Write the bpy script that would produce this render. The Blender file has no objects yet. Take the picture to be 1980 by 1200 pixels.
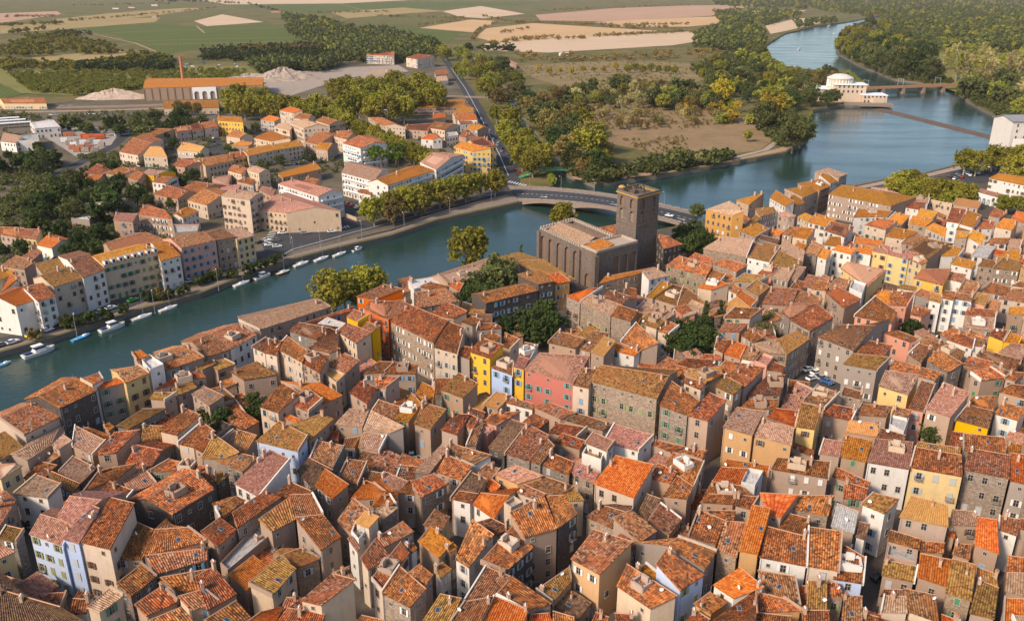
import bpy, math, random
import numpy as np
from mathutils import Vector, Matrix
from mathutils.bvhtree import BVHTree
from mathutils.geometry import delaunay_2d_cdt

rnd = random.Random(7)
scene = bpy.context.scene
col = scene.collection
R = math.radians

# ------------------------------------------------------------------ camera
CAM_H, PITCH, FPX = 116.0, 21.1, 1660.0          # metres, degrees, focal length in photo pixels (1980 wide)
cam_data = bpy.data.cameras.new('camera')
cam_data.sensor_width = 36.0
cam_data.lens = FPX / 1980.0 * 36.0
cam_data.clip_start = 1.0
cam_data.clip_end = 40000.0
cam = bpy.data.objects.new('camera', cam_data)
cam.location = (0, 0, CAM_H)
cam.rotation_euler = (R(90 - PITCH), 0, 0)
col.objects.link(cam)
scene.camera = cam

# ------------------------------------------------------------------ light
SUN_AZ, SUN_EL = (-0.76, -0.65), 38.0             # the sun stands to the left, behind the camera
world = bpy.data.worlds.new('World')
scene.world = world
world.use_nodes = True
wt = world.node_tree
bg = wt.nodes['Background']
sky = wt.nodes.new('ShaderNodeTexSky')
sky.sky_type = 'NISHITA'
sky.sun_disc = False
sky.sun_elevation = R(SUN_EL)
sky.sun_rotation = math.atan2(SUN_AZ[0], SUN_AZ[1])
sky.air_density = 1.0
sky.dust_density = 2.0
sky.ozone_density = 1.5
wt.links.new(sky.outputs[0], bg.inputs[0])
bg.inputs[1].default_value = 0.13
sun_data = bpy.data.lights.new('sun', 'SUN')
sun_data.energy = 2.9
sun_data.angle = R(9.0)
sun_data.color = (1.0, 0.84, 0.66)
sun = bpy.data.objects.new('sun', sun_data)
sv = Vector((SUN_AZ[0], SUN_AZ[1], 0)).normalized() * math.cos(R(SUN_EL)) + Vector((0, 0, math.sin(R(SUN_EL))))
sun.rotation_euler = sv.to_track_quat('Z', 'Y').to_euler()
sun.location = (-200, -100, 300)
col.objects.link(sun)
scene.view_settings.view_transform = 'Standard'
scene.view_settings.look = 'None'
scene.view_settings.gamma = 1.0
scene.view_settings.use_curve_mapping = False
scene.view_settings.exposure = 0.62
scene.cycles.max_bounces = 4
scene.cycles.diffuse_bounces = 2
scene.cycles.glossy_bounces = 2
scene.cycles.transmission_bounces = 2
scene.cycles.transparent_max_bounces = 4

# ------------------------------------------------------------------ survey: a measured point of the photograph at a known height -> a place on the map
CAMP = Vector((0, 0, CAM_H))
_cp, _sp = math.cos(R(PITCH)), math.sin(R(PITCH))

def P(x, y, z=0.0):
    cx, cy = (x - 990.0) / FPX, (600.0 - y) / FPX
    d = Vector((cx, _cp + cy * _sp, -_sp + cy * _cp))
    t = (z - CAM_H) / d.z
    return CAMP + d * t

def PX(p):
    d = Vector(p) - CAMP
    f = d.y * _cp - d.z * _sp
    u = d.y * _sp + d.z * _cp
    return 990.0 + FPX * d.x / f, 600.0 - FPX * u / f

# ------------------------------------------------------------------ object helpers
def link(name, data, parent=None, loc=None):
    o = bpy.data.objects.new(name, data)
    col.objects.link(o)
    if parent is not None:
        o.parent = parent
    if loc is not None:
        o.location = loc
    return o

def tag(o, label=None, cat=None, group=None, kind=None):
    if label: o['label'] = label
    if cat: o['category'] = cat
    if group: o['group'] = group
    if kind: o['kind'] = kind
    return o

def empty(name, loc, rz=0.0):
    o = link(name, None, None, loc)
    o.rotation_euler = (0, 0, rz)
    o.empty_display_size = 0.5
    return o

def copy_tree(o, parent=None):
    c = o.copy()
    col.objects.link(c)
    c.parent = parent
    for ch in list(o.children):
        copy_tree(ch, c)
    return c

class MB:
    """collects faces; build() makes one mesh"""
    def __init__(s):
        s.v, s.f, s.m, s.uv = [], [], [], {}
    def poly(s, pts, mat=0, uv=None):
        n = len(s.v)
        s.v.extend([tuple(p) for p in pts])
        s.f.append(tuple(range(n, n + len(pts))))
        s.m.append(mat)
        if uv: s.uv[len(s.f) - 1] = uv
        return s
    def box(s, c, d, mat=0, rz=0.0, taper=1.0):
        hx, hy, hz = d[0] / 2, d[1] / 2, d[2] / 2
        ca, sa = math.cos(rz), math.sin(rz)
        q = []
        for z, k in ((-hz, 1.0), (hz, taper)):
            for x, y in ((-hx, -hy), (hx, -hy), (hx, hy), (-hx, hy)):
                x *= k; y *= k
                q.append((c[0] + x * ca - y * sa, c[1] + x * sa + y * ca, c[2] + z))
        n = len(s.v)
        s.v += q
        for f in ((0, 3, 2, 1), (4, 5, 6, 7), (0, 1, 5, 4), (1, 2, 6, 5), (2, 3, 7, 6), (3, 0, 4, 7)):
            s.f.append(tuple(n + i for i in f)); s.m.append(mat)
        return s
    def prism(s, ring, z0, z1, mat=0, top=True, bottom=False, topmat=None):
        a = sum(ring[i][0] * ring[(i + 1) % len(ring)][1] - ring[(i + 1) % len(ring)][0] * ring[i][1] for i in range(len(ring)))
        if a < 0: ring = ring[::-1]
        n = len(s.v); k = len(ring)
        s.v += [(p[0], p[1], z0) for p in ring] + [(p[0], p[1], z1) for p in ring]
        for i in range(k):
            j = (i + 1) % k
            s.f.append((n + i, n + j, n + k + j, n + k + i)); s.m.append(mat)
        if top:
            s.f.append(tuple(n + k + i for i in range(k))); s.m.append(mat if topmat is None else topmat)
        if bottom:
            s.f.append(tuple(n + i for i in reversed(range(k)))); s.m.append(mat)
        return s
    def tube(s, a, b, r0, r1=None, n=8, mat=0, cap=True):
        a, b = Vector(a), Vector(b)
        r1 = r0 if r1 is None else r1
        d = (b - a).normalized()
        u = d.orthogonal().normalized(); w = d.cross(u)
        k = len(s.v)
        for c, r in ((a, r0), (b, r1)):
            for i in range(n):
                t = 2 * math.pi * i / n
                s.v.append(tuple(c + (u * math.cos(t) + w * math.sin(t)) * r))
        for i in range(n):
            j = (i + 1) % n
            s.f.append((k + i, k + j, k + n + j, k + n + i)); s.m.append(mat)
        if cap:
            s.f.append(tuple(k + n + i for i in range(n))); s.m.append(mat)
            s.f.append(tuple(k + i for i in reversed(range(n)))); s.m.append(mat)
        return s
    def lathe(s, prof, n=16, mat=0, c=(0, 0)):
        k = len(s.v); m = len(prof)
        for r, z in prof:
            for i in range(n):
                t = 2 * math.pi * i / n
                s.v.append((c[0] + r * math.cos(t), c[1] + r * math.sin(t), z))
        for j in range(m - 1):
            for i in range(n):
                i2 = (i + 1) % n
                s.f.append((k + j * n + i, k + j * n + i2, k + (j + 1) * n + i2, k + (j + 1) * n + i)); s.m.append(mat)
        return s
    def mesh(s, name, mats, off=None):
        me = bpy.data.meshes.new(name)
        v = s.v if off is None else [(p[0] - off[0], p[1] - off[1], p[2] - off[2]) for p in s.v]
        me.from_pydata(v, [], s.f)
        for mt in (mats if isinstance(mats, (list, tuple)) else [mats]):
            me.materials.append(mt)
        if any(s.m):
            me.polygons.foreach_set('material_index', s.m)
        if s.uv:
            lay = me.uv_layers.new(name='UVMap')
            for fi, uv in s.uv.items():
                pl = me.polygons[fi]
                for li, t in zip(pl.loop_indices, uv):
                    lay.data[li].uv = t
        me.update()
        return me
    def build(s, name, mats, parent=None, off=None):
        return link(name, s.mesh(name, mats, off), parent)

# ------------------------------------------------------------------ materials
def new_mat(name):
    m = bpy.data.materials.new(name)
    m.use_nodes = True
    nt = m.node_tree
    return m, nt, nt.nodes['Principled BSDF']

def N(nt, typ, **kw):
    n = nt.nodes.new(typ)
    for k, v in kw.items():
        setattr(n, k, v)
    return n

def ramp(nt, stops, interp='LINEAR'):
    r = N(nt, 'ShaderNodeValToRGB')
    r.color_ramp.interpolation = interp
    el = r.color_ramp.elements
    while len(el) < len(stops): el.new(0.5)
    for e, (p, c) in zip(el, stops):
        e.position = p
        e.color = (c[0], c[1], c[2], 1)
    return r

def mixc(nt, a, b, fac, mode='MIX'):
    m = N(nt, 'ShaderNodeMix', data_type='RGBA', blend_type=mode)
    m.clamp_factor = True
    for sock, val in ((m.inputs[0], fac), (m.inputs[6], a), (m.inputs[7], b)):
        if isinstance(val, (int, float)): sock.default_value = val
        elif isinstance(val, tuple): sock.default_value = (val[0], val[1], val[2], 1)
        else: nt.links.new(val, sock)
    return m.outputs[2]

def math_n(nt, op, a, b=None, c=None):
    m = N(nt, 'ShaderNodeMath', operation=op)
    for i, v in enumerate((a, b, c)):
        if v is None: continue
        if isinstance(v, (int, float)): m.inputs[i].default_value = v
        else: nt.links.new(v, m.inputs[i])
    return m.outputs[0]

def noise(nt, vec, scale, detail=3.0, rough=0.6):
    n = N(nt, 'ShaderNodeTexNoise')
    n.inputs['Scale'].default_value = scale
    n.inputs['Detail'].default_value = detail
    n.inputs['Roughness'].default_value = rough
    if vec is not None: nt.links.new(vec, n.inputs['Vector'])
    return n.outputs[0]

def obj_random(nt):
    return N(nt, 'ShaderNodeObjectInfo').outputs['Random']

def world_pos(nt):
    return N(nt, 'ShaderNodeNewGeometry').outputs['Position']

def roof_mat(name, cols, patch, patch_amt=0.5, stripe=0.5):
    """canal tiles: columns and courses of tiles with their own colours, lichen patches, corrugation as relief"""
    m, nt, bs = new_mat(name)
    uv = N(nt, 'ShaderNodeUVMap').outputs[0]
    sep = N(nt, 'ShaderNodeSeparateXYZ'); nt.links.new(uv, sep.inputs[0])
    u, v = sep.outputs[0], sep.outputs[1]
    rn = obj_random(nt)
    cu = math_n(nt, 'FLOOR', math_n(nt, 'DIVIDE', u, 0.4))
    cv = math_n(nt, 'FLOOR', math_n(nt, 'ADD', math_n(nt, 'DIVIDE', v, 0.42), math_n(nt, 'MULTIPLY', math_n(nt, 'FRACT', math_n(nt, 'MULTIPLY', cu, 0.37)), 1.0)))
    cmb = N(nt, 'ShaderNodeCombineXYZ')
    nt.links.new(cu, cmb.inputs[0]); nt.links.new(cv, cmb.inputs[1]); nt.links.new(rn, cmb.inputs[2])
    wn = N(nt, 'ShaderNodeTexWhiteNoise', noise_dimensions='3D')
    nt.links.new(cmb.outputs[0], wn.inputs['Vector'])
    n1 = noise(nt, world_pos(nt), 1.1, 5.0, 0.8)
    mpu = N(nt, 'ShaderNodeMapping'); mpu.inputs['Scale'].default_value = (1.0, 0.55, 1.0)
    nt.links.new(uv, mpu.inputs[0])
    n2 = noise(nt, mpu.outputs[0], 0.42, 4.0, 0.7)
    fac = math_n(nt, 'ADD', math_n(nt, 'MULTIPLY', wn.outputs[0], 0.75), math_n(nt, 'MULTIPLY', math_n(nt, 'SUBTRACT', n1, 0.25), 1.0))
    fac = math_n(nt, 'SUBTRACT', fac, 0.12)
    k = len(cols)
    rp = ramp(nt, [((i + 0.5) / k, c) for i, c in enumerate(cols)])
    nt.links.new(fac, rp.inputs[0])
    pf = N(nt, 'ShaderNodeMapRange'); pf.inputs[1].default_value = 0.47; pf.inputs[2].default_value = 0.60
    nt.links.new(n2, pf.inputs[0])
    c = mixc(nt, rp.outputs[0], patch, math_n(nt, 'MULTIPLY', pf.outputs[0], patch_amt))
    hv = N(nt, 'ShaderNodeHueSaturation')
    nt.links.new(math_n(nt, 'ADD', math_n(nt, 'MULTIPLY', rn, 0.018), 0.491), hv.inputs['Hue'])
    nt.links.new(math_n(nt, 'ADD', math_n(nt, 'MULTIPLY', math_n(nt, 'FRACT', math_n(nt, 'MULTIPLY', rn, 7.3)), 0.62), 0.70), hv.inputs['Value'])
    hv.inputs['Saturation'].default_value = 1.02
    nt.links.new(c, hv.inputs['Color'])
    nt.links.new(hv.outputs[0], bs.inputs['Base Color'])
    bs.inputs['Roughness'].default_value = 0.9
    bs.inputs['Specular IOR Level'].default_value = 0.2
    wv = math_n(nt, 'ABSOLUTE', math_n(nt, 'SINE', math_n(nt, 'MULTIPLY', u, math.pi / 0.4)))
    wv = math_n(nt, 'ADD', wv, math_n(nt, 'MULTIPLY', wn.outputs[0], 0.5))
    bp = N(nt, 'ShaderNodeBump'); bp.inputs['Strength'].default_value = stripe; bp.inputs['Distance'].default_value = 0.12
    nt.links.new(wv, bp.inputs['Height']); nt.links.new(bp.outputs[0], bs.inputs['Normal'])
    return m

def wall_mat(name, c, stain=(0.25, 0.2, 0.15), amt=0.45, stone=0.0):
    m, nt, bs = new_mat(name)
    pos = world_pos(nt)
    mp = N(nt, 'ShaderNodeMapping'); mp.inputs['Scale'].default_value = (1.0, 1.0, 0.35)
    nt.links.new(pos, mp.inputs[0])
    n1 = noise(nt, mp.outputs[0], 0.7, 4.0, 0.7)
    pf = N(nt, 'ShaderNodeMapRange'); pf.inputs[1].default_value = 0.45; pf.inputs[2].default_value = 0.75
    nt.links.new(n1, pf.inputs[0])
    base = mixc(nt, tuple(x * 1.06 for x in c), tuple(x * 0.86 for x in c), noise(nt, pos, 2.3, 3.0))
    if stone > 0:
        vo = N(nt, 'ShaderNodeTexVoronoi'); vo.inputs['Scale'].default_value = 2.2
        mp2 = N(nt, 'ShaderNodeMapping'); mp2.inputs['Scale'].default_value = (1, 1, 1.5)
        nt.links.new(pos, mp2.inputs[0]); nt.links.new(mp2.outputs[0], vo.inputs['Vector'])
        sp = N(nt, 'ShaderNodeSeparateColor'); nt.links.new(vo.outputs['Color'], sp.inputs[0])
        rp = ramp(nt, [(0.0, tuple(x * 0.55 for x in c)), (0.5, c), (1.0, tuple(min(1, x * 1.6) for x in c))])
        nt.links.new(sp.outputs[0], rp.inputs[0])
        base = mixc(nt, base, rp.outputs[0], stone)
    cc = mixc(nt, base, stain, math_n(nt, 'MULTIPLY', pf.outputs[0], amt))
    hv = N(nt, 'ShaderNodeHueSaturation')
    rn = obj_random(nt)
    nt.links.new(math_n(nt, 'ADD', math_n(nt, 'MULTIPLY', rn, 0.22), 0.89), hv.inputs['Value'])
    nt.links.new(math_n(nt, 'ADD', math_n(nt, 'MULTIPLY', math_n(nt, 'FRACT', math_n(nt, 'MULTIPLY', rn, 5.1)), 0.3), 0.85), hv.inputs['Saturation'])
    nt.links.new(cc, hv.inputs['Color'])
    nt.links.new(hv.outputs[0], bs.inputs['Base Color'])
    bs.inputs['Roughness'].default_value = 0.92
    bs.inputs['Specular IOR Level'].default_value = 0.15
    bp = N(nt, 'ShaderNodeBump'); bp.inputs['Strength'].default_value = 0.35; bp.inputs['Distance'].default_value = 0.08
    nt.links.new(noise(nt, pos, 4.0, 3.0), bp.inputs['Height']); nt.links.new(bp.outputs[0], bs.inputs['Normal'])
    return m

def plain(name, c, rough=0.7, var=0.12, scale=1.5, metal=0.0, spec=0.3):
    m, nt, bs = new_mat(name)
    cc = mixc(nt, tuple(min(1, x * (1 + var)) for x in c), tuple(x * (1 - var) for x in c), noise(nt, world_pos(nt), scale, 3.0))
    nt.links.new(cc, bs.inputs['Base Color'])
    bs.inputs['Roughness'].default_value = rough
    bs.inputs['Metallic'].default_value = metal
    bs.inputs['Specular IOR Level'].default_value = spec
    return m

def ground_mat(name, cols, s1=0.05, s2=0.6, rough=0.95, rows=None):
    m, nt, bs = new_mat(name)
    pos = world_pos(nt)
    f = math_n(nt, 'ADD', math_n(nt, 'MULTIPLY', noise(nt, pos, s1, 5.0, 0.65), 0.75), math_n(nt, 'MULTIPLY', noise(nt, pos, s2, 4.0, 0.7), 0.45))
    f = math_n(nt, 'SUBTRACT', f, 0.1)
    rp = ramp(nt, [(0.25 + 0.5 * i / (len(cols) - 1), c) for i, c in enumerate(cols)])
    nt.links.new(f, rp.inputs[0])
    out = rp.outputs[0]
    if rows:
        ang, per, cdark, amt = rows
        sp = N(nt, 'ShaderNodeSeparateXYZ'); nt.links.new(pos, sp.inputs[0])
        t = math_n(nt, 'ADD', math_n(nt, 'MULTIPLY', sp.outputs[0], math.cos(ang) * 6.283 / per), math_n(nt, 'MULTIPLY', sp.outputs[1], math.sin(ang) * 6.283 / per))
        w = math_n(nt, 'ADD', math_n(nt, 'MULTIPLY', math_n(nt, 'SINE', t), 0.5), 0.5)
        out = mixc(nt, out, cdark, math_n(nt, 'MULTIPLY', w, amt))
    nt.links.new(out, bs.inputs['Base Color'])
    bs.inputs['Roughness'].default_value = rough
    bs.inputs['Specular IOR Level'].default_value = 0.1
    return m

def leaf_mat(name, ca, cb, trans=0.25):
    m, nt, bs = new_mat(name)
    rn = obj_random(nt)
    n = noise(nt, world_pos(nt), 0.5, 3.0, 0.7)
    c = mixc(nt, ca, cb, math_n(nt, 'MULTIPLY', math_n(nt, 'SUBTRACT', n, 0.25), 1.8))
    hv = N(nt, 'ShaderNodeHueSaturation')
    nt.links.new(math_n(nt, 'ADD', math_n(nt, 'MULTIPLY', rn, 0.03), 0.485), hv.inputs['Hue'])
    nt.links.new(math_n(nt, 'ADD', math_n(nt, 'MULTIPLY', math_n(nt, 'FRACT', math_n(nt, 'MULTIPLY', rn, 3.7)), 0.6), 0.72), hv.inputs['Value'])
    nt.links.new(c, hv.inputs['Color'])
    nt.links.new(hv.outputs[0], bs.inputs['Base Color'])
    bs.inputs['Roughness'].default_value = 0.75
    bs.inputs['Specular IOR Level'].default_value = 0.15
    tr = N(nt, 'ShaderNodeBsdfTranslucent'); nt.links.new(hv.outputs[0], tr.inputs[0])
    mx = N(nt, 'ShaderNodeMixShader'); mx.inputs[0].default_value = trans
    nt.links.new(bs.outputs[0], mx.inputs[1]); nt.links.new(tr.outputs[0], mx.inputs[2])
    nt.links.new(mx.outputs[0], nt.nodes['Material Output'].inputs[0])
    return m

ROOF = {
 'o': roof_mat('roof_orange_mixed', [(0.060,0.026,0.017),(0.224,0.069,0.028),(0.378,0.103,0.028),(0.430,0.146,0.047),(0.447,0.232,0.112)], (0.129,0.062,0.034), 0.75),
 'b': roof_mat('roof_brown_weathered', [(0.052,0.028,0.019),(0.146,0.069,0.039),(0.249,0.107,0.052),(0.310,0.150,0.077),(0.370,0.232,0.142)], (0.361,0.107,0.030), 0.55),
 't': roof_mat('roof_tan', [(0.206,0.112,0.073),(0.344,0.202,0.129),(0.404,0.249,0.163),(0.473,0.327,0.232)], (0.361,0.189,0.077), 0.35),
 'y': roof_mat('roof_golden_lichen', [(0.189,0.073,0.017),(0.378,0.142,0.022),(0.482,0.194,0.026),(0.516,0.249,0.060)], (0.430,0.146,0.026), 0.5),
 'r': roof_mat('roof_bright_terracotta', [(0.310,0.065,0.017),(0.447,0.103,0.022),(0.499,0.138,0.026),(0.516,0.206,0.069)], (0.387,0.086,0.026), 0.3),
 'p': roof_mat('roof_pink_terracotta', [(0.189,0.086,0.065),(0.310,0.138,0.095),(0.370,0.172,0.120),(0.447,0.258,0.189)], (0.344,0.146,0.086), 0.4, 0.35),
 'k': roof_mat('roof_dark_brown', [(0.060,0.034,0.026),(0.112,0.060,0.039),(0.163,0.086,0.052),(0.215,0.138,0.086)], (0.224,0.120,0.043), 0.4),
 'g': roof_mat('roof_ochre_lichen', [(0.086,0.045,0.021),(0.206,0.103,0.033),(0.310,0.159,0.043),(0.361,0.206,0.077)], (0.292,0.112,0.039), 0.6),
 'a': roof_mat('roof_apricot', [(0.396,0.189,0.069),(0.482,0.241,0.077),(0.516,0.267,0.095)], (0.447,0.206,0.069), 0.3, 0.2),
 'w': roof_mat('roof_pale_concrete', [(0.344,0.310,0.284),(0.447,0.413,0.387),(0.516,0.490,0.464)], (0.310,0.258,0.224), 0.4, 0.1),
}
ROOF_WORD = {'o': 'mottled orange', 'b': 'weathered brown', 't': 'tan', 'y': 'golden yellow', 'r': 'bright terracotta', 'p': 'dull pink',
             'k': 'dark brown', 'g': 'ochre lichened', 'a': 'apricot', 'w': 'pale grey'}
WALL = {
 'B': wall_mat('wall_beige', (0.40,0.275,0.20)), 'C': wall_mat('wall_cream', (0.57,0.435,0.32), amt=0.3), 'W': wall_mat('wall_white', (0.66,0.61,0.55), amt=0.25),
 'S': wall_mat('wall_grey_stone', (0.20,0.165,0.14), stone=0.6), 'T': wall_mat('wall_brown_stone', (0.28,0.205,0.15), stone=0.6),
 'Y': wall_mat('wall_yellow', (0.72,0.40,0.04), (0.6,0.35,0.08), 0.3), 'L': wall_mat('wall_light_blue', (0.42,0.50,0.68), (0.4,0.42,0.5), 0.3),
 'P': wall_mat('wall_salmon', (0.60,0.27,0.18), (0.5,0.28,0.2), 0.3), 'R': wall_mat('wall_red', (0.44,0.10,0.06), (0.36,0.1,0.07), 0.3),
 'O': wall_mat('wall_ochre', (0.55,0.31,0.13), amt=0.3), 'G': wall_mat('wall_grey_render', (0.31,0.25,0.21)), 'D': wall_mat('wall_dark_basalt', (0.10,0.08,0.07), (0.06,0.05,0.045), 0.4, stone=0.5),
 'E': wall_mat('wall_pale_yellow', (0.65,0.47,0.22), amt=0.3), 'A': wall_mat('wall_orange_red', (0.60,0.14,0.03), (0.45,0.13,0.05), 0.35),
}
WALL_WORD = {'B': 'beige', 'C': 'cream', 'W': 'white', 'S': 'grey stone', 'T': 'brown stone', 'Y': 'bright yellow', 'L': 'light blue', 'P': 'salmon pink',
             'R': 'brick red', 'O': 'ochre', 'G': 'grey rendered', 'D': 'dark stone', 'E': 'pale yellow', 'A': 'orange red'}
M = {
 'ridge': plain('ridge_tile', (0.42,0.22,0.13), 0.9, 0.3, 3.0), 'frame': plain('window_frame', (0.40,0.345,0.285), 0.7), 'frame_brown': plain('window_frame_brown', (0.26,0.18,0.12), 0.7),
 'chim': plain('chimney_render', (0.44,0.30,0.21), 0.9, 0.3, 2.0), 'metal': plain('grey_metal', (0.35,0.35,0.36), 0.5, metal=0.3), 'white': plain('white_paint', (0.78,0.77,0.75), 0.5),
 'iron': plain('dark_iron', (0.03,0.03,0.032), 0.6), 'tyre': plain('tyre', (0.015,0.015,0.016), 0.8), 'concrete': plain('concrete', (0.33,0.28,0.24), 0.9, 0.2, 0.6),
 'stone': plain('quay_stone', (0.23,0.175,0.135), 0.95, 0.25, 0.5), 'darkstone': plain('dark_quay_stone', (0.15,0.125,0.105), 0.95, 0.35, 0.8),
 'asphalt': ground_mat('asphalt', [(0.045,0.045,0.05),(0.075,0.072,0.074)], 0.1, 1.0), 'paint': plain('road_paint', (0.75,0.74,0.70), 0.8),
 'paving': ground_mat('old_town_paving', [(0.07,0.055,0.045),(0.13,0.105,0.085)], 0.1, 0.8), 'suburb': ground_mat('suburb_ground', [(0.06,0.055,0.03),(0.13,0.105,0.07),(0.20,0.16,0.12)], 0.03, 0.4),
 'bark': plain('bark', (0.16,0.13,0.10), 0.95, 0.3, 3.0), 'palebark': plain('plane_bark', (0.34,0.29,0.22), 0.95, 0.35, 2.0),
 'rail': ground_mat('railway_ballast', [(0.20,0.13,0.085),(0.32,0.22,0.155)], 0.1, 0.8), 'orange_metal': plain('weathered_bridge_metal', (0.36,0.19,0.10), 0.8),
 'green_metal': plain('green_painted_metal', (0.10,0.30,0.14), 0.6), 'brick': plain('brick', (0.42,0.16,0.08), 0.9, 0.2, 1.0), 'solar': plain('solar_panel', (0.045,0.055,0.075), 0.25),
 'soil': ground_mat('bare_soil', [(0.30,0.20,0.12),(0.42,0.29,0.19)], 0.05, 0.5), 'gravel': ground_mat('gravel', [(0.26,0.20,0.155),(0.40,0.32,0.26)], 0.15, 0.8),
 'redplastic': plain('orange_plastic', (0.55,0.12,0.03), 0.5),
}
def glass_mat():
    m, nt, bs = new_mat('window_glass')
    bs.inputs['Base Color'].default_value = (0.025, 0.028, 0.032, 1)
    bs.inputs['Roughness'].default_value = 0.12
    bs.inputs['Specular IOR Level'].default_value = 0.5
    return m
M['glass'] = glass_mat()
SHUT = {'green': plain('shutter_green', (0.07,0.22,0.11), 0.6), 'blue': plain('shutter_blue', (0.16,0.34,0.52), 0.6), 'grey': plain('shutter_grey', (0.42,0.43,0.44), 0.6),
        'brown': plain('shutter_brown', (0.17,0.085,0.05), 0.6), 'white': plain('shutter_white', (0.68,0.66,0.62), 0.6), 'teal': plain('shutter_teal', (0.09,0.30,0.28), 0.6),
        'olive': plain('shutter_olive', (0.24,0.28,0.12), 0.6)}
def water_mat():
    m, nt, bs = new_mat('river_water')
    pos = world_pos(nt)
    c = mixc(nt, (0.012, 0.036, 0.029), (0.022, 0.048, 0.040), noise(nt, pos, 0.02, 3.0))
    nt.links.new(c, bs.inputs['Base Color'])
    wr = N(nt, 'ShaderNodeMapRange'); wr.inputs[1].default_value = 0.35; wr.inputs[2].default_value = 0.68; wr.inputs[3].default_value = 0.10; wr.inputs[4].default_value = 0.24
    mw = N(nt, 'ShaderNodeMapping'); mw.inputs['Rotation'].default_value = (0, 0, 0.5); mw.inputs['Scale'].default_value = (0.35, 1.4, 1)
    nt.links.new(pos, mw.inputs[0])
    nt.links.new(noise(nt, mw.outputs[0], 0.03, 4.0, 0.6), wr.inputs[0]); nt.links.new(wr.outputs[0], bs.inputs['Roughness'])
    bs.inputs['IOR'].default_value = 1.33
    mp = N(nt, 'ShaderNodeMapping'); mp.inputs['Rotation'].default_value = (0, 0, 0.6); mp.inputs['Scale'].default_value = (0.5, 1.6, 1)
    nt.links.new(pos, mp.inputs[0])
    h = math_n(nt, 'ADD', noise(nt, mp.outputs[0], 0.55, 3.0, 0.6), math_n(nt, 'MULTIPLY', noise(nt, pos, 0.06, 2.0), 1.5))
    bp = N(nt, 'ShaderNodeBump'); bp.inputs['Strength'].default_value = 0.16; bp.inputs['Distance'].default_value = 0.5
    nt.links.new(h, bp.inputs['Height']); nt.links.new(bp.outputs[0], bs.inputs['Normal'])
    return m
M['water'] = water_mat()

ORD = 'first second third fourth fifth sixth seventh eighth ninth tenth eleventh twelfth thirteenth fourteenth fifteenth sixteenth seventeenth eighteenth nineteenth twentieth'.split()
def ordinal(i, n=None):
    if i < 20: return ORD[i]
    tens = {2: 'twenty', 3: 'thirty', 4: 'forty', 5: 'fifty'}
    t, u = divmod(i + 1, 10)
    return tens[t] + '-' + ORD[u - 1] if u else {3: 'thirtieth', 4: 'fortieth', 5: 'fiftieth'}.get(t, 'last')
# ================================================================== THE SETTING
WATER_Z = -2.2
RIVER = [(-300,780),(-150,735),(0,693),(110,661),(263,610),(387,577),(467,545),(567,510),(660,486),(757,463),(847,433),(1030,393),
         (1072,362),(1056,312),(1010,257),(988,217),(972,182),(950,160),(962,158),(985,178),(1000,210),(1022,248),(1078,305),(1098,345),
         (1150,364),(1207,355),(1320,338),(1430,317),(1520,300),(1558,277),(1563,233),(1572,217),(1620,209),(1690,207),(1699,195),(1680,172),
         (1640,140),(1527,137),(1492,117),(1480,90),(1517,67),(1580,52),(1633,45),(1700,33),
         (1702,36),(1645,52),(1613,80),(1620,107),(1670,133),(1730,157),(1843,172),(1870,200),(1937,236),(2060,262),
         (2060,285),(1940,276),(1900,298),(1853,317),(1787,333),(1713,345),(1657,355),(1590,364),(1500,392),(1340,430),(1180,462),(1040,508),(900,540),
         (800,570),(640,618),(461,668),(250,748),(0,852),(-150,915),(-300,980)]
river_xy = [P(x, y, WATER_Z if i < 54 else 0.0).to_2d() for i, (x, y) in enumerate(RIVER)]   # far banks are measured at the waterline

def rough_banks(xy):
    """the natural banks wander; the built quays stay straight"""
    out = []
    rb = random.Random(3)
    for i, p in enumerate(xy):
        out.append(p)
        if 12 <= i < 52:
            q = xy[i + 1]; d = q - p; L = d.length; n = Vector((-d.y, d.x)) / max(L, .1)
            k = min(8, int(L / 9))
            for j in range(1, k + 1):
                out.append(p + d * (j / (k + 1)) + n * rb.uniform(-1.6, 1.6))
    return out
river_xy = rough_banks(river_xy)

def in_poly(p, poly):
    x, y = p[0], p[1]
    c = False
    j = len(poly) - 1
    for i in range(len(poly)):
        xi, yi = poly[i][0], poly[i][1]; xj, yj = poly[j][0], poly[j][1]
        if (yi > y) != (yj > y) and x < (xj - xi) * (y - yi) / (yj - yi) + xi:
            c = not c
        j = i
    return c

def make_ground():
    outer = [Vector((-8400, -90)), Vector((8400, -90)), Vector((8400, 15600)), Vector((-8400, 15600))]
    grid = [Vector((x, y)) for x in range(-8000, 8001, 2000) for y in range(500, 15001, 2000)]
    vs = outer + river_xy + grid
    k = len(river_xy)
    ed = [(0, 1), (1, 2), (2, 3), (3, 0)] + [(4 + i, 4 + (i + 1) % k) for i in range(k)]
    res = delaunay_2d_cdt(vs, ed, [], 0, 1e-4)
    v2, faces = res[0], res[2]
    b = MB()
    b.v = [(p.x, p.y, 0.0) for p in v2]
    for f in faces:
        c = sum((v2[i] for i in f), Vector((0, 0))) / len(f)
        if not in_poly(c, river_xy):
            b.f.append(tuple(f)); b.m.append(0)
    for i in range(k):                                    # the banks go down below the water
        a, c = river_xy[i], river_xy[(i + 1) % k]
        n = len(b.v)
        b.v += [(a.x, a.y, 0), (c.x, c.y, 0), (c.x, c.y, -6), (a.x, a.y, -6)]
        b.f.append((n, n + 1, n + 2, n + 3)); b.m.append(1)
    g = b.build('ground', [ground_mat('dry_plain', [(0.05,0.055,0.016),(0.09,0.09,0.028),(0.17,0.13,0.05),(0.12,0.11,0.035)], 0.012, 0.15), M['darkstone']])
    tag(g, kind='structure')
make_ground()
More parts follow.
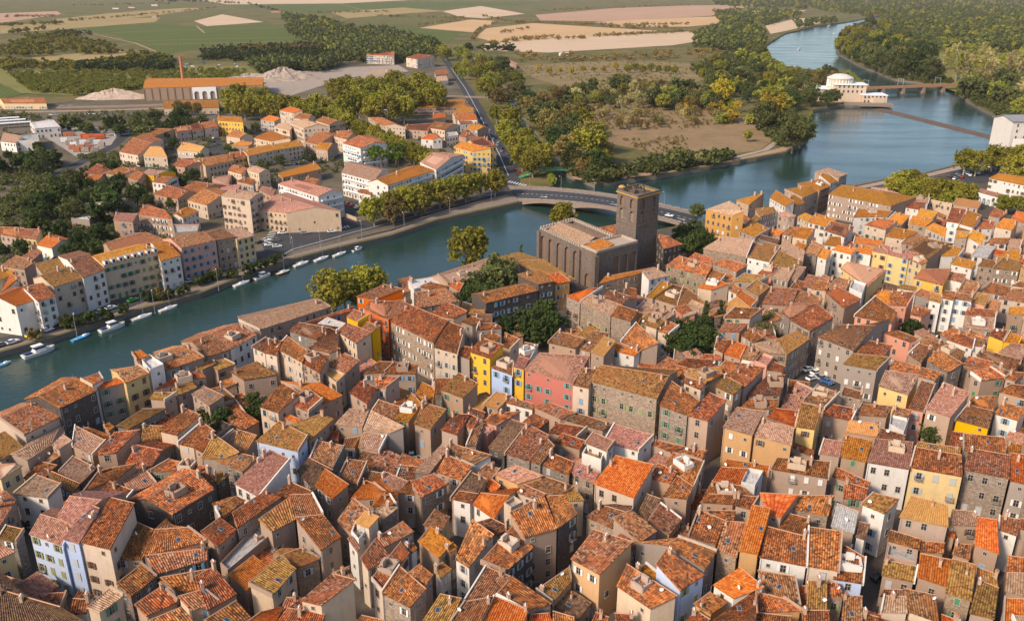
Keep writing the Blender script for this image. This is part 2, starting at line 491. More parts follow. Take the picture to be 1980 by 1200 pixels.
wb = MB().poly([(-2500, -100, WATER_Z), (2500, -100, WATER_Z), (2500, 4500, WATER_Z), (-2500, 4500, WATER_Z)])
tag(wb.build('river_water', M['water']), kind='structure')

_lift = [0.0]
def sheet(name, pts, mat, z=None, px=True):
    """a flat patch of ground, a few millimetres to centimetres above what it lies on"""
    if z is None:
        _lift[0] += 0.006
        z = 0.02 + _lift[0]
    q = [P(t[0], t[1], t[2] if len(t) > 2 else z) for t in pts]
    v2 = [Vector((p.x, p.y)) for p in q]
    k = len(v2)
    res = delaunay_2d_cdt(v2, [(i, (i + 1) % k) for i in range(k)], [], 1, 1e-4)
    b = MB()
    b.v = [(p.x, p.y, z) for p in res[0]]
    for f in res[2]:
        b.f.append(tuple(f)); b.m.append(0)
    return tag(b.build(name, mat), kind='structure')

def ribbon(name, pts, width, mat, z=None, kerb=False):
    if z is None:
        _lift[0] += 0.006
        z = 0.02 + _lift[0]
    c = [P(x, y, 0) for x, y in pts]
    L, Rr = [], []
    for i, p in enumerate(c):
        d = ((c[min(i + 1, len(c) - 1)] - c[max(i - 1, 0)]).to_2d()).normalized()
        n = Vector((-d.y, d.x))
        w = width[i] if isinstance(width, (list, tuple)) else width
        L.append((p.x + n.x * w / 2, p.y + n.y * w / 2, z)); Rr.append((p.x - n.x * w / 2, p.y - n.y * w / 2, z))
    b = MB()
    for i in range(len(c) - 1):
        b.poly([Rr[i], Rr[i + 1], L[i + 1], L[i]])
    if kerb:
        for S, s in ((L, 1), (Rr, -1)):
            for i in range(len(c) - 1):
                a, e = Vector(S[i]), Vector(S[i + 1])
                mid = (a + e) / 2; d = e - a
                b.box((mid.x, mid.y, z + 0.05), (d.length, 0.3, 0.14), 1, math.atan2(d.y, d.x))
    return tag(b.build(name, [mat, M['concrete']]), kind='structure')

# old town ground (near bank) and far bank
near = [(-300,985),(-150,918),(0,855),(250,751),(461,671),(640,621),(800,573),(900,543),(1040,511),(1180,465),(1340,433),(1500,395),(1590,367),(1657,358),(1713,348),(1787,336),(1853,320),(1900,301),(1950,290),(2300,320),(2600,1500),(-600,1500)]
sheet('street_paving', near, M['paving'])
EDGE = [(-250,761),(-150,732),(0,690),(110,658),(263,607),(387,574),(467,542),(567,507),(660,483),(757,460),(847,430),(1026,391)]
EDGE = [(x, y, WATER_Z) for x, y in EDGE]
sheet('suburb_ground', EDGE + [(985,330),(930,215),(870,120),(700,115),(480,150),(100,200),(-250,215)], M['suburb'])
sheet('quay', EDGE + [(990,378),(850,412),(757,443),(660,468),(560,493),(467,525),(387,553),(263,588),(110,640),(0,672),(-250,725)], M['stone'])
ribbon('road', [(-200,703),(0,662),(110,633),(210,600),(353,548),(480,502),(560,478),(660,452),(757,428),(860,400),(975,368)], [9,9,9,9,9,9,12,11,10,10,12], M['asphalt'])
sheet('plaza', [(505,470),(520,452),(610,437),(640,420),(720,428),(690,446),(570,480),(520,500)], M['asphalt'])
ribbon('road', [(975,368),(985,345),(968,300),(945,255),(925,215),(900,170),(872,130),(845,95),(835,80)], [16,14,13,13,12,12,11,10,9], M['asphalt'])
ribbon('pavement', [(955,300),(930,250),(910,212)], 4, M['soil'])
ribbon('road', [(-60,420),(30,388),(110,340),(170,306),(215,285),(245,260),(262,243)], 8, M['asphalt'])
ribbon('road', [(215,292),(300,330),(345,352)], 6, M['asphalt'])
sheet('yard', [(70,255),(160,245),(235,250),(215,280),(150,305),(120,285)], M['concrete'])
sheet('yard', [(610,420),(640,385),(700,390),(735,410),(700,430)], M['asphalt'])
sheet('parking_ground', [(400,270),(425,265),(440,300),(410,310)], M['asphalt'])
sheet('parking_ground', [(560,310),(640,290),(660,300),(600,330)], M['asphalt'])
ribbon('railway_bed', [(-200,216),(0,210),(220,206),(430,199),(640,190),(860,186),(1000,191),(1150,190),(1330,186),(1480,178),(1560,172)], 16, M['rail'])
ribbon('railway_bed', [(-200,226),(0,218),(220,213),(430,206)], 8, M['soil'])
sheet('gravel_yard', [(500,172),(540,142),(640,132),(770,126),(790,138),(740,150),(640,160),(560,186)], M['gravel'])
sheet('bank_meadow', [(1108,345),(1098,330),(1150,318),(1280,318),(1330,325),(1430,306),(1508,286),(1546,268),(1555,276,WATER_Z),(1518,298,WATER_Z),(1430,315,WATER_Z),(1320,336,WATER_Z),(1207,353,WATER_Z),(1150,362,WATER_Z)], M['soil'])
sheet('meadow', [(1090,205),(1200,197),(1330,192),(1420,215),(1495,250),(1500,268),(1470,290),(1330,310),(1240,290),(1180,278),(1125,240)], ground_mat('dry_meadow', [(0.14,0.11,0.045),(0.25,0.165,0.085),(0.30,0.19,0.11)], 0.05, 0.4))
ribbon('footpath', [(1330,322),(1430,303),(1480,290),(1505,272),(1498,255),(1490,248)], 4.5, M['gravel'])
ribbon('footpath', [(1505,272),(1530,270),(1552,262)], 3.5, M['gravel'])
sheet('meadow', [(1000,128),(1180,116),(1330,122),(1400,140),(1330,165),(1180,185),(1120,180),(1030,150)], ground_mat('olive_meadow', [(0.13,0.105,0.04),(0.22,0.16,0.075),(0.27,0.19,0.10)], 0.03, 0.3))
ribbon('footpath', [(1010,146),(1120,143),(1250,142),(1400,150)], 4, M['soil'])
sheet('car_park', [(1825,345),(1835,328),(1880,322),(1960,310),(2060,300),(2060,330),(1960,345),(1870,356)], M['asphalt'])
ribbon('promenade', [(1600,372),(1657,362),(1713,351),(1787,339),(1853,324),(1895,306)], 8, M['gravel'])
sheet('square', [(1545,745),(1560,705),(1600,700),(1640,720),(1630,765),(1580,770)], M['asphalt'])

# fields of the far plain
F_VINE = ground_mat('vineyard', [(0.075,0.095,0.018),(0.115,0.13,0.03)], 0.01, 0.2, rows=(0.35, 7.0, (0.04,0.055,0.012), 0.18))
F_VINE2 = ground_mat('old_vineyard', [(0.10,0.095,0.025),(0.16,0.135,0.045)], 0.01, 0.2, rows=(1.1, 9.0, (0.06,0.06,0.02), 0.2))
F_STUB = ground_mat('stubble_field', [(0.44,0.27,0.13),(0.56,0.36,0.19)], 0.006, 0.1)
F_PINK = ground_mat('ploughed_field', [(0.36,0.21,0.13),(0.46,0.29,0.19)], 0.006, 0.1)
F_PALE = ground_mat('pale_field', [(0.47,0.33,0.21),(0.58,0.42,0.28)], 0.006, 0.1)
F_DRY = ground_mat('dry_grass_field', [(0.26,0.19,0.07),(0.36,0.26,0.12)], 0.008, 0.1)
F_REED = ground_mat('reed_bed', [(0.10,0.11,0.03),(0.20,0.18,0.055),(0.14,0.13,0.045)], 0.02, 0.3)
for pts, m in [
  ([(140,58),(215,50),(300,46),(400,52),(520,47),(545,52),(655,78),(560,84),(400,91),(320,106),(262,82),(215,66)], F_VINE),
  ([(375,41),(430,28),(510,43),(400,51)], F_PALE),
  ([(300,32),(400,17),(440,22),(380,40),(300,45),(210,42)], F_VINE2),
  ([(100,38),(215,26),(350,16),(400,16),(290,32),(140,47)], F_DRY),
  ([(0,50),(60,47),(150,40),(310,34),(300,43),(130,56),(0,66)], F_DRY),
  ([(-150,40),(0,26),(110,22),(120,28),(20,42),(-150,62)], F_PINK),
  ([(0,20),(120,10),(250,3),(420,8),(350,15),(120,21)], F_VINE2),
  ([(390,1),(640,-2),(800,0),(660,7),(440,9)], F_PALE),
  ([(440,11),(660,8),(820,3),(1060,4),(1000,10),(860,14),(720,22),(600,26)], F_VINE),
  ([(640,24),(780,15),(860,22),(790,26),(670,36)], F_DRY),
  ([(670,38),(790,26),(895,33),(800,48),(730,50)], F_VINE2),
  ([(700,52),(800,50),(890,63),(870,83),(800,74),(760,64)], F_VINE),
  ([(855,22),(930,12),(1015,27),(935,36),(890,33)], F_PALE),
  ([(1035,29),(1190,16),(1330,11),(1460,10),(1375,31),(1180,42),(1045,40)], F_PINK),
  ([(812,54),(910,38),(962,41),(917,63)], F_STUB),
  ([(920,72),(940,55),(1030,45),(1275,60),(1150,70),(960,83)], F_STUB),
  ([(1150,43),(1330,34),(1470,30),(1440,42),(1330,52),(1190,52)], F_STUB),
  ([(935,98),(935,85),(1120,72),(1340,61),(1400,72),(1300,88),(1060,102)], F_PALE),
  ([(1440,22),(1560,20),(1545,26),(1450,30)], F_STUB), ([(1480,50),(1540,36),(1620,34),(1600,42),(1520,60),(1490,66)], F_PALE),
  ([(60,112),(230,96),(262,112),(240,126),(120,130)], F_DRY),
  ([(-100,170),(0,163),(48,182),(0,192),(-100,196)], F_VINE),
  ([(-60,140),(0,134),(270,126),(480,128),(500,142),(270,165),(140,185),(40,180),(0,160)], F_REED),
  ([(0,395),(70,360),(130,330),(60,400),(0,425)], F_VINE),
  ([(1640,90),(1700,80),(1980,90),(2100,100),(2100,180),(1880,190),(1800,160)], F_REED),
]:
    sheet('field', pts, m)

for pts in ([(215,64),(300,60),(440,56),(545,53)], [(262,80),(400,76),(560,74),(640,74)], [(268,88),(420,84),(600,80)], [(140,57),(262,84),(320,108)], [(545,52),(655,79)], [(655,8),(720,24),(780,16)], [(812,55),(917,64)], [(380,51),(395,64)], [(0,66),(140,56)]):
    ribbon('farm_track', pts, 4.0, M['soil'])
# the quay walls of worked stone and the small parapet along the far quay
def parapet(name, pts, h, w, mat, z0=0.0, label=None, cat='wall'):
    b = MB()
    c = [P(x, y, z0) for x, y in pts]
    o = c[len(c) // 2]
    for i in range(len(c) - 1):
        d = c[i + 1] - c[i]; m = (c[i] + c[i + 1]) / 2
        b.box((m.x - o.x, m.y - o.y, h / 2), (d.length + w, w, h), 0, math.atan2(d.y, d.x))
    ob = b.build(name, mat); ob.location = (o.x, o.y, z0)
    return tag(ob, label, cat)
parapet('quay_parapet', [(690,462),(757,446),(850,413),(930,392),(985,380)], 1.0, 0.5, M['stone'], label='low pale stone parapet behind the plane trees on the far quay')
parapet('garden_wall', [(612,405),(650,412),(690,428),(718,424)], 2.0, 0.4, WALL['C'], label='pale garden wall beside the plaza parking yard')
parapet('riverside_parapet', [(1650,362),(1713,349),(1787,337),(1853,321),(1893,303)], 1.0, 0.5, M['stone'], label='low stone parapet along the promenade by the right hand riverbank')
# ================================================================== HOUSES
# each line: visible roof slope as  eave-left  eave-right  upper-right  upper-left (survey points of its sheet), eave height, roof kind, roof, wall
# kinds: s one slope, g gable, h hipped, f flat roof terrace
SHEETS = [
(0, 960, 4.95, """
275 355 600 470 720 260 385 165 11 g p L:olive
545 185 700 270 975 30 665 -10 13 g p B
585 400 755 450 955 110 880 80 12 s p L
755 430 1055 505 1290 60 1065 5 12 s o C
1075 600 1365 600 1470 310 1305 240 8 s o B
1365 570 1980 420 1800 290 1480 310 9 g o B
1500 740 1990 600 1990 490 1390 560 8 g b S
1250 955 1505 760 1360 640 1110 830 8 s o S
1400 1140 1705 1000 1550 850 1285 1030 8.5 s o B
1520 1300 1870 1200 1740 1050 1420 1180 9 s o B
1830 1090 2100 1000 1950 880 1700 950 9 s b C
950 1110 1185 945 1060 870 825 1060 11 s t C
-50 1260 840 1200 580 1050 -50 870 9 g k S
660 1130 830 1110 860 980 700 970 8 g o W
-60 620 150 525 70 470 -100 520 8 s p E
-60 830 75 880 235 805 0 740 6 s p B
-20 400 150 430 230 310 60 270 8 s g S
-20 310 160 30 60 -60 -140 100 9 g b T
1650 170 2060 -80 1880 -255 1400 20 10 g o D
1680 900 1990 880 1990 690 1530 770 8 s o S
"""),
(400, 960, 4.95, """
130 210 370 30 280 -10 80 100 9 g o B
100 480 290 310 130 190 -60 330 9 s o B
290 300 720 0 560 -60 240 150 10 s o T
200 745 650 370 470 295 120 670 6.5 f w B
620 335 850 215 800 -5 490 215 9 s g B
1090 515 1290 380 1120 165 840 195 9 s o B
850 190 1110 160 1010 -30 790 -20 9.5 s b B
860 680 1090 590 890 490 720 550 7 g g T
630 945 860 680 690 560 400 830 8 s g C
380 900 590 660 450 555 205 745 7.5 s r B
0 1090 295 925 70 665 -120 760 9 s o B
200 1340 430 1150 285 985 -30 1180 9 s o B
620 1280 740 1040 510 1100 330 1230 8 g r B
700 1090 900 1060 900 960 760 960 7 s b W
600 1290 1090 1290 1135 1120 770 1060 8 g o T
890 990 1095 1040 1420 790 1200 730 11 s b C
1270 840 1415 790 1365 660 1195 730 12 s b B
1240 230 1380 345 1590 150 1400 10 9 s b B
1680 220 1835 100 1700 70 1590 150 9 s t S
1420 250 1550 300 1650 190 1510 130 11 s a C
1455 450 1565 320 1420 260 1375 360 9 f w W
1440 530 1475 490 1390 370 1345 400 8.5 s p W
1540 700 1760 560 1620 395 1470 590 8.5 s b C
1700 480 1990 330 1880 230 1630 390 9 s b B
1680 900 1940 530 1860 425 1575 780 9.5 s o C
1670 920 1945 1060 2100 880 1845 660 9.5 s o T
1400 1210 1690 1220 1700 1180 1480 1130 9 s o B
1580 90 1810 75 1750 -20 1680 -20 9 h r C
"""),
(800, 960, 4.95, """
240 585 370 440 165 275 40 425 7 s y B
345 545 425 475 375 430 310 500 6.5 s y B
270 330 350 185 205 115 95 270 7 s b B
365 20 540 60 620 -30 430 -60 8.5 s o W
560 70 770 215 920 -10 640 -40 8 g r W
395 595 530 680 770 360 560 215 8.5 s o W
600 240 800 370 920 290 740 200 8 s b B
880 715 1150 480 950 275 640 620 9 s o D
1060 390 1380 300 1250 -20 920 150 11 s o B
1380 300 1575 160 1440 -20 1270 -10 11 s o D
1140 410 1370 310 1300 250 1070 360 10 f w T
930 140 1060 80 960 15 850 90 10 f w C
1640 190 1990 340 2050 150 1800 75 9 g b T
1500 590 1780 745 2100 430 1720 310 10 s b O:white
1330 1010 1510 800 1490 670 1170 890 7 s g T
480 1000 800 960 930 760 690 665 9 s b B
1090 1090 1330 1020 950 755 790 930 8.5 s o S
640 1210 1050 1230 1100 1080 770 945 8.5 s r B
330 1230 630 1230 760 950 490 1000 9 s b B
60 1220 340 1230 460 970 250 925 8.5 s g B
0 1020 190 740 60 640 -150 800 10 s o B
-20 540 40 490 0 440 -80 470 9 s o W
255 790 370 690 280 620 200 680 6 s g W
1090 1250 1350 1230 1300 1110 1110 1120 7 s r B
1330 1230 1560 1250 1540 1150 1330 1090 7 s o B
1680 1230 1850 1250 1870 1150 1740 1100 6 s o B
"""),
(1200, 960, 4.95, """
-40 850 285 1070 545 945 60 640 9.5 s o C
280 830 395 765 240 640 130 700 8.5 s y B
570 900 810 745 440 500 335 640 10.5 s o L
810 695 920 520 550 385 440 460 10 g o G
180 440 355 325 110 120 -80 200 10 s b B
30 620 170 440 0 350 -110 450 9 s o T
470 360 585 215 380 60 265 225 8 s b B
150 180 270 230 390 20 250 -30 7 s k B
650 380 915 460 1000 225 745 125 9 s o T
1000 215 1085 250 1105 130 830 130 9 s o B
760 50 1080 70 1130 -20 840 -30 9 s o B
1090 80 1250 120 1320 0 1120 -20 9.5 s o B
915 515 1115 575 1215 245 1000 230 9.5 s b T
1130 515 1320 550 1440 110 1255 75 10.5 s r O
1400 150 1540 200 1700 -20 1330 -40 11 s r B
1325 575 1785 665 1785 380 1400 280 9.5 s o W
1510 300 1780 385 1820 210 1620 160 9 s o B
1630 110 1990 185 2050 -10 1700 -20 10 s o T
1785 660 2090 710 2120 330 1800 285 10 s o C
880 840 1080 970 1375 860 1140 670 8.5 s r W
1390 900 1720 1040 1670 760 1310 700 7.5 s b W
1310 1100 1740 1090 1560 970 1300 910 8 s o O
870 1120 1030 1010 860 905 700 1025 8 s o O
820 1220 1260 1240 1310 1110 1295 885 9 s o B
560 1240 800 1240 860 1170 720 1085 8 s o B
1280 1220 1630 1230 1640 1140 1320 1105 8 s o B
1775 1075 1980 1080 1980 800 1795 800 7.5 s g B
1730 1230 2010 1240 2000 1085 1740 1080 8 s o B
-30 1230 190 1240 90 1120 -60 1110 7 s o C
1715 1050 1785 1060 1790 850 1690 850 6 s o B
"""),
(1580, 960, 4.95, """
150 785 440 830 465 580 210 430 8.5 s o L
90 940 260 965 220 830 95 805 7.5 s o T
230 1230 440 1230 435 950 255 930 7 s b T
430 1230 600 1240 590 1150 440 1105 6.5 s o B
130 280 355 350 400 140 190 60 9 s w B
0 170 145 190 160 50 0 20 9 s o S
425 70 650 165 790 20 540 -40 10 s g W
365 380 460 410 510 260 400 235 8 s k W
785 190 1260 285 1250 80 900 -10 11 s a B
1265 265 1560 275 1500 140 1290 120 9.5 s t B
1505 455 1745 545 1725 220 1535 190 8.5 s r B
1735 310 1920 375 1960 220 1745 180 8.5 s b W
1930 300 2050 330 2050 230 1950 200 9 s o B
665 415 980 505 1000 405 700 315 8.5 s o B
645 590 955 665 975 520 680 440 7 f w B
615 745 930 815 960 665 640 600 6.8 s g B
985 520 1215 540 1225 440 990 420 8 s o B
955 765 1260 865 1285 600 985 540 7.5 s r B
1225 915 1480 1000 1525 650 1290 590 8 s g T
1455 1110 1700 1170 1740 870 1545 790 7.5 s g B
1540 800 1735 870 1720 740 1530 670 7.6 s g B
1290 545 1465 600 1485 460 1325 440 6.5 s b B
1240 370 1320 395 1330 300 1250 290 7.5 s r B
610 1100 870 1110 860 950 640 945 7 s t C
880 1100 1170 1200 1140 940 830 875 7 s b C
600 950 830 960 820 885 640 880 6.5 s b B
1810 710 2050 740 2050 590 1825 560 7 s o B
1800 900 2050 960 2050 730 1815 720 7 s t B
1780 1230 2080 1250 2060 980 1795 965 8 s r W
1190 1240 1390 1240 1350 1180 1190 1120 6 s r T
"""),
(0, 720, 4.95, """
235 595 590 415 360 270 0 430 9.5 g b C
570 340 930 170 730 40 370 225 12 g o D
890 125 990 65 950 0 770 60 13 s o W
945 160 1190 95 1110 50 900 125 11.5 s r G:green
1200 105 1430 5 1330 -70 1110 -10 12 g b E
1480 160 1980 40 1900 -20 1650 60 9 s o B
1710 220 1890 140 1830 75 1640 160 8 s g B
1430 250 1570 265 1690 185 1470 190 8.5 s g B
1830 205 2000 320 2150 220 1950 130 8 s t B
1230 540 1590 345 1360 355 1110 510 7.5 s g S
1040 560 1100 515 1045 475 990 510 7.5 s y B
260 840 500 690 560 560 130 780 7.5 g t B
690 700 880 795 1015 650 720 505 8 s t B
490 690 560 735 690 650 600 590 8 s t B
560 950 770 1065 925 910 705 800 5.5 s t D
560 1080 690 1160 770 1060 430 915 5.5 s g D
130 1160 450 1200 585 1060 350 975 8 s t W
0 1020 215 890 150 870 -100 880 7.5 s t E
0 840 230 705 50 560 -120 640 8 s g B
920 785 1110 765 1340 545 1090 570 8.5 s o B
1010 650 1085 600 850 520 770 530 6.5 s o B
1350 640 1540 665 1560 510 1370 500 6 s g B
1525 560 1695 600 1920 405 1775 340 9.5 s o C
1700 680 1850 715 2060 560 1940 475 8.5 s o C
1850 720 2010 800 2080 680 1960 610 8.5 s o B
1200 870 1430 930 1560 740 1300 690 6.5 g o S
1440 935 1830 965 1990 900 1620 830 6.5 s o S
800 1140 1130 1010 1310 865 960 930 7.5 s o B
870 1210 1180 1240 1275 1125 1050 1040 7.5 s o B
1420 1150 1570 1180 1720 1020 1580 1015 6 s o S
600 1250 870 1230 900 1150 700 1160 7 s o B
"""),
(400, 720, 4.95, """
0 310 100 300 60 180 -60 180 6.5 s y B
100 290 265 240 130 130 20 160 7 s g B
500 325 680 385 900 200 720 100 9 s o C
1080 320 1305 215 1080 90 860 110 8.5 g r B
760 290 970 375 1110 250 960 140 9 s o B
465 655 870 755 965 600 690 460 10 s g L
980 650 1220 440 1100 390 790 500 9.5 s g B
740 440 870 480 900 450 790 400 7 s r B
1360 190 1530 300 1640 150 1470 80 8.5 s o B
1620 140 1710 150 1850 40 1600 40 10 s o B
1580 360 1800 460 1860 330 1650 260 7.5 s b B
1220 495 1490 520 1560 350 1360 345 8.5 s t B
1495 545 1745 580 1890 515 1570 360 9 s t G
1445 715 1645 755 1725 600 1500 565 7 s t B
1110 640 1260 650 1270 510 1215 500 6 s o B
1300 705 1420 710 1470 610 1320 630 7 s o B
980 840 1200 930 1320 700 1060 650 7.5 s b S
860 940 1030 1135 1210 930 975 810 8 s k B
1035 1080 1200 1210 1360 1070 1130 915 8.5 s r B
1260 1010 1440 1070 1535 850 1350 825 7 s b S
1370 1210 1780 1200 1600 1060 1520 1030 8 h r B
1505 1000 1640 1035 1680 960 1540 935 6.5 s k B
1620 1080 1820 1160 1930 1040 1700 945 8 s p B
1815 1150 2050 1170 2060 1050 1940 1030 8 s o B
1800 450 1930 475 2060 300 1960 190 8 s y B
260 1060 500 1190 800 830 600 735 9.5 s p W
85 845 340 950 490 810 280 760 8.5 s b S
-60 820 150 830 310 760 60 580 9 s g B
250 720 370 770 480 600 290 540 7.5 s g B
-60 590 40 545 0 500 -80 500 9 s r B
-60 1120 100 1025 0 935 -120 980 9 s o D
100 1070 220 970 130 940 50 980 8 s g D
610 1190 1010 1200 1000 1130 790 1040 9 s o B
"""),
(800, 720, 4.95, """
0 490 160 545 315 350 90 285 9 s g B
-10 250 190 270 210 150 80 90 8.5 s y B
-20 340 80 290 150 250 0 215 8.5 s y B
255 160 470 245 620 105 430 0 9.5 s g B
515 335 655 365 740 240 620 210 5.5 s a B
660 310 805 350 940 215 790 185 6 s a B
650 250 740 215 700 185 620 205 5.5 s a B
850 280 1140 355 1150 300 950 240 6.5 s b W
1145 325 1400 440 1560 380 1290 280 7 s b B
1420 445 1810 555 1900 490 1530 375 6.5 s b B
1285 570 1555 620 1660 525 1370 480 7 s o B
1345 660 1590 735 1645 650 1420 575 7.5 s o B
1640 670 1850 755 1925 655 1720 570 9.5 s p W
1600 800 1800 870 1830 780 1640 730 7.5 f a W
1500 950 1720 1060 1780 960 1560 845 8 s p T
1720 1060 2110 1200 2300 880 1930 790 10 s r C
710 715 870 775 1085 495 935 445 8.5 s k D
880 775 1110 850 1300 600 1090 490 8.5 s b S
1110 850 1215 880 1350 700 1250 600 8.4 s b S
1215 880 1490 985 1535 855 1320 765 8 s o S
665 465 790 505 1030 370 740 385 9 s o P
605 590 710 625 780 570 670 530 7.5 f w P
255 545 420 600 540 400 390 390 9 s o B
470 480 560 555 635 440 530 395 9.5 s o B
500 700 600 690 680 480 560 550 8.5 s b B
500 390 670 440 690 380 530 330 8 s b B
300 745 580 875 750 790 340 670 8 s b W
215 950 450 1030 565 890 310 780 8 s o B
0 950 150 965 330 740 270 680 7.5 s t S
60 1200 330 1060 190 965 -30 1040 9 s o T
350 1210 590 1220 700 1020 550 950 8 s k B
765 970 990 1065 1240 985 960 880 9.5 s p O
655 1070 770 1145 835 1080 740 1010 8 s r O
600 960 750 1020 830 920 700 880 7 s b B
975 1145 1190 1220 1270 1160 1060 1070 8.5 s b C
1080 1070 1370 1180 1540 1090 1230 980 9 s b B
1330 1230 1640 1220 1560 1120 1440 1100 8.5 s g C
"""),
(1200, 720, 4.95, """
-290 80 350 250 470 30 -200 -75 12 g g T:olive
370 315 640 410 760 270 490 80 11.5 s o T:green
640 410 840 465 1015 265 850 190 11.5 s o B
600 95 770 165 820 100 620 40 12.5 s o C
800 100 990 20 960 -60 600 -20 11 s g B
900 130 1080 215 1170 120 1000 30 11 s g B
1180 150 1360 -20 1250 -90 1000 10 11 s o B
1215 215 1530 215 1580 20 1400 30 8 s b B
1140 340 1500 350 1510 255 1230 250 8 s o B
975 520 1265 600 1375 370 1110 330 10 s t O
1270 600 1640 695 1665 535 1350 445 9.5 s t O
1400 420 1670 515 1705 365 1490 340 8 s r B
1675 515 1865 545 1935 330 1725 285 9.5 s g E
1750 270 2000 320 2050 180 1890 120 8 s b B
-160 660 170 750 315 600 -60 490 8 s p W
290 680 480 760 620 710 330 640 7.5 s o B
570 750 790 820 830 745 620 720 8 s o B
420 880 700 1085 800 850 500 760 9 s o W
270 1005 480 1060 540 950 360 865 9 s o B
400 1180 640 1210 700 1090 540 980 9 s o B
880 1030 1150 1080 1220 920 960 900 8.5 s r B
960 905 1410 980 1430 890 1020 825 8.5 s r B
780 1210 1320 1220 1150 1080 870 1040 8.5 s o B
1140 1080 1290 1115 1375 965 1210 935 8.8 f w W
1440 920 1990 1010 2010 850 1500 810 9 s o B
"""),
(1580, 720, 4.95, """
0 320 70 340 215 190 0 130 8 s b B
230 205 430 250 445 190 260 135 8 s b T
585 125 875 215 985 20 650 -20 10 s t E
870 340 1025 375 1130 110 1000 75 9 s b P
1035 345 1280 425 1465 195 1210 90 10 s p B
1320 450 1645 535 1690 370 1440 305 8 s b Y
1450 300 1690 360 1710 220 1480 230 7.5 s o S
1695 390 1925 460 2010 350 1780 280 8.5 s o W
1735 180 2050 260 2060 130 1860 110 9.5 s o B
1795 50 1900 80 1990 0 1880 -10 9 s o B
1570 75 1815 45 1770 -40 1500 -20 8 g o B
370 400 670 425 725 320 430 295 7.5 s b B
50 400 330 460 380 350 150 300 7.5 s o B
680 520 830 600 890 440 700 400 8 f w W
715 395 870 430 905 360 740 325 9 s b W
275 565 580 615 595 490 310 455 8.5 s a B
225 805 470 855 530 650 260 595 8 s y B
20 770 220 805 245 660 65 630 7.5 s p B
475 855 890 925 925 665 560 630 10 s p W
550 640 840 670 850 600 610 530 8.5 s b B
890 905 1400 995 1385 790 940 710 10 s o E:grey
930 730 1380 790 1370 720 960 660 9.5 s g B
1405 925 1845 1015 1855 790 1450 720 10 s b T
1400 740 1810 760 1790 620 1400 580 9 s o B
1845 1030 2060 1080 2060 790 1860 770 9.5 s r G
1260 700 1390 720 1400 575 1290 560 8.5 s o B
1810 740 2050 780 2050 700 1820 670 8 s y B
140 990 490 1110 515 1050 180 900 7.5 s o B
250 1200 470 1220 490 1110 265 1040 8 s o B
"""),
(400, 520, 4.95, """
510 580 1190 360 1050 285 305 485 9 h t B
225 770 485 630 300 515 40 620 9 g b W
0 840 225 770 40 620 -150 690 9 g b B
430 745 555 805 640 680 570 655 10.5 s b C
550 800 670 830 720 690 640 675 10.5 s o C
665 760 910 895 970 790 770 640 11 s o C
910 900 1080 1000 1170 830 960 770 10.5 s o B
785 590 1050 680 1195 565 880 510 9 g b S
1000 740 1260 780 1250 590 1190 570 9 s b B
970 750 1170 800 1280 760 1050 690 8.5 s b B
1255 600 1430 715 1580 605 1350 515 11 s b C
1480 560 1580 610 1665 540 1530 505 11.5 s b Y
1330 455 1440 505 1555 435 1410 385 13 s b Y
1060 520 1260 580 1330 520 1150 460 9.5 s w W
800 575 1420 390 1400 360 840 545 8.5 s o B
1500 375 1740 485 1790 310 1560 300 12.5 s b A
1740 485 1970 410 1900 290 1780 310 12.5 s b A
1425 260 1610 290 1880 190 1690 145 12 s b A
1150 910 1330 1000 1465 875 1320 800 9 s b B
1085 1000 1240 1115 1340 1020 1140 950 8 f a C
350 1060 675 1010 480 880 225 985 7.5 s g B
100 970 270 910 170 860 0 890 6.5 s g B
1490 1000 1700 985 1800 890 1640 880 9 s o B
1700 1000 2000 1000 2020 910 1790 890 9 s o B
"""),
(800, 500, 4.95, """
-225 600 190 805 330 590 -60 430 12 s o T
150 530 380 570 515 500 310 410 11 s o B
0 480 440 405 310 280 0 330 10.5 s b B
190 845 420 910 490 660 330 600 11.5 s o C
415 915 535 965 570 850 470 835 10.5 s o G
535 890 730 955 865 825 640 755 12 s o Y
665 745 775 795 835 745 740 685 12 s o B
850 840 920 865 1015 770 870 705 10 s o C
735 1040 945 1115 955 985 840 930 9.5 s b L
950 1030 1055 1060 1110 960 1010 930 11.5 s p Y:blue
1055 1060 1530 1190 1690 930 1200 900 11.5 s p R:teal
970 1010 1110 970 1190 825 1060 795 11 s p W
1515 1205 1680 1240 1770 1060 1610 1040 11 s b C
1285 800 1550 860 1640 770 1390 690 9 s b B
1580 720 1680 770 1785 670 1690 620 8.5 s g B
1690 890 1820 935 1935 790 1820 740 9 s a B
1550 850 1690 890 1870 710 1720 690 8.5 s b B
690 425 1195 305 1100 230 610 340 9 g o D
1195 245 1350 215 1200 110 990 150 11 s g D
1200 140 1560 200 1250 10 940 20 9 g g D
1350 245 1500 215 1390 130 1260 155 9.5 s r O
330 240 660 180 700 20 230 150 8 g t B
330 250 440 315 480 240 400 210 7.5 s r B
0 290 280 230 240 165 -60 210 7 s w W
60 270 220 320 350 265 170 225 9 s o B
520 530 690 530 680 490 540 485 6 s g B
390 580 560 640 660 585 510 530 9.5 s o G
600 680 850 660 790 615 620 620 9 s o G
1455 355 1590 415 1810 270 1660 290 10 s r T
1590 415 1885 545 1990 440 1700 340 10 s t T
1885 545 2080 600 2150 500 1960 440 10 s o T
1800 370 2000 440 2080 360 1870 300 10 s b B
"""),
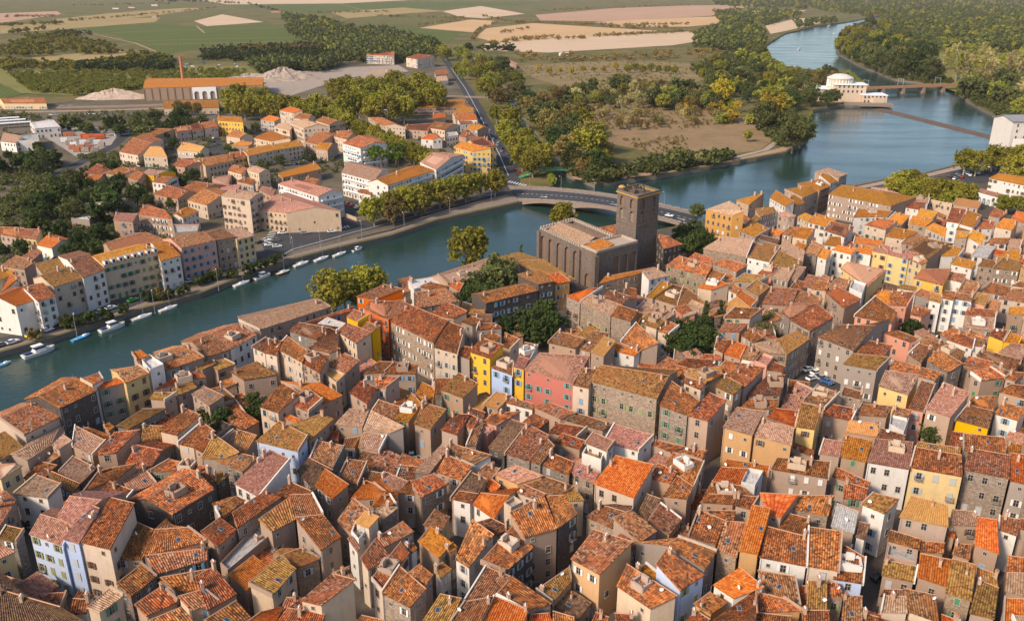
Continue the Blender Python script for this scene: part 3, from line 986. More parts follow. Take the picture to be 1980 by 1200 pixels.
(1200, 500, 4.95, """
-210 240 170 145 330 80 -150 170 9 s y B
270 205 470 160 330 80 200 120 10.5 s t W
245 365 310 375 500 245 400 215 7.5 s y B
310 375 540 450 620 280 500 245 7 s g B
540 450 830 450 720 340 600 260 7 s g B
510 465 600 550 720 510 620 430 7 s o P
640 440 790 480 800 440 680 390 7.5 s t G
200 520 420 590 540 520 330 455 7.5 s t B
175 615 345 670 430 590 270 510 8 s g C
350 690 460 720 560 640 470 600 8.5 s o C
0 790 190 875 365 805 150 610 9 s o B
-100 870 130 930 195 880 -80 790 8 s r W
0 570 90 590 210 520 20 470 9 s r T
90 590 175 615 215 535 120 505 8.5 s y B
0 440 160 370 150 290 50 270 9 s o B
430 65 820 170 880 70 560 -30 10.5 s o T
815 170 960 210 1010 145 870 100 10 s o W
730 275 870 300 1040 240 870 190 9.5 s r C
950 210 1080 215 1100 170 1020 135 9 s o B
1030 300 1110 340 1165 285 1060 230 8.5 s o W
1105 360 1250 465 1310 400 1155 300 8 s r W
980 455 1050 515 1245 470 1110 360 7.5 s a B
1200 290 1320 355 1430 270 1310 205 8 s g B
990 565 1240 570 1370 475 1100 465 9 s o C
1080 215 1300 225 1430 165 1190 140 9 s g B
880 45 1110 125 1220 60 1000 0 10 s o T
1310 140 1450 160 1510 60 1420 50 9 s o P
1440 170 1605 215 1670 100 1530 80 9 s t T
1600 190 1700 190 1780 80 1660 70 9 s t T
1720 260 1990 310 2010 200 1790 150 8 s b C
1610 300 1740 300 1760 220 1680 205 7.5 s o B
1350 430 1640 450 1700 290 1440 270 7.5 s b B
1640 450 1900 430 1940 380 1700 290 7.5 s b B
1530 510 1620 575 1920 430 1640 430 8 s b S
1620 585 1810 690 2040 560 1900 440 9.5 s o T
920 695 1140 700 1225 620 1000 610 9 s b B
1150 730 1280 810 1370 750 1230 660 8 s o B
895 860 980 900 1080 780 920 775 7.5 s o B
985 910 1150 960 1210 830 1080 785 8 s r B
1145 950 1270 980 1330 880 1200 830 8 s b W
1270 1000 1400 1050 1470 960 1340 910 8 f p P
1310 890 1590 920 1520 760 1280 810 9 s t T
1590 920 1820 765 1690 685 1500 770 9.5 s g T
1390 1060 1550 1080 1580 1030 1470 985 7.5 s o B
520 1020 900 1060 930 970 640 950 9.5 s o B
380 1060 560 1130 640 1040 500 1010 9 s o B
540 1140 830 1190 990 1100 640 1050 10.5 s o B
920 1070 1240 1190 1380 1040 1010 970 10.5 s o B
760 950 980 970 950 920 800 910 8 s o B
"""),
(1580, 500, 4.95, """
225 90 480 270 670 110 290 30 9.5 s b E
300 300 430 360 470 260 340 215 9.5 f w W
80 320 260 480 425 385 180 260 9.5 s o B
110 270 270 300 330 210 210 180 9 s b B
0 200 140 230 160 190 60 150 8.5 s b B
-60 290 90 305 130 235 0 205 8.5 s o C
920 185 1210 255 1290 95 1000 100 9.5 s b Y
760 280 950 310 960 270 800 240 8 s g W
940 340 1180 425 1205 350 1000 290 7.5 s b G
355 545 720 625 770 510 560 360 8.5 s o P
690 440 860 450 940 320 700 310 9.5 s o P
520 380 690 430 720 310 630 300 8.5 s y P
890 530 1000 560 1100 490 930 450 7 s o P
1195 375 1310 400 1345 320 1225 305 11 s o W
1300 380 1480 410 1500 350 1345 325 11 s b W
1480 410 1610 450 1655 350 1530 320 9.5 s g P
1070 395 1185 425 1205 350 1085 330 10 s g W
1245 195 1385 225 1430 150 1285 130 9 s b W
1350 310 1500 345 1580 240 1420 190 8.5 s b B
1570 310 1780 350 1860 280 1680 220 8 s o B
1740 380 2000 420 2010 290 1870 285 8 s b C
1860 255 2030 280 2030 220 1940 215 8.5 s o C
1410 540 1700 550 1710 490 1440 470 8 s o B
1410 660 1690 690 1710 540 1420 540 6 s t B
1620 450 1740 500 1765 415 1660 395 8 s b C
1825 525 1990 530 2000 460 1840 465 9 s y B
1640 730 1790 790 1850 690 1700 665 8 s o Y
1780 790 1930 810 1960 750 1830 690 8 s y Y
1735 890 1970 960 2010 820 1850 810 7.5 s t B
1910 745 2050 800 2050 700 1980 690 7.5 s p P
1235 770 1490 860 1510 775 1370 705 8 s o W
1490 830 1600 840 1620 770 1510 740 8.5 s b W
1100 860 1380 970 1420 890 1180 775 7.5 s b B
1520 920 1890 1080 1950 965 1570 865 8 s b B
1390 1010 1650 1060 1690 985 1450 930 8.5 s o T
1570 1165 1810 1140 1660 1040 1470 1090 8.5 s o B
1050 965 1250 1090 1395 1000 1160 860 9 s o S
680 1040 1130 1165 1195 1090 750 970 8 s o B
870 910 1000 1000 1100 850 980 810 8 s b B
630 705 885 795 970 760 770 685 9 s o P
0 745 350 880 560 640 240 630 11 g b G
360 890 640 930 720 830 500 780 10 s o G
245 1005 575 1065 705 940 340 905 9.5 s g G
"""),
(1320, 310, 6.0, """
265 570 575 640 720 580 540 470 13 s t O
770 515 900 430 950 375 620 460 9 s o B
900 655 1090 600 1060 540 840 560 8 s g B
740 730 830 735 910 670 840 630 8.5 s g B
1010 435 1190 535 1300 475 1080 345 11 s y W
1300 530 1425 490 1300 400 1220 430 10 s y B
1390 440 1600 345 1480 290 1180 340 10.5 s y B
1590 350 1715 300 1590 220 1330 270 11 s y B
1715 270 1800 240 1680 145 1580 160 11 s y W
1820 195 1915 155 1690 85 1530 130 12 s t B
1690 390 2420 530 2320 370 1840 285 11 h y B
1450 715 1650 765 1785 690 1550 615 8 s y W
1100 630 1220 665 1310 640 1180 590 12 s p B
1330 650 1450 710 1520 650 1420 610 8 s y C
650 810 840 890 1010 790 860 725 8.5 s o B
1010 850 1130 870 1170 820 1050 790 8 s r B
1270 880 1445 915 1545 795 1370 775 9 s o C
1150 850 1270 875 1370 780 1240 770 8.5 s o B
1640 810 1880 890 1990 770 1720 705 9 s b W
235 1020 740 1120 820 925 460 880 10 s t T
740 1120 900 1060 930 990 810 940 9.5 s b T
745 1120 1010 1180 1140 990 960 950 10 s g W
1020 1190 1300 1300 1400 1180 1120 1040 9.5 s g W
850 890 1100 965 1130 920 900 860 8 s k S
1140 1040 1390 1190 1420 1050 1160 920 9 s t B
1420 1070 1560 1100 1640 990 1500 930 8.5 s b S
1560 1115 1670 1150 1730 1050 1630 1015 9 s o W
1640 980 1850 1000 1840 890 1700 880 8.5 s y W
1290 1000 1400 1050 1440 980 1330 940 8 s o B
1730 1035 1960 1090 2020 1020 1800 985 10 s r W
0 1180 330 1240 360 1140 140 1070 9 s o T
"""),
(1650, 310, 6.0, """
500 510 670 430 390 330 200 310 9 s t B
600 545 760 570 850 490 660 475 8 s o W
700 470 870 490 890 430 720 410 8 s t C
880 470 1150 520 1160 500 900 430 7 f w C
1160 505 1450 555 1495 485 1215 435 9 s a B
0 660 400 650 460 590 60 560 8.5 s y W
130 745 380 805 525 705 280 670 9 s o C
400 690 560 750 660 640 490 605 9 s y B
730 640 920 680 985 600 780 555 9 s o B
640 730 840 765 930 690 690 640 9 s y B
830 780 1060 890 1090 790 930 725 9 s o C
1080 705 1230 730 1310 570 1140 545 9 s o W
1230 735 1390 780 1490 640 1320 570 9.5 s y W
1190 800 1370 815 1400 750 1240 730 8 s y B
1180 900 1320 890 1340 840 1210 830 8 s y C
1320 890 1490 980 1540 870 1390 800 7.5 s o W
1570 635 1700 670 1790 610 1640 550 8.5 s o B
1640 770 1840 810 1920 700 1740 670 9 s o C
1830 660 2010 740 2020 610 1900 590 9 s r B
1420 790 1620 790 1640 710 1500 680 8 s o W
370 880 580 915 760 830 470 775 9 s o C
550 960 700 980 880 880 650 870 8 s b B
0 950 340 990 360 935 20 885 8.5 s r B
35 1065 210 1095 235 1005 70 980 9 s r W
215 1050 390 1090 410 1060 310 960 10 s p E
400 1090 640 1150 760 1080 350 980 10.5 s p E
640 1140 790 1210 860 1170 740 1080 10.5 s o E
640 1040 860 1150 1120 960 820 900 9.5 s g B
1010 1110 1220 1110 1290 1030 1110 985 8.5 s o W
1370 1110 1560 1130 1640 1000 1470 965 8 s w W
1600 1070 1760 1120 1810 1060 1640 1025 8 s r B
1540 960 1780 970 1820 900 1600 900 8 s o W
1780 1010 1930 1030 1960 920 1820 910 7 s t B
1640 1150 1920 1180 1950 1060 1830 1030 8 s o S
1130 1200 1380 1260 1430 1180 1200 1115 8.5 s y W
1440 1220 1640 1250 1680 1170 1520 1140 8.5 s g T
1620 1250 1930 1280 1960 1170 1750 1130 8.5 s g T
1900 1190 2050 1210 2050 1120 1960 1100 9 s r B
"""),
(0, 300, 3.0, """
90 875 215 835 130 760 -20 820 10 g r W
220 850 325 815 250 740 140 770 10.5 g o W
310 765 480 712 400 645 235 700 11.5 g g C
245 690 405 645 370 590 200 630 10 s g B
480 712 610 665 520 568 390 605 12 g b W
600 640 925 560 850 515 545 590 13 g y C:green
930 615 1050 582 975 500 890 520 11.5 g y W
1050 540 1255 492 1190 440 985 480 12.5 g b P:blue
1258 495 1370 472 1290 425 1185 450 12 g b T
1372 492 1478 465 1400 415 1310 440 11 g t E
1500 315 1660 335 1830 300 1600 230 9 g p C
1280 235 1450 260 1490 225 1330 200 15 g t C
1610 165 1845 240 1925 200 1700 140 12 g p W
655 375 770 385 800 340 670 335 9 s p B
800 340 1000 370 960 320 830 290 9 g o B
1060 365 1155 325 1100 300 1020 340 8 g y W
640 555 970 490 850 445 610 510 6 g b B
210 520 300 540 360 490 270 465 5 g r W
0 460 120 480 140 420 0 415 6 s o B
70 470 210 490 240 430 120 425 6 s b E
120 590 190 610 245 560 210 535 5 s b B
0 640 140 660 205 620 90 580 7 s b B
0 720 60 700 90 670 0 650 8 s y B
0 800 60 760 120 700 60 690 9 s r W
890 225 1030 255 1090 210 970 175 6 g o B
1085 260 1200 290 1280 235 1180 195 7 g o C
1010 460 1150 450 1160 410 1000 410 6 f w B
880 155 960 165 1000 130 920 120 6 g o W
820 105 890 120 960 95 860 80 8 g t Y
480 105 560 110 630 80 560 50 6 g o B
480 150 560 160 600 110 500 120 5 g o B
610 105 700 115 790 85 700 65 7 g o B
740 130 800 150 830 110 790 85 7 g o B
990 60 1070 70 1150 40 1050 25 7 g o B
1160 60 1360 20 1350 -10 1130 25 7 g o C
1360 20 1430 5 1410 -20 1340 -10 7 g o E
1320 90 1400 110 1430 80 1350 55 9 g o C
1425 85 1500 105 1535 85 1460 60 10 g t C
1640 130 1865 80 1830 40 1610 105 6 s y B
1050 190 1150 215 1240 170 1130 150 6 g o B
1230 160 1320 175 1340 120 1230 130 6 g p B
1370 150 1470 175 1480 140 1420 130 7 s o B
1260 210 1380 200 1400 170 1290 175 6 s p B
1500 200 1580 240 1600 200 1520 180 7 s p B
1750 155 1830 170 1850 145 1790 130 6 g o B
1520 290 1680 310 1720 250 1580 235 8 g p C
490 300 670 295 680 272 500 285 7 f w G
410 375 520 385 560 330 480 330 4 f w G
"""),
(0, 0, 3.0, """
690 880 800 900 880 830 770 800 7 g o C
800 790 900 790 1000 750 870 745 6 g o B
830 900 970 910 940 855 870 850 7 g a C
1020 765 1110 755 1090 725 1010 740 7 g o B
1115 755 1180 745 1160 710 1100 725 7 g o C
1185 745 1265 735 1245 700 1170 710 7 g o C
1265 700 1410 710 1400 680 1260 675 10 g y Y
1025 870 1160 880 1185 850 1060 825 7 g a C
1000 955 1120 960 1140 930 1030 930 7 g o C
1190 965 1360 930 1340 895 1150 925 7 g o C
1440 905 1600 870 1580 845 1420 880 8 g y C
1600 870 1760 845 1740 815 1580 845 8 g y C
1470 800 1570 820 1680 800 1570 755 9 s y C
1310 790 1390 800 1430 775 1350 755 5 g o C
1340 840 1440 845 1470 830 1400 815 4.5 s y B
1510 695 1590 705 1630 685 1560 668 8 s r C
1620 640 1700 655 1755 640 1680 618 12 s r C
1700 685 1790 690 1810 665 1740 655 10 g o C
1680 715 1760 745 1840 720 1750 690 12 g t C
1590 735 1680 760 1700 730 1620 715 9 g t C
1830 700 1910 725 1960 700 1870 675 9 g o C
1770 820 1850 840 1920 790 1850 765 7 g o B
1830 860 1900 870 1930 830 1850 830 7 g y B
1935 790 2010 810 2040 780 1970 765 9 g o C
950 630 1270 625 1270 585 945 590 5 g y C
20 600 270 600 260 568 0 572 5 g o E
200 745 350 735 310 695 180 710 7 g w W
0 820 90 830 130 790 20 770 6 s t W
90 825 230 820 220 775 120 790 6 f w W
"""),
(660, 0, 3.0, """
145 320 305 325 310 300 150 300 11 s o C
375 335 440 345 540 325 440 312 11 s o C
545 435 620 430 610 405 540 410 8 s o C
550 475 620 468 610 440 550 445 5 s t W
440 625 720 620 715 580 460 590 6 g y B
650 650 760 660 770 630 700 610 6 g y C
660 690 770 680 770 650 650 655 6 g o C
690 695 790 695 780 665 700 665 7 g r W
690 720 760 715 750 695 680 700 6 g o W
530 690 605 680 600 655 530 660 5 g r G
720 745 790 755 825 735 760 715 8 g y B
380 750 500 760 540 715 370 725 6 g o B
500 740 600 755 650 720 540 708 7 g o C
460 805 530 810 560 795 510 775 6 g r W
680 790 720 795 750 780 710 757 8 g o B
610 800 680 790 670 770 610 775 6 f w W
650 850 760 880 870 860 700 820 14 s y E
770 860 900 845 830 795 750 815 13 g o E
155 680 240 730 310 720 230 680 8 g o C
30 635 110 650 150 635 90 612 8 g t C
0 800 70 780 60 755 -20 765 8 g o C
5 830 110 860 195 825 100 785 13 g o W
0 1000 190 1050 235 990 30 940 12 g t W
270 1075 540 988 450 955 205 1040 12 g y W
455 940 550 985 640 912 530 885 13 g p W
95 1115 170 1130 180 1105 110 1095 7 g o W
280 815 330 820 345 805 300 795 8 g o C
945 350 1015 380 1020 370 950 335 4 s p B
"""),
(200, 600, 6.0, """
540 720 715 650 540 530 440 600 12 f w W
390 575 530 525 430 455 330 490 13 s r B
720 695 905 635 700 490 540 520 10 s o G
905 635 1170 545 960 400 710 480 10 g b B
1150 685 1320 610 1240 575 1010 660 7.5 s g B
"""),
(660, 300, 3.0001, """
1870 545 1980 515 1900 470 1830 460 9 s o D
1520 455 1600 480 1600 400 1470 425 10 s o D
"""),
(1650, 310, 6.0001, """
1570 205 2080 310 2150 220 1680 150 11 s y W
1410 355 1680 430 1760 400 1480 330 5 s p W
"""),
]

def read_houses():
    out = []
    for x0, y0, sc, txt in SHEETS:
        far = (sc == 3.0)
        for ln in txt.strip().splitlines():
            t = ln.split()
            q = [(x0 + float(t[i]) / sc, y0 + float(t[i + 1]) / sc) for i in range(0, 8, 2)]
            if (x0, y0) in ((1650, 310), (1320, 310)) and t[10] == 'o' and (len(out) * 7) % 5 < 3: t[10] = 'y'      # golden lichen on the riverside roofs, with their golden sunlight painted into the colour
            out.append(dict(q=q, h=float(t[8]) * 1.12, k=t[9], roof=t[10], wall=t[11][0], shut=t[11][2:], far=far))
    return out
HOUSES = read_houses()

SLOPE = 0.30
def solve(hs):
    """survey points -> plan corners and heights"""
    (e1, e2, r2, r1), h, k = hs['q'], hs['h'], hs['k']
    E1, E2 = P(*e1, h), P(*e2, h)
    if k == 'f':
        R1, R2 = P(*r1, h), P(*r2, h)
    else:
        rise = 1.0
        for _ in range(6):
            R1, R2 = P(*r1, h + rise), P(*r2, h + rise)
            d = (E2 - E1).to_2d()
            ln = max(d.length, 0.1)
            dist = lambda p: abs(d.x * (p.y - E1.y) - d.y * (p.x - E1.x)) / ln
            rise = max(0.25, min(2.6, SLOPE * 0.5 * (dist(R1) + dist(R2))))
        R1, R2 = P(*r1, h + rise), P(*r2, h + rise)
    pts = [E1, E2, R2, R1]
    a = sum(pts[i].x * pts[(i + 1) % 4].y - pts[(i + 1) % 4].x * pts[i].y for i in range(4))
    if a < 0:
        E1, E2, R1, R2 = E2, E1, R2, R1
    hs['E1'], hs['E2'], hs['R1'], hs['R2'] = E1, E2, R1, R2
    return hs

def ring_of(hs):
    """list of (top corner, is_eave) going round counter-clockwise, plus ridge"""
    E1, E2, R1, R2, k = hs['E1'], hs['E2'], hs['R1'], hs['R2'], hs['k']
    if k in 'sf':
        return [E1, E2, R2, R1]
    m = 0.85
    if k == 'g':
        B1 = R1 + (R1 - E1) * m; B2 = R2 + (R2 - E2) * m
    else:
        ax = (R2 - R1).to_2d().normalized()
        def refl(p):
            w = (p - R1).to_2d(); al = ax * w.dot(ax); pe = w - al
            q = R1.to_2d() + al - pe
            return Vector((q.x, q.y, p.z))
        B1, B2 = refl(E1), refl(E2)
    zb = hs['h'] + (R1.z - hs['h']) * (1 - m if k == 'g' else 0)
    B1.z = B2.z = zb
    return [E1, E2, B2, B1]

def lerp(a, b, t): return a + (b - a) * t

def slab(b, poly, th, mat, eave_dir):
    """one slope of tiles as a slab; poly counter-clockwise from above, first edge the eave; UV in metres"""
    o = poly[0]
    u = (poly[1] - poly[0]).normalized()
    nrm = Vector((0, 0, 0))
    for i in range(len(poly)):
        a, c = poly[i], poly[(i + 1) % len(poly)]
        nrm += a.cross(c)
    nrm.normalize()
    v = nrm.cross(u)
    uo, vo = rnd.random() * 50, rnd.random() * 50
    uo = round(uo / 0.4) * 0.4
    if len(poly) == 4 and (o - CAMP).length < 320:           # rows of half-round tiles running up the slope
        A, B, C, D = poly
        n = max(2, int(round((B - A).length / 0.44)))
        k = len(b.v)
        prof = ((0.0, 0.0), (0.22, 0.085), (0.5, 0.12), (0.78, 0.085))
        cols_ = [((i + f) / n, z, (i + f)) for i in range(n) for f, z in prof] + [(1.0, 0.0, n)]
        lv = (D - A).length
        s1, s2 = rnd.uniform(0, .10), rnd.uniform(0, .16)      # old roofs sag
        for t, z, ui in cols_:
            dz = 4 * t * (1 - t)
            b.v.append(tuple(lerp(A, B, t) + nrm * (z - s1 * dz))); b.v.append(tuple(lerp(D, C, t) + nrm * (z - s2 * dz)))
        for i in range(len(cols_) - 1):
            b.f.append((k + 2*i, k + 2*i + 2, k + 2*i + 3, k + 2*i + 1)); b.m.append(mat)
            u0, u1 = uo + cols_[i][2] * 0.4 + 1e-3, uo + cols_[i + 1][2] * 0.4 - 1e-3
            b.uv[len(b.f) - 1] = [(u0, vo), (u1, vo), (u1, vo + lv), (u0, vo + lv)]
    else:
        b.poly(poly, mat, [((p - o).dot(u) + uo, (p - o).dot(v) + vo) for p in poly])
    low = [p - Vector((0, 0, th)) for p in poly]
    b.poly(low[::-1], mat, [(0, 0)] * len(poly))
    for i in range(len(poly)):
        j = (i + 1) % len(poly)
        b.poly([low[i], low[j], poly[j], poly[i]], mat, [((poly[i] - o).dot(u) + uo, vo), ((poly[j] - o).dot(u) + uo, vo), ((poly[j] - o).dot(u) + uo, vo + .2), ((poly[i] - o).dot(u) + uo, vo + .2)])

def build_house_shell(hs, name):
    ring = ring_of(hs)
    k = hs['k']
    E1, E2, R1, R2 = hs['E1'], hs['E2'], hs['R1'], hs['R2']
    c = sum(ring, Vector((0, 0, 0))) / 4
    root = empty(name, (c.x, c.y, 0.0))
    hs['root'], hs['c'] = root, c
    off = (c.x, c.y, 0)
    # wall corners lie inside the roof edge
    ctr = c.to_2d()
    def inset(i):
        p, a, n = ring[i].to_2d(), ring[i - 1].to_2d(), ring[(i + 1) % 4].to_2d()
        d1 = (a - p); d2 = (n - p)
        d1 = d1.normalized() if d1.length > 0.01 else d1
        d2 = d2.normalized() if d2.length > 0.01 else d2
        return p + d1 * 0.22 + d2 * 0.22
    W = [inset(i) for i in range(4)]
    hs['W'] = W
    b = MB()
    g = lambda p, z: (p.x, p.y, z)
    Z0 = -1.0
    th = 0.17
    if k == 'f':
        t = hs['h'] + 0.9
        for i in range(4):
            j = (i + 1) % 4
            b.poly([g(W[i], Z0), g(W[j], Z0), g(W[j], t), g(W[i], t)])
        V = [lerp(w, ctr, min(0.3, 0.3 / max((w - ctr).length, 0.5))) for w in W]
        for i in range(4):
            j = (i + 1) % 4
            b.poly([g(W[i], t), g(W[j], t), g(V[j], t), g(V[i], t)])
            b.poly([g(V[i], t), g(V[j], t), g(V[j], hs['h'] - .2), g(V[i], hs['h'] - .2)])
        hs['tops'] = [t - 0.9] * 4
    elif k == 's':
        tz = [E1.z - th + 0.06, E2.z - th + 0.06, R2.z - th - 0.02, R1.z - th - 0.02]
        for i in range(4):
            j = (i + 1) % 4
            b.poly([g(W[i], Z0), g(W[j], Z0), g(W[j], tz[j]), g(W[i], tz[i])])
        hs['tops'] = tz
    else:
        tz = [E1.z - th + 0.06, E2.z - th + 0.06, ring[2].z - th + 0.06, ring[3].z - th + 0.06]
        for i in range(4):
            j = (i + 1) % 4
            if k == 'g' and i == 1:
                r = lerp(R2.to_2d(), R1.to_2d(), 0.2 / max((R1 - R2).length, 0.5))
                b.poly([g(W[1], Z0), g(W[2], Z0), g(W[2], tz[2]), g(r, R2.z - th - 0.02), g(W[1], tz[1])])
            elif k == 'g' and i == 3:
                r = lerp(R1.to_2d(), R2.to_2d(), 0.2 / max((R1 - R2).length, 0.5))
                b.poly([g(W[3], Z0), g(W[0], Z0), g(W[0], tz[0]), g(r, R1.z - th - 0.02), g(W[3], tz[3])])
            else:
                b.poly([g(W[i], Z0), g(W[j], Z0), g(W[j], tz[j]), g(W[i], tz[i])])
        hs['tops'] = tz
    wall = b.build('wall', WALL[hs['wall']], root, off)
    hs['wall_obj'] = wall
    # roof
    rb = MB()
    if k == 'f':
        rb.poly([g(p, hs['h']) for p in V], 0, [(0, 0), (4, 0), (4, 4), (0, 4)])
        roof = rb.build('terrace_floor', ROOF[hs['roof']], root, off)
    else:
        if k == 's':
            slab(rb, [E1, E2, R2, R1], th, 0, None)
        elif k == 'g':
            slab(rb, [E1, E2, R2, R1], th, 0, None)
            slab(rb, [ring[2], ring[3], R1, R2], th, 0, None)
        else:
            slab(rb, [E1, E2, R2, R1], th, 0, None)
            slab(rb, [ring[2], ring[3], R1, R2], th, 0, None)
            slab(rb, [E2, ring[2], R2], th, 0, None)
            slab(rb, [ring[3], E1, R1], th, 0, None)
        d = R2 - R1
        if d.length > 1.0:
            mid = (R1 + R2) / 2
            n = len(rb.v)
            ax = d.normalized(); sd = Vector((-ax.y, ax.x, 0)) * 0.16
            for p in (R1, R2):
                for q in (sd * -1, Vector((0, 0, 0.12)), sd):
                    rb.v.append(tuple(p + q + Vector((0, 0, 0.015))))
            for f in ((n, n + 3, n + 4, n + 1), (n + 1, n + 4, n + 5, n + 2), (n, n + 1, n + 2), (n + 5, n + 4, n + 3)):
                rb.f.append(f); rb.m.append(1)
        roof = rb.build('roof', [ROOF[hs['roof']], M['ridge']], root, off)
    hs['roof_obj'] = roof
    return root

for hs in HOUSES:
    solve(hs)
    hs['px0'] = hs['q'][0][1]
# the quay row is one straight terrace; names follow size and height
for i, hs in enumerate(HOUSES):
    big = hs['h'] >= 12.6
    nm = ('roof_terrace_house' if hs['k'] == 'f' else ('apartment_house' if big and hs['far'] else ('suburban_house' if hs['far'] else ('tall_town_house' if big else
          ('stone_house' if hs['wall'] in 'STD' else ('rendered_house' if hs['wall'] in 'WCEYLPROAG' else 'town_house'))))))
    build_house_shell(hs, nm)

# ---- low back buildings that fill the blocks between the houses (lanes, squares and gardens stay open)
LANES = [[(1480,712),(1462,738),(1438,772),(1396,822),(1380,861),(1372,905),(1362,940),(1352,985)], [(640,1060),(660,1085),(690,1122),(705,1185),(712,1240)], [(20,1100),(90,1118),(190,1152)], [(1704,1040),(1700,1062),(1682,1142),(1676,1200)],
         [(1960,1110),(1945,1200)], [(690,800),(745,735),(775,700)], [(1790,585),(1700,640),(1600,690)], [(1560,640),(1540,700),(1530,745)], [(1300,620),(1280,660)], [(1130,580),(1190,560)], [(430,800),(500,780)], [(1010,640),(1060,630),(1075,600)]]
OPEN = [[(1540,750),(1555,700),(1610,695),(1645,720),(1635,770),(1580,775)], [(985,610),(1080,590),(1090,660),(1000,670)], [(1285,625),(1385,625),(1390,690),(1300,700)], [(395,785),(440,785),(450,830),(400,835)], [(470,765),(510,765),(515,800),(475,805)], [(785,875),(815,870),(815,905),(788,905)], [(1300,430),(1400,430),(1400,500),(1300,500)], [(1740,615),(1840,615),(1840,665),(1740,665)], [(1040,430),(1290,430),(1290,580),(1040,580)], [(1690,330),(2000,300),(2000,395),(1690,400)], [(600,520),(760,510),(760,600),(600,610)]]
def fill_blocks():
    rings = [[p.to_2d() for p in ring_of(hs)] for hs in HOUSES if not hs['far']]
    boxes = [(min(p.x for p in r), max(p.x for p in r), min(p.y for p in r), max(p.y for p in r)) for r in rings]
    lanes = [[P(x, y, 0).to_2d() for x, y in ln] for ln in LANES]
    opens = [[P(x, y, 3).to_2d() for x, y in pl] for pl in OPEN]
    nearp = [P(x, y, 0).to_2d() for x, y in near]
    def covered(p, pad=0.0):
        for r, b in zip(rings, boxes):
            if b[0] - pad < p.x < b[1] + pad and b[2] - pad < p.y < b[3] + pad and in_poly(p, r): return True
        return False
    def near_lane(p, d):
        for ln in lanes:
            for a, c in zip(ln, ln[1:]):
                w = c - a; t = max(0, min(1, (p - a).dot(w) / max(w.dot(w), .01)))
                if (a + w * t - p).length < d: return True
        return False
    vs, fs = [], []
    for hs in HOUSES:
        ring = ring_of(hs); n = len(vs)
        vs += [tuple(p) for p in ring] + [(p.x, p.y, -1) for p in ring]
        fs += [(n, n + 1, n + 2, n + 3)] + [(n + i, n + (i + 1) % 4, n + 4 + (i + 1) % 4, n + 4 + i) for i in range(4)]
    bv = BVHTree.FromPolygons(vs, fs)
    cs = [sum((p for p in r), Vector((0, 0))) / 4 for r in rings]
    dirs = [(r[1] - r[0]).normalized() for r in rings]
    new = []
    S = 5.2
    y = 95.0
    while y < 420:
        x = -150.0
        while x < 230:
            p = Vector((x + rnd.uniform(-.8, .8), y + rnd.uniform(-.8, .8)))
            x += S
            q = PX((p.x, p.y, 4))
            if not (-60 < q[0] < 2040 and q[1] < 1290): continue
            if not in_poly(p, nearp) or covered(p) or near_lane(p, 3.4): continue
            if any(in_poly(p, o) for o in opens): continue
            if min((p - c).length for c in cs) > 13: continue
            k = min(range(len(cs)), key=lambda i: (cs[i] - p).length)
            u = dirs[k]
            if rnd.random() < .5: u = Vector((-u.y, u.x))
            if u.x < 0: u = -u
            v = Vector((-u.y, u.x))
            h = rnd.uniform(4.2, 5.8)
            top = Vector((p.x, p.y, h + .6))
            d = CAMP - top
            if bv.ray_cast(top, d.normalized(), d.length)[0] is not None: continue
            a, b_ = S * rnd.uniform(.50, .62), S * rnd.uniform(.50, .62)
            z2 = h + 2 * b_ * .28
            E1, E2 = p - u * a - v * b_, p + u * a - v * b_
            R1, R2 = p - u * a + v * b_, p + u * a + v * b_
            hide = 0                                     # facades that the photograph shows stay in view
            for s_ in (p, E1, E2, R1, R2, (R1 + R2) / 2):
                zz = h + .3 if s_ in (E1, E2) else z2
                dr = (Vector((s_.x, s_.y, zz)) - CAMP).normalized()
                hit = bv.ray_cast(CAMP, dr, 900)
                if hit[2] is not None and hit[2] % 5 == 1 and hit[0].z > 2.5 and HOUSES[hit[2] // 5]['h'] > 8.5: hide += 1
            if hide >= 2 or (hide == 1 and rnd.random() < .5): continue
            new.append(dict(q=[(0, 0)] * 4, h=h, k='s', roof=rnd.choice('ooobbbgktp'), wall=rnd.choice('BBBBTTSGC'), shut='', far=False, fill=True, px0=999,
                            E1=Vector((E1.x, E1.y, h)), E2=Vector((E2.x, E2.y, h)), R1=Vector((R1.x, R1.y, z2)), R2=Vector((R2.x, R2.y, z2))))
        y += S
    S2 = 8.6
    y = 100.0
    while y < 400:
        x = 40.0
        while x < 330:
            p = Vector((x + rnd.uniform(-.8, .8), y + rnd.uniform(-.8, .8)))
            x += S2
            q = PX((p.x, p.y, 8))
            if not (2000 < q[0] < 2190 and 440 < q[1] < 1290) or not in_poly(p, nearp): continue
            if any(covered(p + Vector(w_)) for w_ in ((0, 0), (3, 0), (-3, 0), (0, 3), (0, -3))): continue
            u = Vector((1, rnd.uniform(-.3, .1))).normalized(); v = Vector((-u.y, u.x))
            h = rnd.uniform(7.6, 10.4); a, b_ = S2 * .48, S2 * .48; z2 = h + 2 * b_ * .28
            E1, E2, R1, R2 = p - u * a - v * b_, p + u * a - v * b_, p - u * a + v * b_, p + u * a + v * b_
            new.append(dict(q=[(0, 0)] * 4, h=h, k='s', roof=rnd.choice('ooobbgtp'), wall=rnd.choice('BBCTWGO'), shut='', far=False, edge=True, px0=999,
                            E1=Vector((E1.x, E1.y, h)), E2=Vector((E2.x, E2.y, h)), R1=Vector((R1.x, R1.y, z2)), R2=Vector((R2.x, R2.y, z2))))
        y += S2
    for hs in new: build_house_shell(hs, 'back_building' if hs.get('fill') else 'edge_house')
    print('back buildings', len(new))
    return new
HOUSES += fill_blocks()

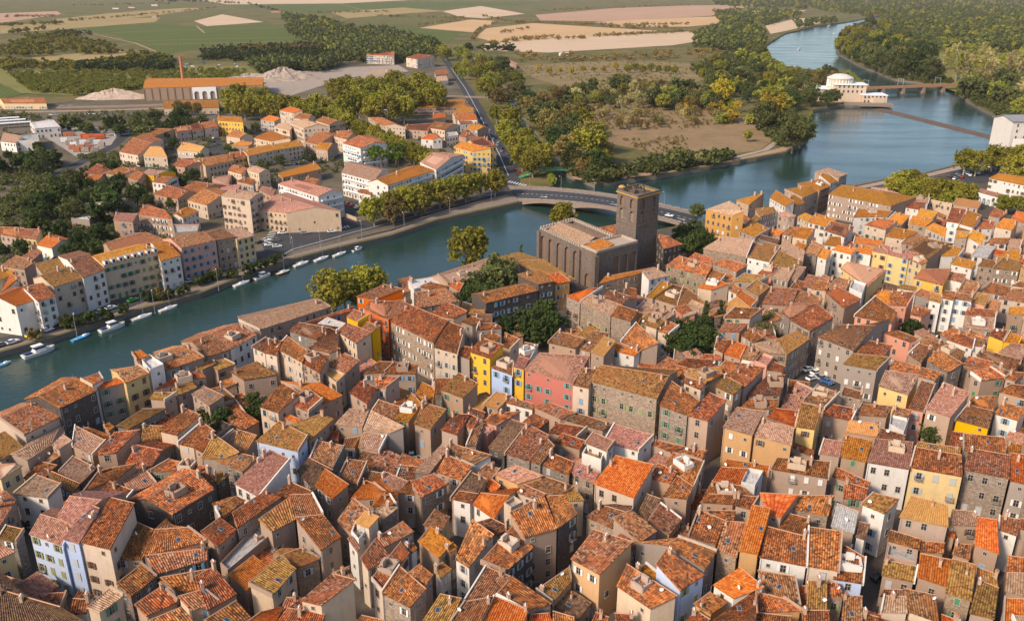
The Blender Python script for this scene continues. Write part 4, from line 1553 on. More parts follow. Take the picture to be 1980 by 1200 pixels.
# dormers along the eave of the long quay house
for hs in HOUSES:
    if hs['shut'] == 'green' and hs['far']:
        E1, E2, c = hs['E1'], hs['E2'], hs['c']
        d = E2 - E1; rz = math.atan2(d.y, d.x); n = Vector((d.y, -d.x, 0)).normalized()
        for i in range(8):
            p = lerp(E1, E2, (i + .5) / 8) - n * 0.9
            b = MB().box((0, 0, .7), (1.5, 1.8, 1.5), 0).box((0, 0, 1.55), (1.8, 2.0, .18), 1).poly([(-.45, -.915, .15), (.45, -.915, .15), (.45, -.915, 1.25), (-.45, -.915, 1.25)], 2)
            o = b.build('dormer', [M['white'], M['metal'], M['glass']], hs['roof_obj'])
            o.location = (p.x - c.x, p.y - c.y, p.z); o.rotation_euler = (0, 0, rz)

# ---- what hides what (for placing windows only where a facade is open to the air and to view)
def scene_bvh():
    vs, fs = [], []
    for hs in HOUSES:
        for ob in (hs['wall_obj'], hs['roof_obj']):
            n = len(vs); o = hs['root'].location
            vs += [(v.co.x + o.x, v.co.y + o.y, v.co.z) for v in ob.data.vertices]
            fs += [tuple(n + i for i in p.vertices) for p in ob.data.polygons]
    return BVHTree.FromPolygons(vs, fs)
bvh = scene_bvh()
EYES = [CAMP, CAMP + Vector((-14, 0, 0)), CAMP + Vector((14, 0, 0)), CAMP + Vector((0, 8, 6))]
def open_view(p):
    for e in EYES:
        d = e - p
        if bvh.ray_cast(p, d.normalized(), d.length)[0] is None:
            return True
    return False

# ---- window kinds (shared meshes); local x along the wall, y outwards, z up from the sill
def win_mesh(name, w, h, shut=None, closed=False, frame='frame'):
    b = MB()
    b.poly([(-w/2, 0.02, 0), (w/2, 0.02, 0), (w/2, 0.02, h), (-w/2, 0.02, h)], 1)
    t = 0.09
    for c, d in (((-w/2 - t/2, 0.04, h/2), (t, 0.1, h + 2*t)), ((w/2 + t/2, 0.04, h/2), (t, 0.1, h + 2*t)), ((0, 0.04, h + t/2), (w, 0.1, t)), ((0, 0.05, -t/2), (w + 0.3, 0.22, t))):
        b.box(c, d, 0)
    b.box((0, 0.035, h/2), (0.06, 0.03, h), 0)
    if h > 1.2: b.box((0, 0.034, h*0.6), (w, 0.03, 0.05), 0)
    mats = [M[frame], M['glass']]
    if shut:
        mats.append(SHUT[shut])
        if closed:
            b.box((-w/4, 0.07, h/2), (w/2 - 0.02, 0.06, h), 2); b.box((w/4, 0.07, h/2), (w/2 - 0.02, 0.06, h), 2)
        else:
            for s in (-1, 1): b.box((s * (w/2 + 0.1 + w/4), 0.12, h/2), (w/2, 0.05, h), 2)
    return b.mesh(name, mats)
_wm = {}
def wmesh(*a):
    if a not in _wm: _wm[a] = win_mesh('window', *a)
    return _wm[a]
def shutter_mesh(w, h, colr):
    k = ('sh', w, h, colr)
    if k not in _wm:
        b = MB().box((0, 0, h/2), (w, 0.05, h), 0)
        for i in range(4): b.box((0, 0.03, h*(0.14 + 0.24*i)), (w*0.85, 0.03, h*0.16), 0)
        _wm[k] = b.mesh('shutter', SHUT[colr])
    return _wm[k]
def door_mesh(colr):
    k = ('door', colr)
    if k not in _wm:
        b = MB().box((0, 0.03, 1.1), (1.1, 0.08, 2.2), 0)
        for s in (-1, 1): b.box((s*0.62, 0.05, 1.15), (0.14, 0.14, 2.4), 1)
        b.box((0, 0.05, 2.3), (1.38, 0.14, 0.16), 1)
        b.box((-0.25, 0.08, 1.5), (0.36, 0.05, 0.9), 0); b.box((0.25, 0.08, 1.5), (0.36, 0.05, 0.9), 0)
        _wm[k] = b.mesh('door', [SHUT[colr], M['frame']])
    return _wm[k]
def balcony_mesh(w):
    k = ('balc', w)
    if k not in _wm:
        b = MB().box((0, 0.4, -0.1), (w, 0.8, 0.16), 0)
        b.box((0, 0.77, 0.9), (w, 0.05, 0.06), 1); b.box((0, 0.77, 0.08), (w, 0.04, 0.05), 1)
        n = int(w / 0.22)
        for i in range(n + 1): b.box((-w/2 + w*i/n, 0.77, 0.48), (0.035, 0.035, 0.84), 1)
        for s in (-1, 1):
            b.box((s*w/2, 0.4, 0.9), (0.05, 0.76, 0.06), 1); b.box((s*w/2, 0.4, 0.5), (0.035, 0.035, 0.8), 1)
        _wm[k] = b.mesh('balcony', [M['concrete'], M['iron']])
    return _wm[k]

SHUT_FOR = {'L': ['olive', 'blue', 'grey'], 'Y': ['blue', 'grey', 'brown'], 'R': ['green', 'teal', 'grey'], 'W': ['grey', 'brown', 'blue', 'white'], 'E': ['grey', 'blue', 'brown'],
            'T': ['grey', 'brown', 'white', 'olive', 'grey', 'green'], 'P': ['brown', 'white', 'grey'], 'O': ['white', 'grey', 'brown']}
def put(name, me, root, c, p, rz):
    o = link(name, me, root)
    o.location = (p[0] - c.x, p[1] - c.y, p[2])
    o.rotation_euler = (0, 0, rz)
    return o
nwin = 0
for hs in HOUSES:
    W, tops, c, root = hs['W'], hs['tops'], hs['c'], hs['root']
    cols = SHUT_FOR.get(hs['wall'], ['grey', 'brown', 'grey', 'white', 'brown', 'grey', 'green', 'blue'])
    scol = rnd.choice(cols); style = rnd.random() if not (hs['far'] and hs['px0'] < 470) else rnd.uniform(.35, 1)
    if hs['shut']: scol, style = hs['shut'], 0.3
    dist = (c - CAMP).length
    fr = 'frame_brown' if (hs['wall'] in 'WCEL' and rnd.random() < 0.4) else 'frame'
    if dist > 330 and hs['far']: ww, wh = 1.05, 1.5
    else: ww, wh = rnd.choice([(0.9, 1.45), (1.0, 1.6), (0.95, 1.5)])
    # which walls look out: the one under the eave is the front
    for i in range(4):
        A, B = W[i], W[(i + 1) % 4]
        d = B - A; L = d.length
        if L < 2.2: continue
        n = Vector((d.y, -d.x)) / L
        mid = (A + B) / 2
        if n.dot(Vector((CAMP.x, CAMP.y)) - mid) <= 0.05 * dist: continue
        front = (i == 0) or (hs['far'] and i in (1, 3) and rnd.random() < 0.6)
        ht = min(tops[i], tops[(i + 1) % 4])
        floors = max(1, int(ht / 2.9))
        fh = ht / floors
        ncol = max(1, int(L / (2.7 if front else 3.4)))
        tz = math.atan2(n.y, n.x) - math.pi / 2
        jit = rnd.uniform(-0.25, 0.25)
        for cx in range(ncol):
            f = (cx + 0.5) / ncol
            q = A.lerp(B, f) + d / L * jit
            shown_col = rnd.random() < (0.92 if front else 0.35)
            for fl in range(floors):
                z = fl * fh + 0.85 + (0.25 if fl == floors - 1 and not hs['far'] else 0)
                if not shown_col and rnd.random() < 0.8: continue
                if rnd.random() < 0.10: continue
                p = Vector((q.x + n.x * 0.16, q.y + n.y * 0.16, z + 0.7))
                if not open_view(p): continue
                if bvh.ray_cast(p, Vector((n.x, n.y, 0)), 1.2)[0] is not None: continue
                small = (not front and rnd.random() < 0.6) or (front and fl == floors - 1 and floors > 2 and rnd.random() < 0.45)
                base = (q.x + n.x * 0.012, q.y + n.y * 0.012)
                if fl == 0:
                    z = 0.95
                    if front and rnd.random() < 0.35:
                        put('door', door_mesh(scol), root, c, (base[0], base[1], 0.02), tz); nwin += 1; continue
                nwin += 1
                if small:
                    put('window', wmesh(0.6, 0.75, None, False, fr), root, c, (base[0], base[1], z + 0.5), tz); continue
                near_w = dist < 215
                closed = rnd.random() < (0.3 if style < 0.6 else 0.1)
                if style < 0.62 and front:
                    if near_w and not closed:
                        w_ = put('window', wmesh(ww, wh, None, False, fr), root, c, (base[0], base[1], z), tz)
                        for s in (-1, 1):
                            so = link('shutter', shutter_mesh(ww / 2, wh, scol), w_)
                            so.location = (s * (ww * 0.75 + 0.1), 0.12, 0)
                    else:
                        put('window', wmesh(ww, wh, scol, closed, fr), root, c, (base[0], base[1], z), tz)
                else:
                    put('window', wmesh(ww, wh, scol if closed else None, closed, fr), root, c, (base[0], base[1], z), tz)
                if front and fl >= 1 and hs['h'] >= 10 and rnd.random() < (0.4 if hs['far'] else 0.16) and L / ncol > 1.9:
                    put('balcony', balcony_mesh(1.7), root, c, (base[0], base[1], z - 0.05), tz)
        if hs['far'] and hs['wall'] == 'W' and hs['h'] > 12.5 and hs['px0'] < 450 and i in (0, 1) and L > 8:      # balcony bands of the white flats
            for fl in range(1, floors):
                bb = MB().box((0, 0.6, 0.0), (L * .8, 1.2, .15), 0).box((0, 1.16, .5), (L * .8, .1, .9), 0)
                for s_ in (-1, 1): bb.box((s_ * L * .4, .6, .5), (.1, 1.2, .9), 0)
                m_ = A.lerp(B, .5)
                put('balcony_band', bb.mesh('balcony_band', M['white']), root, c, (m_.x, m_.y, fl * fh + .55), tz)
        # a gutter pipe
        if front and L > 5 and dist < 260 and rnd.random() < 0.5:
            b = MB().tube((0, 0.08, 0), (0, 0.08, ht - 0.1), 0.06, n=5)
            q = A.lerp(B, 0.03)
            put('drainpipe', b.mesh('drainpipe', M['metal']), root, c, (q.x + n.x * .01, q.y + n.y * .01, 0), tz)

# ---- chimneys, skylights, dishes on the roofs
def chim_mesh(i):
    b = MB()
    if i < 3:
        h = 1.0 + 0.4 * i
        b.box((0, 0, h/2 - 0.5), (0.55, 0.8, h + 1.0), 0)
        b.box((0, 0, h + 0.05), (0.72, 0.98, 0.1), 1)
        for s in (-1, 1): b.tube((0, s * 0.2, h + 0.1), (0, s * 0.2, h + 0.45), 0.12, 0.1, 6, 2)
    else:
        b.box((0, 0, 0.2), (0.45, 0.45, 1.2), 0); b.tube((0, 0, 0.8), (0, 0, 1.5), 0.13, n=6, mat=2); b.tube((0, 0, 1.5), (0, 0, 1.62), 0.2, 0.06, 6, 2)
    return b.mesh('chimney', [M['chim'], M['ridge'], M['brick'] if i % 2 else M['white']])
CHIM = [chim_mesh(i) for i in range(4)]
def dish_mesh():
    b = MB().tube((0, 0, -0.3), (0, 0, 0.7), 0.03, n=5, mat=1)
    prof = [(0.02, 0.0), (0.2, 0.03), (0.36, 0.1), (0.42, 0.16)]
    k = len(b.v)
    n = 10
    for r, z in prof:
        for i in range(n):
            t = 2 * math.pi * i / n
            x, y, zz = r * math.cos(t), z, r * math.sin(t)
            b.v.append((x, -0.05 - y, 0.75 + zz))
    for j in range(3):
        for i in range(n):
            i2 = (i + 1) % n
            b.f.append((k + j*n + i, k + j*n + i2, k + (j+1)*n + i2, k + (j+1)*n + i)); b.m.append(0)
    b.f.append(tuple(k + i for i in range(n))); b.m.append(0)
    b.tube((0, -0.1, 0.6), (0, -0.5, 0.75), 0.02, n=4, mat=1)
    return b.mesh('satellite_dish', [M['white'], M['metal']])
DISH = dish_mesh()
SKYL = MB().box((0, 0, 0.06), (0.8, 1.1, 0.14), 0).poly([(-0.33, -0.48, 0.135), (0.33, -0.48, 0.135), (0.33, 0.48, 0.135), (-0.33, 0.48, 0.135)], 1).mesh('skylight', [M['metal'], M['solar']])
for hs in HOUSES:
    if hs['k'] == 'f': continue
    E1, E2, R1, R2, c, ro = hs['E1'], hs['E2'], hs['R1'], hs['R2'], hs['c'], hs['roof_obj']
    area = (E2 - E1).length * (R1 - E1).length
    def on_roof(u, v):
        return lerp(lerp(E1, E2, u), lerp(R1, R2, u), v)
    rz = math.atan2((E2 - E1).y, (E2 - E1).x)
    pitch = math.atan2(R1.z - E1.z, max(0.3, (R1 - E1).to_2d().length))
    def stick(name, me, u, v, tilt=False, extra=0.0):
        p = on_roof(u, v)
        o = link(name, me, ro)
        o.location = (p.x - c.x, p.y - c.y, p.z)
        o.rotation_euler = (pitch if tilt else 0, 0, rz + extra)
        return o
    if not hs['far']:
        for ea, ra in ((E1, R1), (E2, R2)):              # party walls standing above the tiles
            if rnd.random() < 0.24 and (ra - ea).length > 3:
                sd = (E2 - E1).normalized() * 0.16
                up, dn = Vector((0, 0, rnd.uniform(.3, .6))), Vector((0, 0, -.5))
                pw = MB()
                q = [ea - sd, ea + sd, ra + sd, ra - sd]
                lo, hi = [p + dn for p in q], [p + up for p in q]
                for i_ in range(4):
                    j_ = (i_ + 1) % 4; pw.poly([lo[i_], lo[j_], hi[j_], hi[i_]])
                pw.poly(hi)
                pw.build('party_wall', WALL[rnd.choice(['B', 'W', 'C', hs['wall']])], hs['root'], (c.x, c.y, 0))
        if area > 42 and rnd.random() < 0.13:            # small roof terraces cut into the slope
            p = on_roof(rnd.uniform(.35, .65), rnd.uniform(.45, .7))
            tb_ = MB(); w2, d2 = rnd.uniform(1.3, 2.0), rnd.uniform(1.2, 1.7)
            for cx_, cy_, sx_, sy_ in ((0, -d2, 2 * w2, .2), (0, d2, 2 * w2, .2), (-w2, 0, .2, 2 * d2), (w2, 0, .2, 2 * d2)): tb_.box((cx_, cy_, .1), (sx_ + .2, sy_ + .2, 1.9), 0)
            tb_.box((0, 0, .05), (2 * w2, 2 * d2, .1), 1); tb_.box((0, d2 - .35, .9), (1.6, .5, 1.7), 0)
            ot = tb_.build('roof_terrace', [WALL[rnd.choice('WCB')], ROOF['w']], ro)
            ot.location = (p.x - c.x, p.y - c.y, p.z); ot.rotation_euler = (0, 0, rz)
    nch = (rnd.random() < 0.6) + (area > 70 and rnd.random() < 0.5)
    for _ in range(nch):
        stick('chimney', rnd.choice(CHIM), rnd.choice([0.08, 0.92, rnd.uniform(0.2, 0.8)]), rnd.uniform(0.6, 0.93))
    far = (c - CAMP).length > 330
    if not far:
        for _ in range(rnd.choice([0, 0, 0, 0, 1, 1]) if area > 25 else 0):
            stick('skylight', SKYL, rnd.uniform(0.15, 0.85), rnd.uniform(0.25, 0.7), True)
        if rnd.random() < 0.16:
            stick('satellite_dish', DISH, rnd.uniform(0.05, 0.95), rnd.uniform(0.1, 0.9), False, rnd.uniform(-0.8, 0.8))
        if rnd.random() < 0.2:
            b = MB().tube((0, 0, -0.2), (0, 0, 1.9), 0.025, n=4)
            for i in range(4): b.box((0, 0, 1.2 + i * 0.2), (0.7 - i * 0.12, 0.03, 0.03), 0, 0.4)
            stick('antenna', b.mesh('antenna', M['metal']), rnd.uniform(0.1, 0.9), 0.9)
print('houses', len(HOUSES), 'windows', nwin)

# ---- labels that single out each house
def area_word(x, y, far):
    if far:
        if y > 440: return 'in the far quay row' if x < 510 and y > 445 else 'near the far quay'
        if y > 300: return 'in the far bank quarter' + (' left part' if x < 440 else ' right part')
        return 'in the upper left suburb' if x < 600 else 'beside the avenue beyond the bridge'
    if y < 420: row = 'near the riverside trees' if x > 1650 else 'on the bank right of the cathedral'
    elif y < 560: row = 'upper right of the old town' if x > 1640 else ('right of the cathedral' if x > 1290 else 'left of the cathedral')
    elif y < 720: row = 'on the right edge' if x > 1780 else ('below right of the cathedral' if x > 1330 else ('below the cathedral' if x > 960 else 'by the near riverbank'))
    elif y < 880: row = 'right of the square' if x > 1640 else ('above the middle street' if x > 1180 else ('in the old town centre' if x > 780 else ('left of the centre' if x > 420 else 'at the left riverbank')))
    elif y < 1040: row = 'lower right of the old town' if x > 1500 else ('lower middle of the old town' if x > 900 else ('lower left of the old town' if x > 350 else 'on the lower left edge'))
    else: row = 'in the bottom right corner' if x > 1500 else ('at the bottom middle' if x > 800 else 'in the bottom left corner')
    return row
from collections import defaultdict
groups = defaultdict(list)
for hs in HOUSES:
    x, y = PX((hs['c'].x, hs['c'].y, hs['h']))
    hs['px'] = (x, y)
    ln = (hs['E2'] - hs['E1']).length
    size = 'tall ' if hs['h'] >= 12.6 else ('small ' if ln < 6 else ('long ' if ln > 16 else ''))
    body = '%s%s %s' % (size, WALL_WORD[hs['wall']], 'house') if not hs.get('fill') else 'low %s outbuilding' % WALL_WORD[hs['wall']]
    rf = ('roof terrace' if hs['k'] == 'f' else ROOF_WORD[hs['roof']] + ' roof')
    if hs.get('fill'): rf = ROOF_WORD[hs['roof']].split()[-1] + ' roof'
    groups['%s, %s, %s' % (body, rf, 'just beyond the right edge' if hs.get('edge') else area_word(x, y, hs['far']))].append(hs)
for base, lst in groups.items():
    lst.sort(key=lambda h: h['px'][0])
    for i, hs in enumerate(lst):
        lab = base if len(lst) == 1 else base + (', leftmost' if i == 0 else (', rightmost' if i == len(lst) - 1 else ', ' + ordinal(i) + ' from left'))
        tag(hs['root'], lab, 'house' if not hs.get('fill') else 'outbuilding', ('old town houses' if not hs.get('fill') else 'old town back buildings') if not hs['far'] else 'far bank houses')
# ================================================================== LANDMARKS
def arch_panel(b, A, B, z0, z1, bays, zb, zs, frac, depth, mat=0, pointed=False):
    """a wall face A-B with real arched recesses; A, B 2D, outside on the right of A->B"""
    A, B = Vector(A), Vector(B)
    d = B - A; L = d.length; t = d / L; n = Vector((t.y, -t.x))
    def pt(u, z, y=0.0):
        q = A + t * u - n * y
        return (q.x, q.y, z)
    w = L / bays
    if zb > z0: b.poly([pt(0, z0), pt(L, z0), pt(L, zb), pt(0, zb)], mat)
    for i in range(bays):
        u0 = i * w; ow = w * frac; a, c = u0 + (w - ow) / 2, u0 + (w + ow) / 2
        inner = [(a, zb), (a, zs)]; outer = [(u0, zb), (u0, zs)]
        K = 8
        r = ow / 2; hh = r * (1.25 if pointed else 1.0)
        for k in range(1, K):
            th = math.pi * (1 - k / K)
            inner.append(((a + c) / 2 + r * math.cos(th), zs + hh * math.sin(th)))
            outer.append((u0 + w * k / K, z1))
        outer.insert(2, (u0, z1)); inner.insert(2, (a, zs))
        outer.append((u0 + w, z1)); inner.append((c, zs))
        inner += [(c, zs), (c, zb)]; outer += [(u0 + w, zs), (u0 + w, zb)]
        for k in range(len(inner) - 1):
            q = [pt(*outer[k]), pt(*inner[k]), pt(*inner[k + 1]), pt(*outer[k + 1])]
            q2 = []
            for p in q:
                if p not in q2: q2.append(p)
            if len(q2) >= 3: b.poly(q2[::-1], mat)
            if inner[k] != inner[k + 1]:
                b.poly([pt(*inner[k]), pt(inner[k][0], inner[k][1], depth), pt(inner[k + 1][0], inner[k + 1][1], depth), pt(*inner[k + 1])], mat)

def ring_walls(b, ring, z0, z1, mat=0):
    for i in range(len(ring)):
        a, c = ring[i], ring[(i + 1) % len(ring)]
        b.poly([(a.x, a.y, z0), (c.x, c.y, z0), (c.x, c.y, z1), (a.x, a.y, z1)], mat)

def shrink(ring, k):
    c = sum(ring, Vector((0, 0))) / len(ring)
    out = []
    for p in ring:
        d = c - p
        out.append(p + d * (k * 1.41 / max(d.length, 0.1)))
    return out

def inset_ring(ring, k):
    out = []
    for i, p in enumerate(ring):
        a, c = (ring[i - 1] - p).normalized(), (ring[(i + 1) % len(ring)] - p).normalized()
        s = max(0.3, abs(a.x * c.y - a.y * c.x))
        out.append(p + (a + c) * (k / s))
    return out

def merlons(b, ring, z, w=0.9, gap=0.75, h=0.9, th=0.7, mat=0, closed=True):
    n = len(ring)
    for i in range(n if closed else n - 1):
        a, c = ring[i], ring[(i + 1) % n]
        d = c - a; L = d.length; k = max(1, int(L / (w + gap)))
        rz = math.atan2(d.y, d.x)
        for j in range(k):
            q = a.lerp(c, (j + 0.5) / k)
            b.box((q.x, q.y, z + h / 2), (w, th, h), mat, rz)

def make_cathedral():
    BAS = wall_mat('cathedral_basalt', (0.155, 0.115, 0.09), (0.075, 0.058, 0.048), 0.5, stone=0.45)
    BAS2 = wall_mat('cathedral_basalt_recess', (0.21, 0.125, 0.08), (0.10, 0.07, 0.05), 0.5, stone=0.3)
    LICH = plain('pale_lichened_stone', (0.40, 0.31, 0.24), 0.95, 0.35, 1.2)
    OCH = plain('ochre_lichen_stone', (0.42, 0.25, 0.06), 0.95, 0.3, 1.0)
    ZN = 15.5
    N1, N2, N4 = (P(x, y, ZN).to_2d() for x, y in ((1043, 442), (1122, 478), (1108, 424)))
    N3 = N2 + N4 - N1
    Q1 = N2; Q2 = P(1153, 491, ZN).to_2d(); Q3 = P(1234, 470, ZN).to_2d(); Q4 = Q1 + Q3 - Q2
    o = (N1 + N2 + N3 + N4) / 4
    root = empty('cathedral', (o.x, o.y, 0))
    off = (o.x, o.y, 0)
    # nave
    b = MB()
    ring = [N1, N2, N3, N4]
    core = inset_ring(ring, 0.85)
    ring_walls(b, core, -1, ZN - 0.6, 1)
    arch_panel(b, N1, N2, -1, ZN, 5, 1.0, 11.2, 0.6, 0.87)
    for a, c in ((N2, N3), (N3, N4)): ring_walls_one(b, a, c, -1, ZN)
    arch_panel(b, N4, N1, -1, ZN, 3, 1.0, 10.6, 0.6, 0.87)
    inn = shrink(ring, 1.6)
    for i in range(4):
        j = (i + 1) % 4
        b.poly([(ring[i].x, ring[i].y, ZN), (ring[j].x, ring[j].y, ZN), (inn[j].x, inn[j].y, ZN), (inn[i].x, inn[i].y, ZN)], 2)
        b.poly([(inn[j].x, inn[j].y, ZN), (inn[j].x, inn[j].y, ZN - 2), (inn[i].x, inn[i].y, ZN - 2), (inn[i].x, inn[i].y, ZN)], 0)
    b.build('nave_wall', [BAS, BAS2, LICH], root, off)
    m = MB(); merlons(m, [p.lerp(o, 0.02) for p in ring], ZN, mat=0)
    m.build('battlement', LICH, root, off)
    # nave roof: a low gable inside the parapet
    rb = MB()
    def v3(p, z): return Vector((p.x, p.y, z))
    ra, rc = inn[0].lerp(inn[3], 0.5), inn[1].lerp(inn[2], 0.5)
    ze, zr = ZN - 1.4, ZN + 1.5
    slab(rb, [v3(inn[0], ze), v3(inn[1], ze), v3(rc, zr), v3(ra, zr)], 0.2, 0, None)
    slab(rb, [v3(inn[2], ze), v3(inn[3], ze), v3(ra, zr), v3(rc, zr)], 0.2, 0, None)
    rb.poly([v3(inn[3], ze), v3(inn[0], ze), v3(ra, zr)], 1); rb.poly([v3(inn[1], ze), v3(inn[2], ze), v3(rc, zr)], 1)
    rb.build('nave_roof', [ROOF['t'], BAS], root, off)
    # transept block
    b = MB()
    ring = [Q1, Q2, Q3, Q4]; ZT = ZN + 0.3
    core = inset_ring(ring, 0.75)
    ring_walls(b, core, -1, ZT - 0.4, 1)
    ring_walls_one(b, Q4, Q1, -1, ZT); ring_walls_one(b, Q3, Q4, -1, ZT)
    arch_panel(b, Q1, Q2, -1, ZT, 1, -0.9, 3.6, 0.34, 0.77, pointed=True)
    mid = Q2.lerp(Q3, 0.38)
    arch_panel(b, Q2, mid, -1, ZT, 2, -0.5, 0.2, 0.2, 0.77)
    arch_panel(b, mid, Q3, -1, ZT, 3, 1.0, 10.6, 0.7, 0.77)
    b.poly([(p.x, p.y, ZT) for p in ring], 2)
    b.build('transept_wall', [BAS, BAS2, LICH], root, off)
    m = MB(); rr = shrink(ring, 0.35)
    for i in range(4):
        a, c = rr[i], rr[(i + 1) % 4]; d = c - a; q = (a + c) / 2
        m.box((q.x, q.y, ZT + 0.45), (d.length, 0.6, 0.9), 0, math.atan2(d.y, d.x))
    m.build('parapet', LICH, root, off)
    rb = MB(); i4 = shrink(ring, 1.2)
    slab(rb, [v3(i4[0], ZT + .2), v3(i4[1], ZT + .2), v3(i4[1].lerp(i4[2], .45), ZT + 1.6), v3(i4[0].lerp(i4[3], .45), ZT + 1.6)], 0.2, 0, None)
    rb.build('transept_roof', ROOF['y'], root, off)
    # buttress strips on the big corner
    for p in (N1, N2, Q2):
        bt = MB()
        d = (p - o).normalized()
        bt.box((p.x - d.x * 0.3, p.y - d.y * 0.3, ZN / 2 - 0.6), (2.0, 2.0, ZN - 0.8), 0, math.atan2((N2 - N1).y, (N2 - N1).x))
        bt.build('buttress', BAS, root, off)
    # tower
    ZW = 31.0
    T1, T2, T3 = (P(x, y, ZW).to_2d() for x, y in ((1194, 371), (1233, 384), (1275, 373)))
    T4 = T1 + T3 - T2
    ring = [T1, T2, T3, T4]
    tb = MB()
    core = inset_ring(ring, 0.85)
    ring_walls(tb, core, -1, ZW - 0.5, 1)
    for i in range(4):
        a, c = ring[i], ring[(i + 1) % 4]
        ring_walls_one(tb, a, c, -1, 19.0)
        arch_panel(tb, a, c, 19.0, 25.4, 2, 20.0, 23.6, 0.36, 0.9)
        arch_panel(tb, a, c, 25.4, ZW, 2, 26.0, 28.6, 0.42, 0.9)
    tw = tb.build('tower', [BAS, BAS2], root, off)
    k = MB()
    for i in range(4):
        a, c = ring[i], ring[(i + 1) % 4]; d = c - a; q = (a + c) / 2; rz = math.atan2(d.y, d.x)
        k.box((q.x, q.y, 18.9), (d.length + 0.5, 0.5, 0.4), 0, rz); k.box((q.x, q.y, 25.5), (d.length + 0.3, 0.3, 0.3), 0, rz)
        k.box((q.x, q.y, ZW + 0.25), (d.length + 0.8, 1.0, 0.5), 1, rz)
        k.box((q.x, q.y, ZW + 0.9), (d.length, 0.6, 0.9), 0, rz)
    k.poly([(p.x, p.y, ZW - 0.2) for p in ring], 0)
    k.build('string_course', [BAS, OCH], tw, off)
    # pale louvres in the lower belfry openings
    lv = MB()
    for i in range(4):
        a, c = ring[i], ring[(i + 1) % 4]; d = c - a; L = d.length; t = d / L; n = Vector((t.y, -t.x))
        for s in range(2):
            q = a + t * (L * (0.25 + 0.5 * s)) - n * 0.45
            for j in range(6):
                lv.box((q.x, q.y, 20.3 + j * 0.62), (L * 0.17, 0.5, 0.12), 0, math.atan2(d.y, d.x))
    lv.build('louvre', LICH, tw, off)
    # corner turret and iron belfry
    tt = MB(); c = T1.lerp(T3, 0.1)
    tt.tube((c.x, c.y, ZW - 3), (c.x, c.y, ZW + 2.2), 1.5, 1.5, 12, 0); tt.tube((c.x, c.y, ZW + 2.2), (c.x, c.y, ZW + 2.9), 1.6, 0.9, 12, 1)
    tt.build('corner_turret', [BAS, OCH], tw, off)
    bl = MB(); c = T1.lerp(T3, 0.55); s = 1.9
    for dx in (-1, 1):
        for dy in (-1, 1):
            bl.tube((c.x + dx * s, c.y + dy * s, ZW - 0.2), (c.x + dx * s * 0.6, c.y + dy * s * 0.6, ZW + 3.4), 0.1, n=5)
    for zz, f in ((1.2, 0.9), (2.3, 0.75), (3.4, 0.6)):
        for dx, dy in ((1, 0), (-1, 0), (0, 1), (0, -1)):
            bl.box((c.x + dx * s * f, c.y + dy * s * f, ZW + zz), (0.12 if dx else 2 * s * f, 0.12 if dy else 2 * s * f, 0.14), 0)
    bl.lathe([(0.05, ZW + 2.9), (0.35, ZW + 2.7), (0.5, ZW + 2.2), (0.75, ZW + 1.6)], 10, 0, (c.x, c.y))
    bl.box((c.x - 3.0, c.y + 0.5, ZW + 0.9), (0.5, 5.0, 2.6), 1)
    bl.build('bell_cage', [M['iron'], BAS], tw, off)
    tag(root, 'dark basalt fortified cathedral with tall square tower and battlements', 'church')

def ring_walls_one(b, a, c, z0, z1, mat=0):
    b.poly([(a.x, a.y, z0), (c.x, c.y, z0), (c.x, c.y, z1), (a.x, a.y, z1)], mat)
make_cathedral()

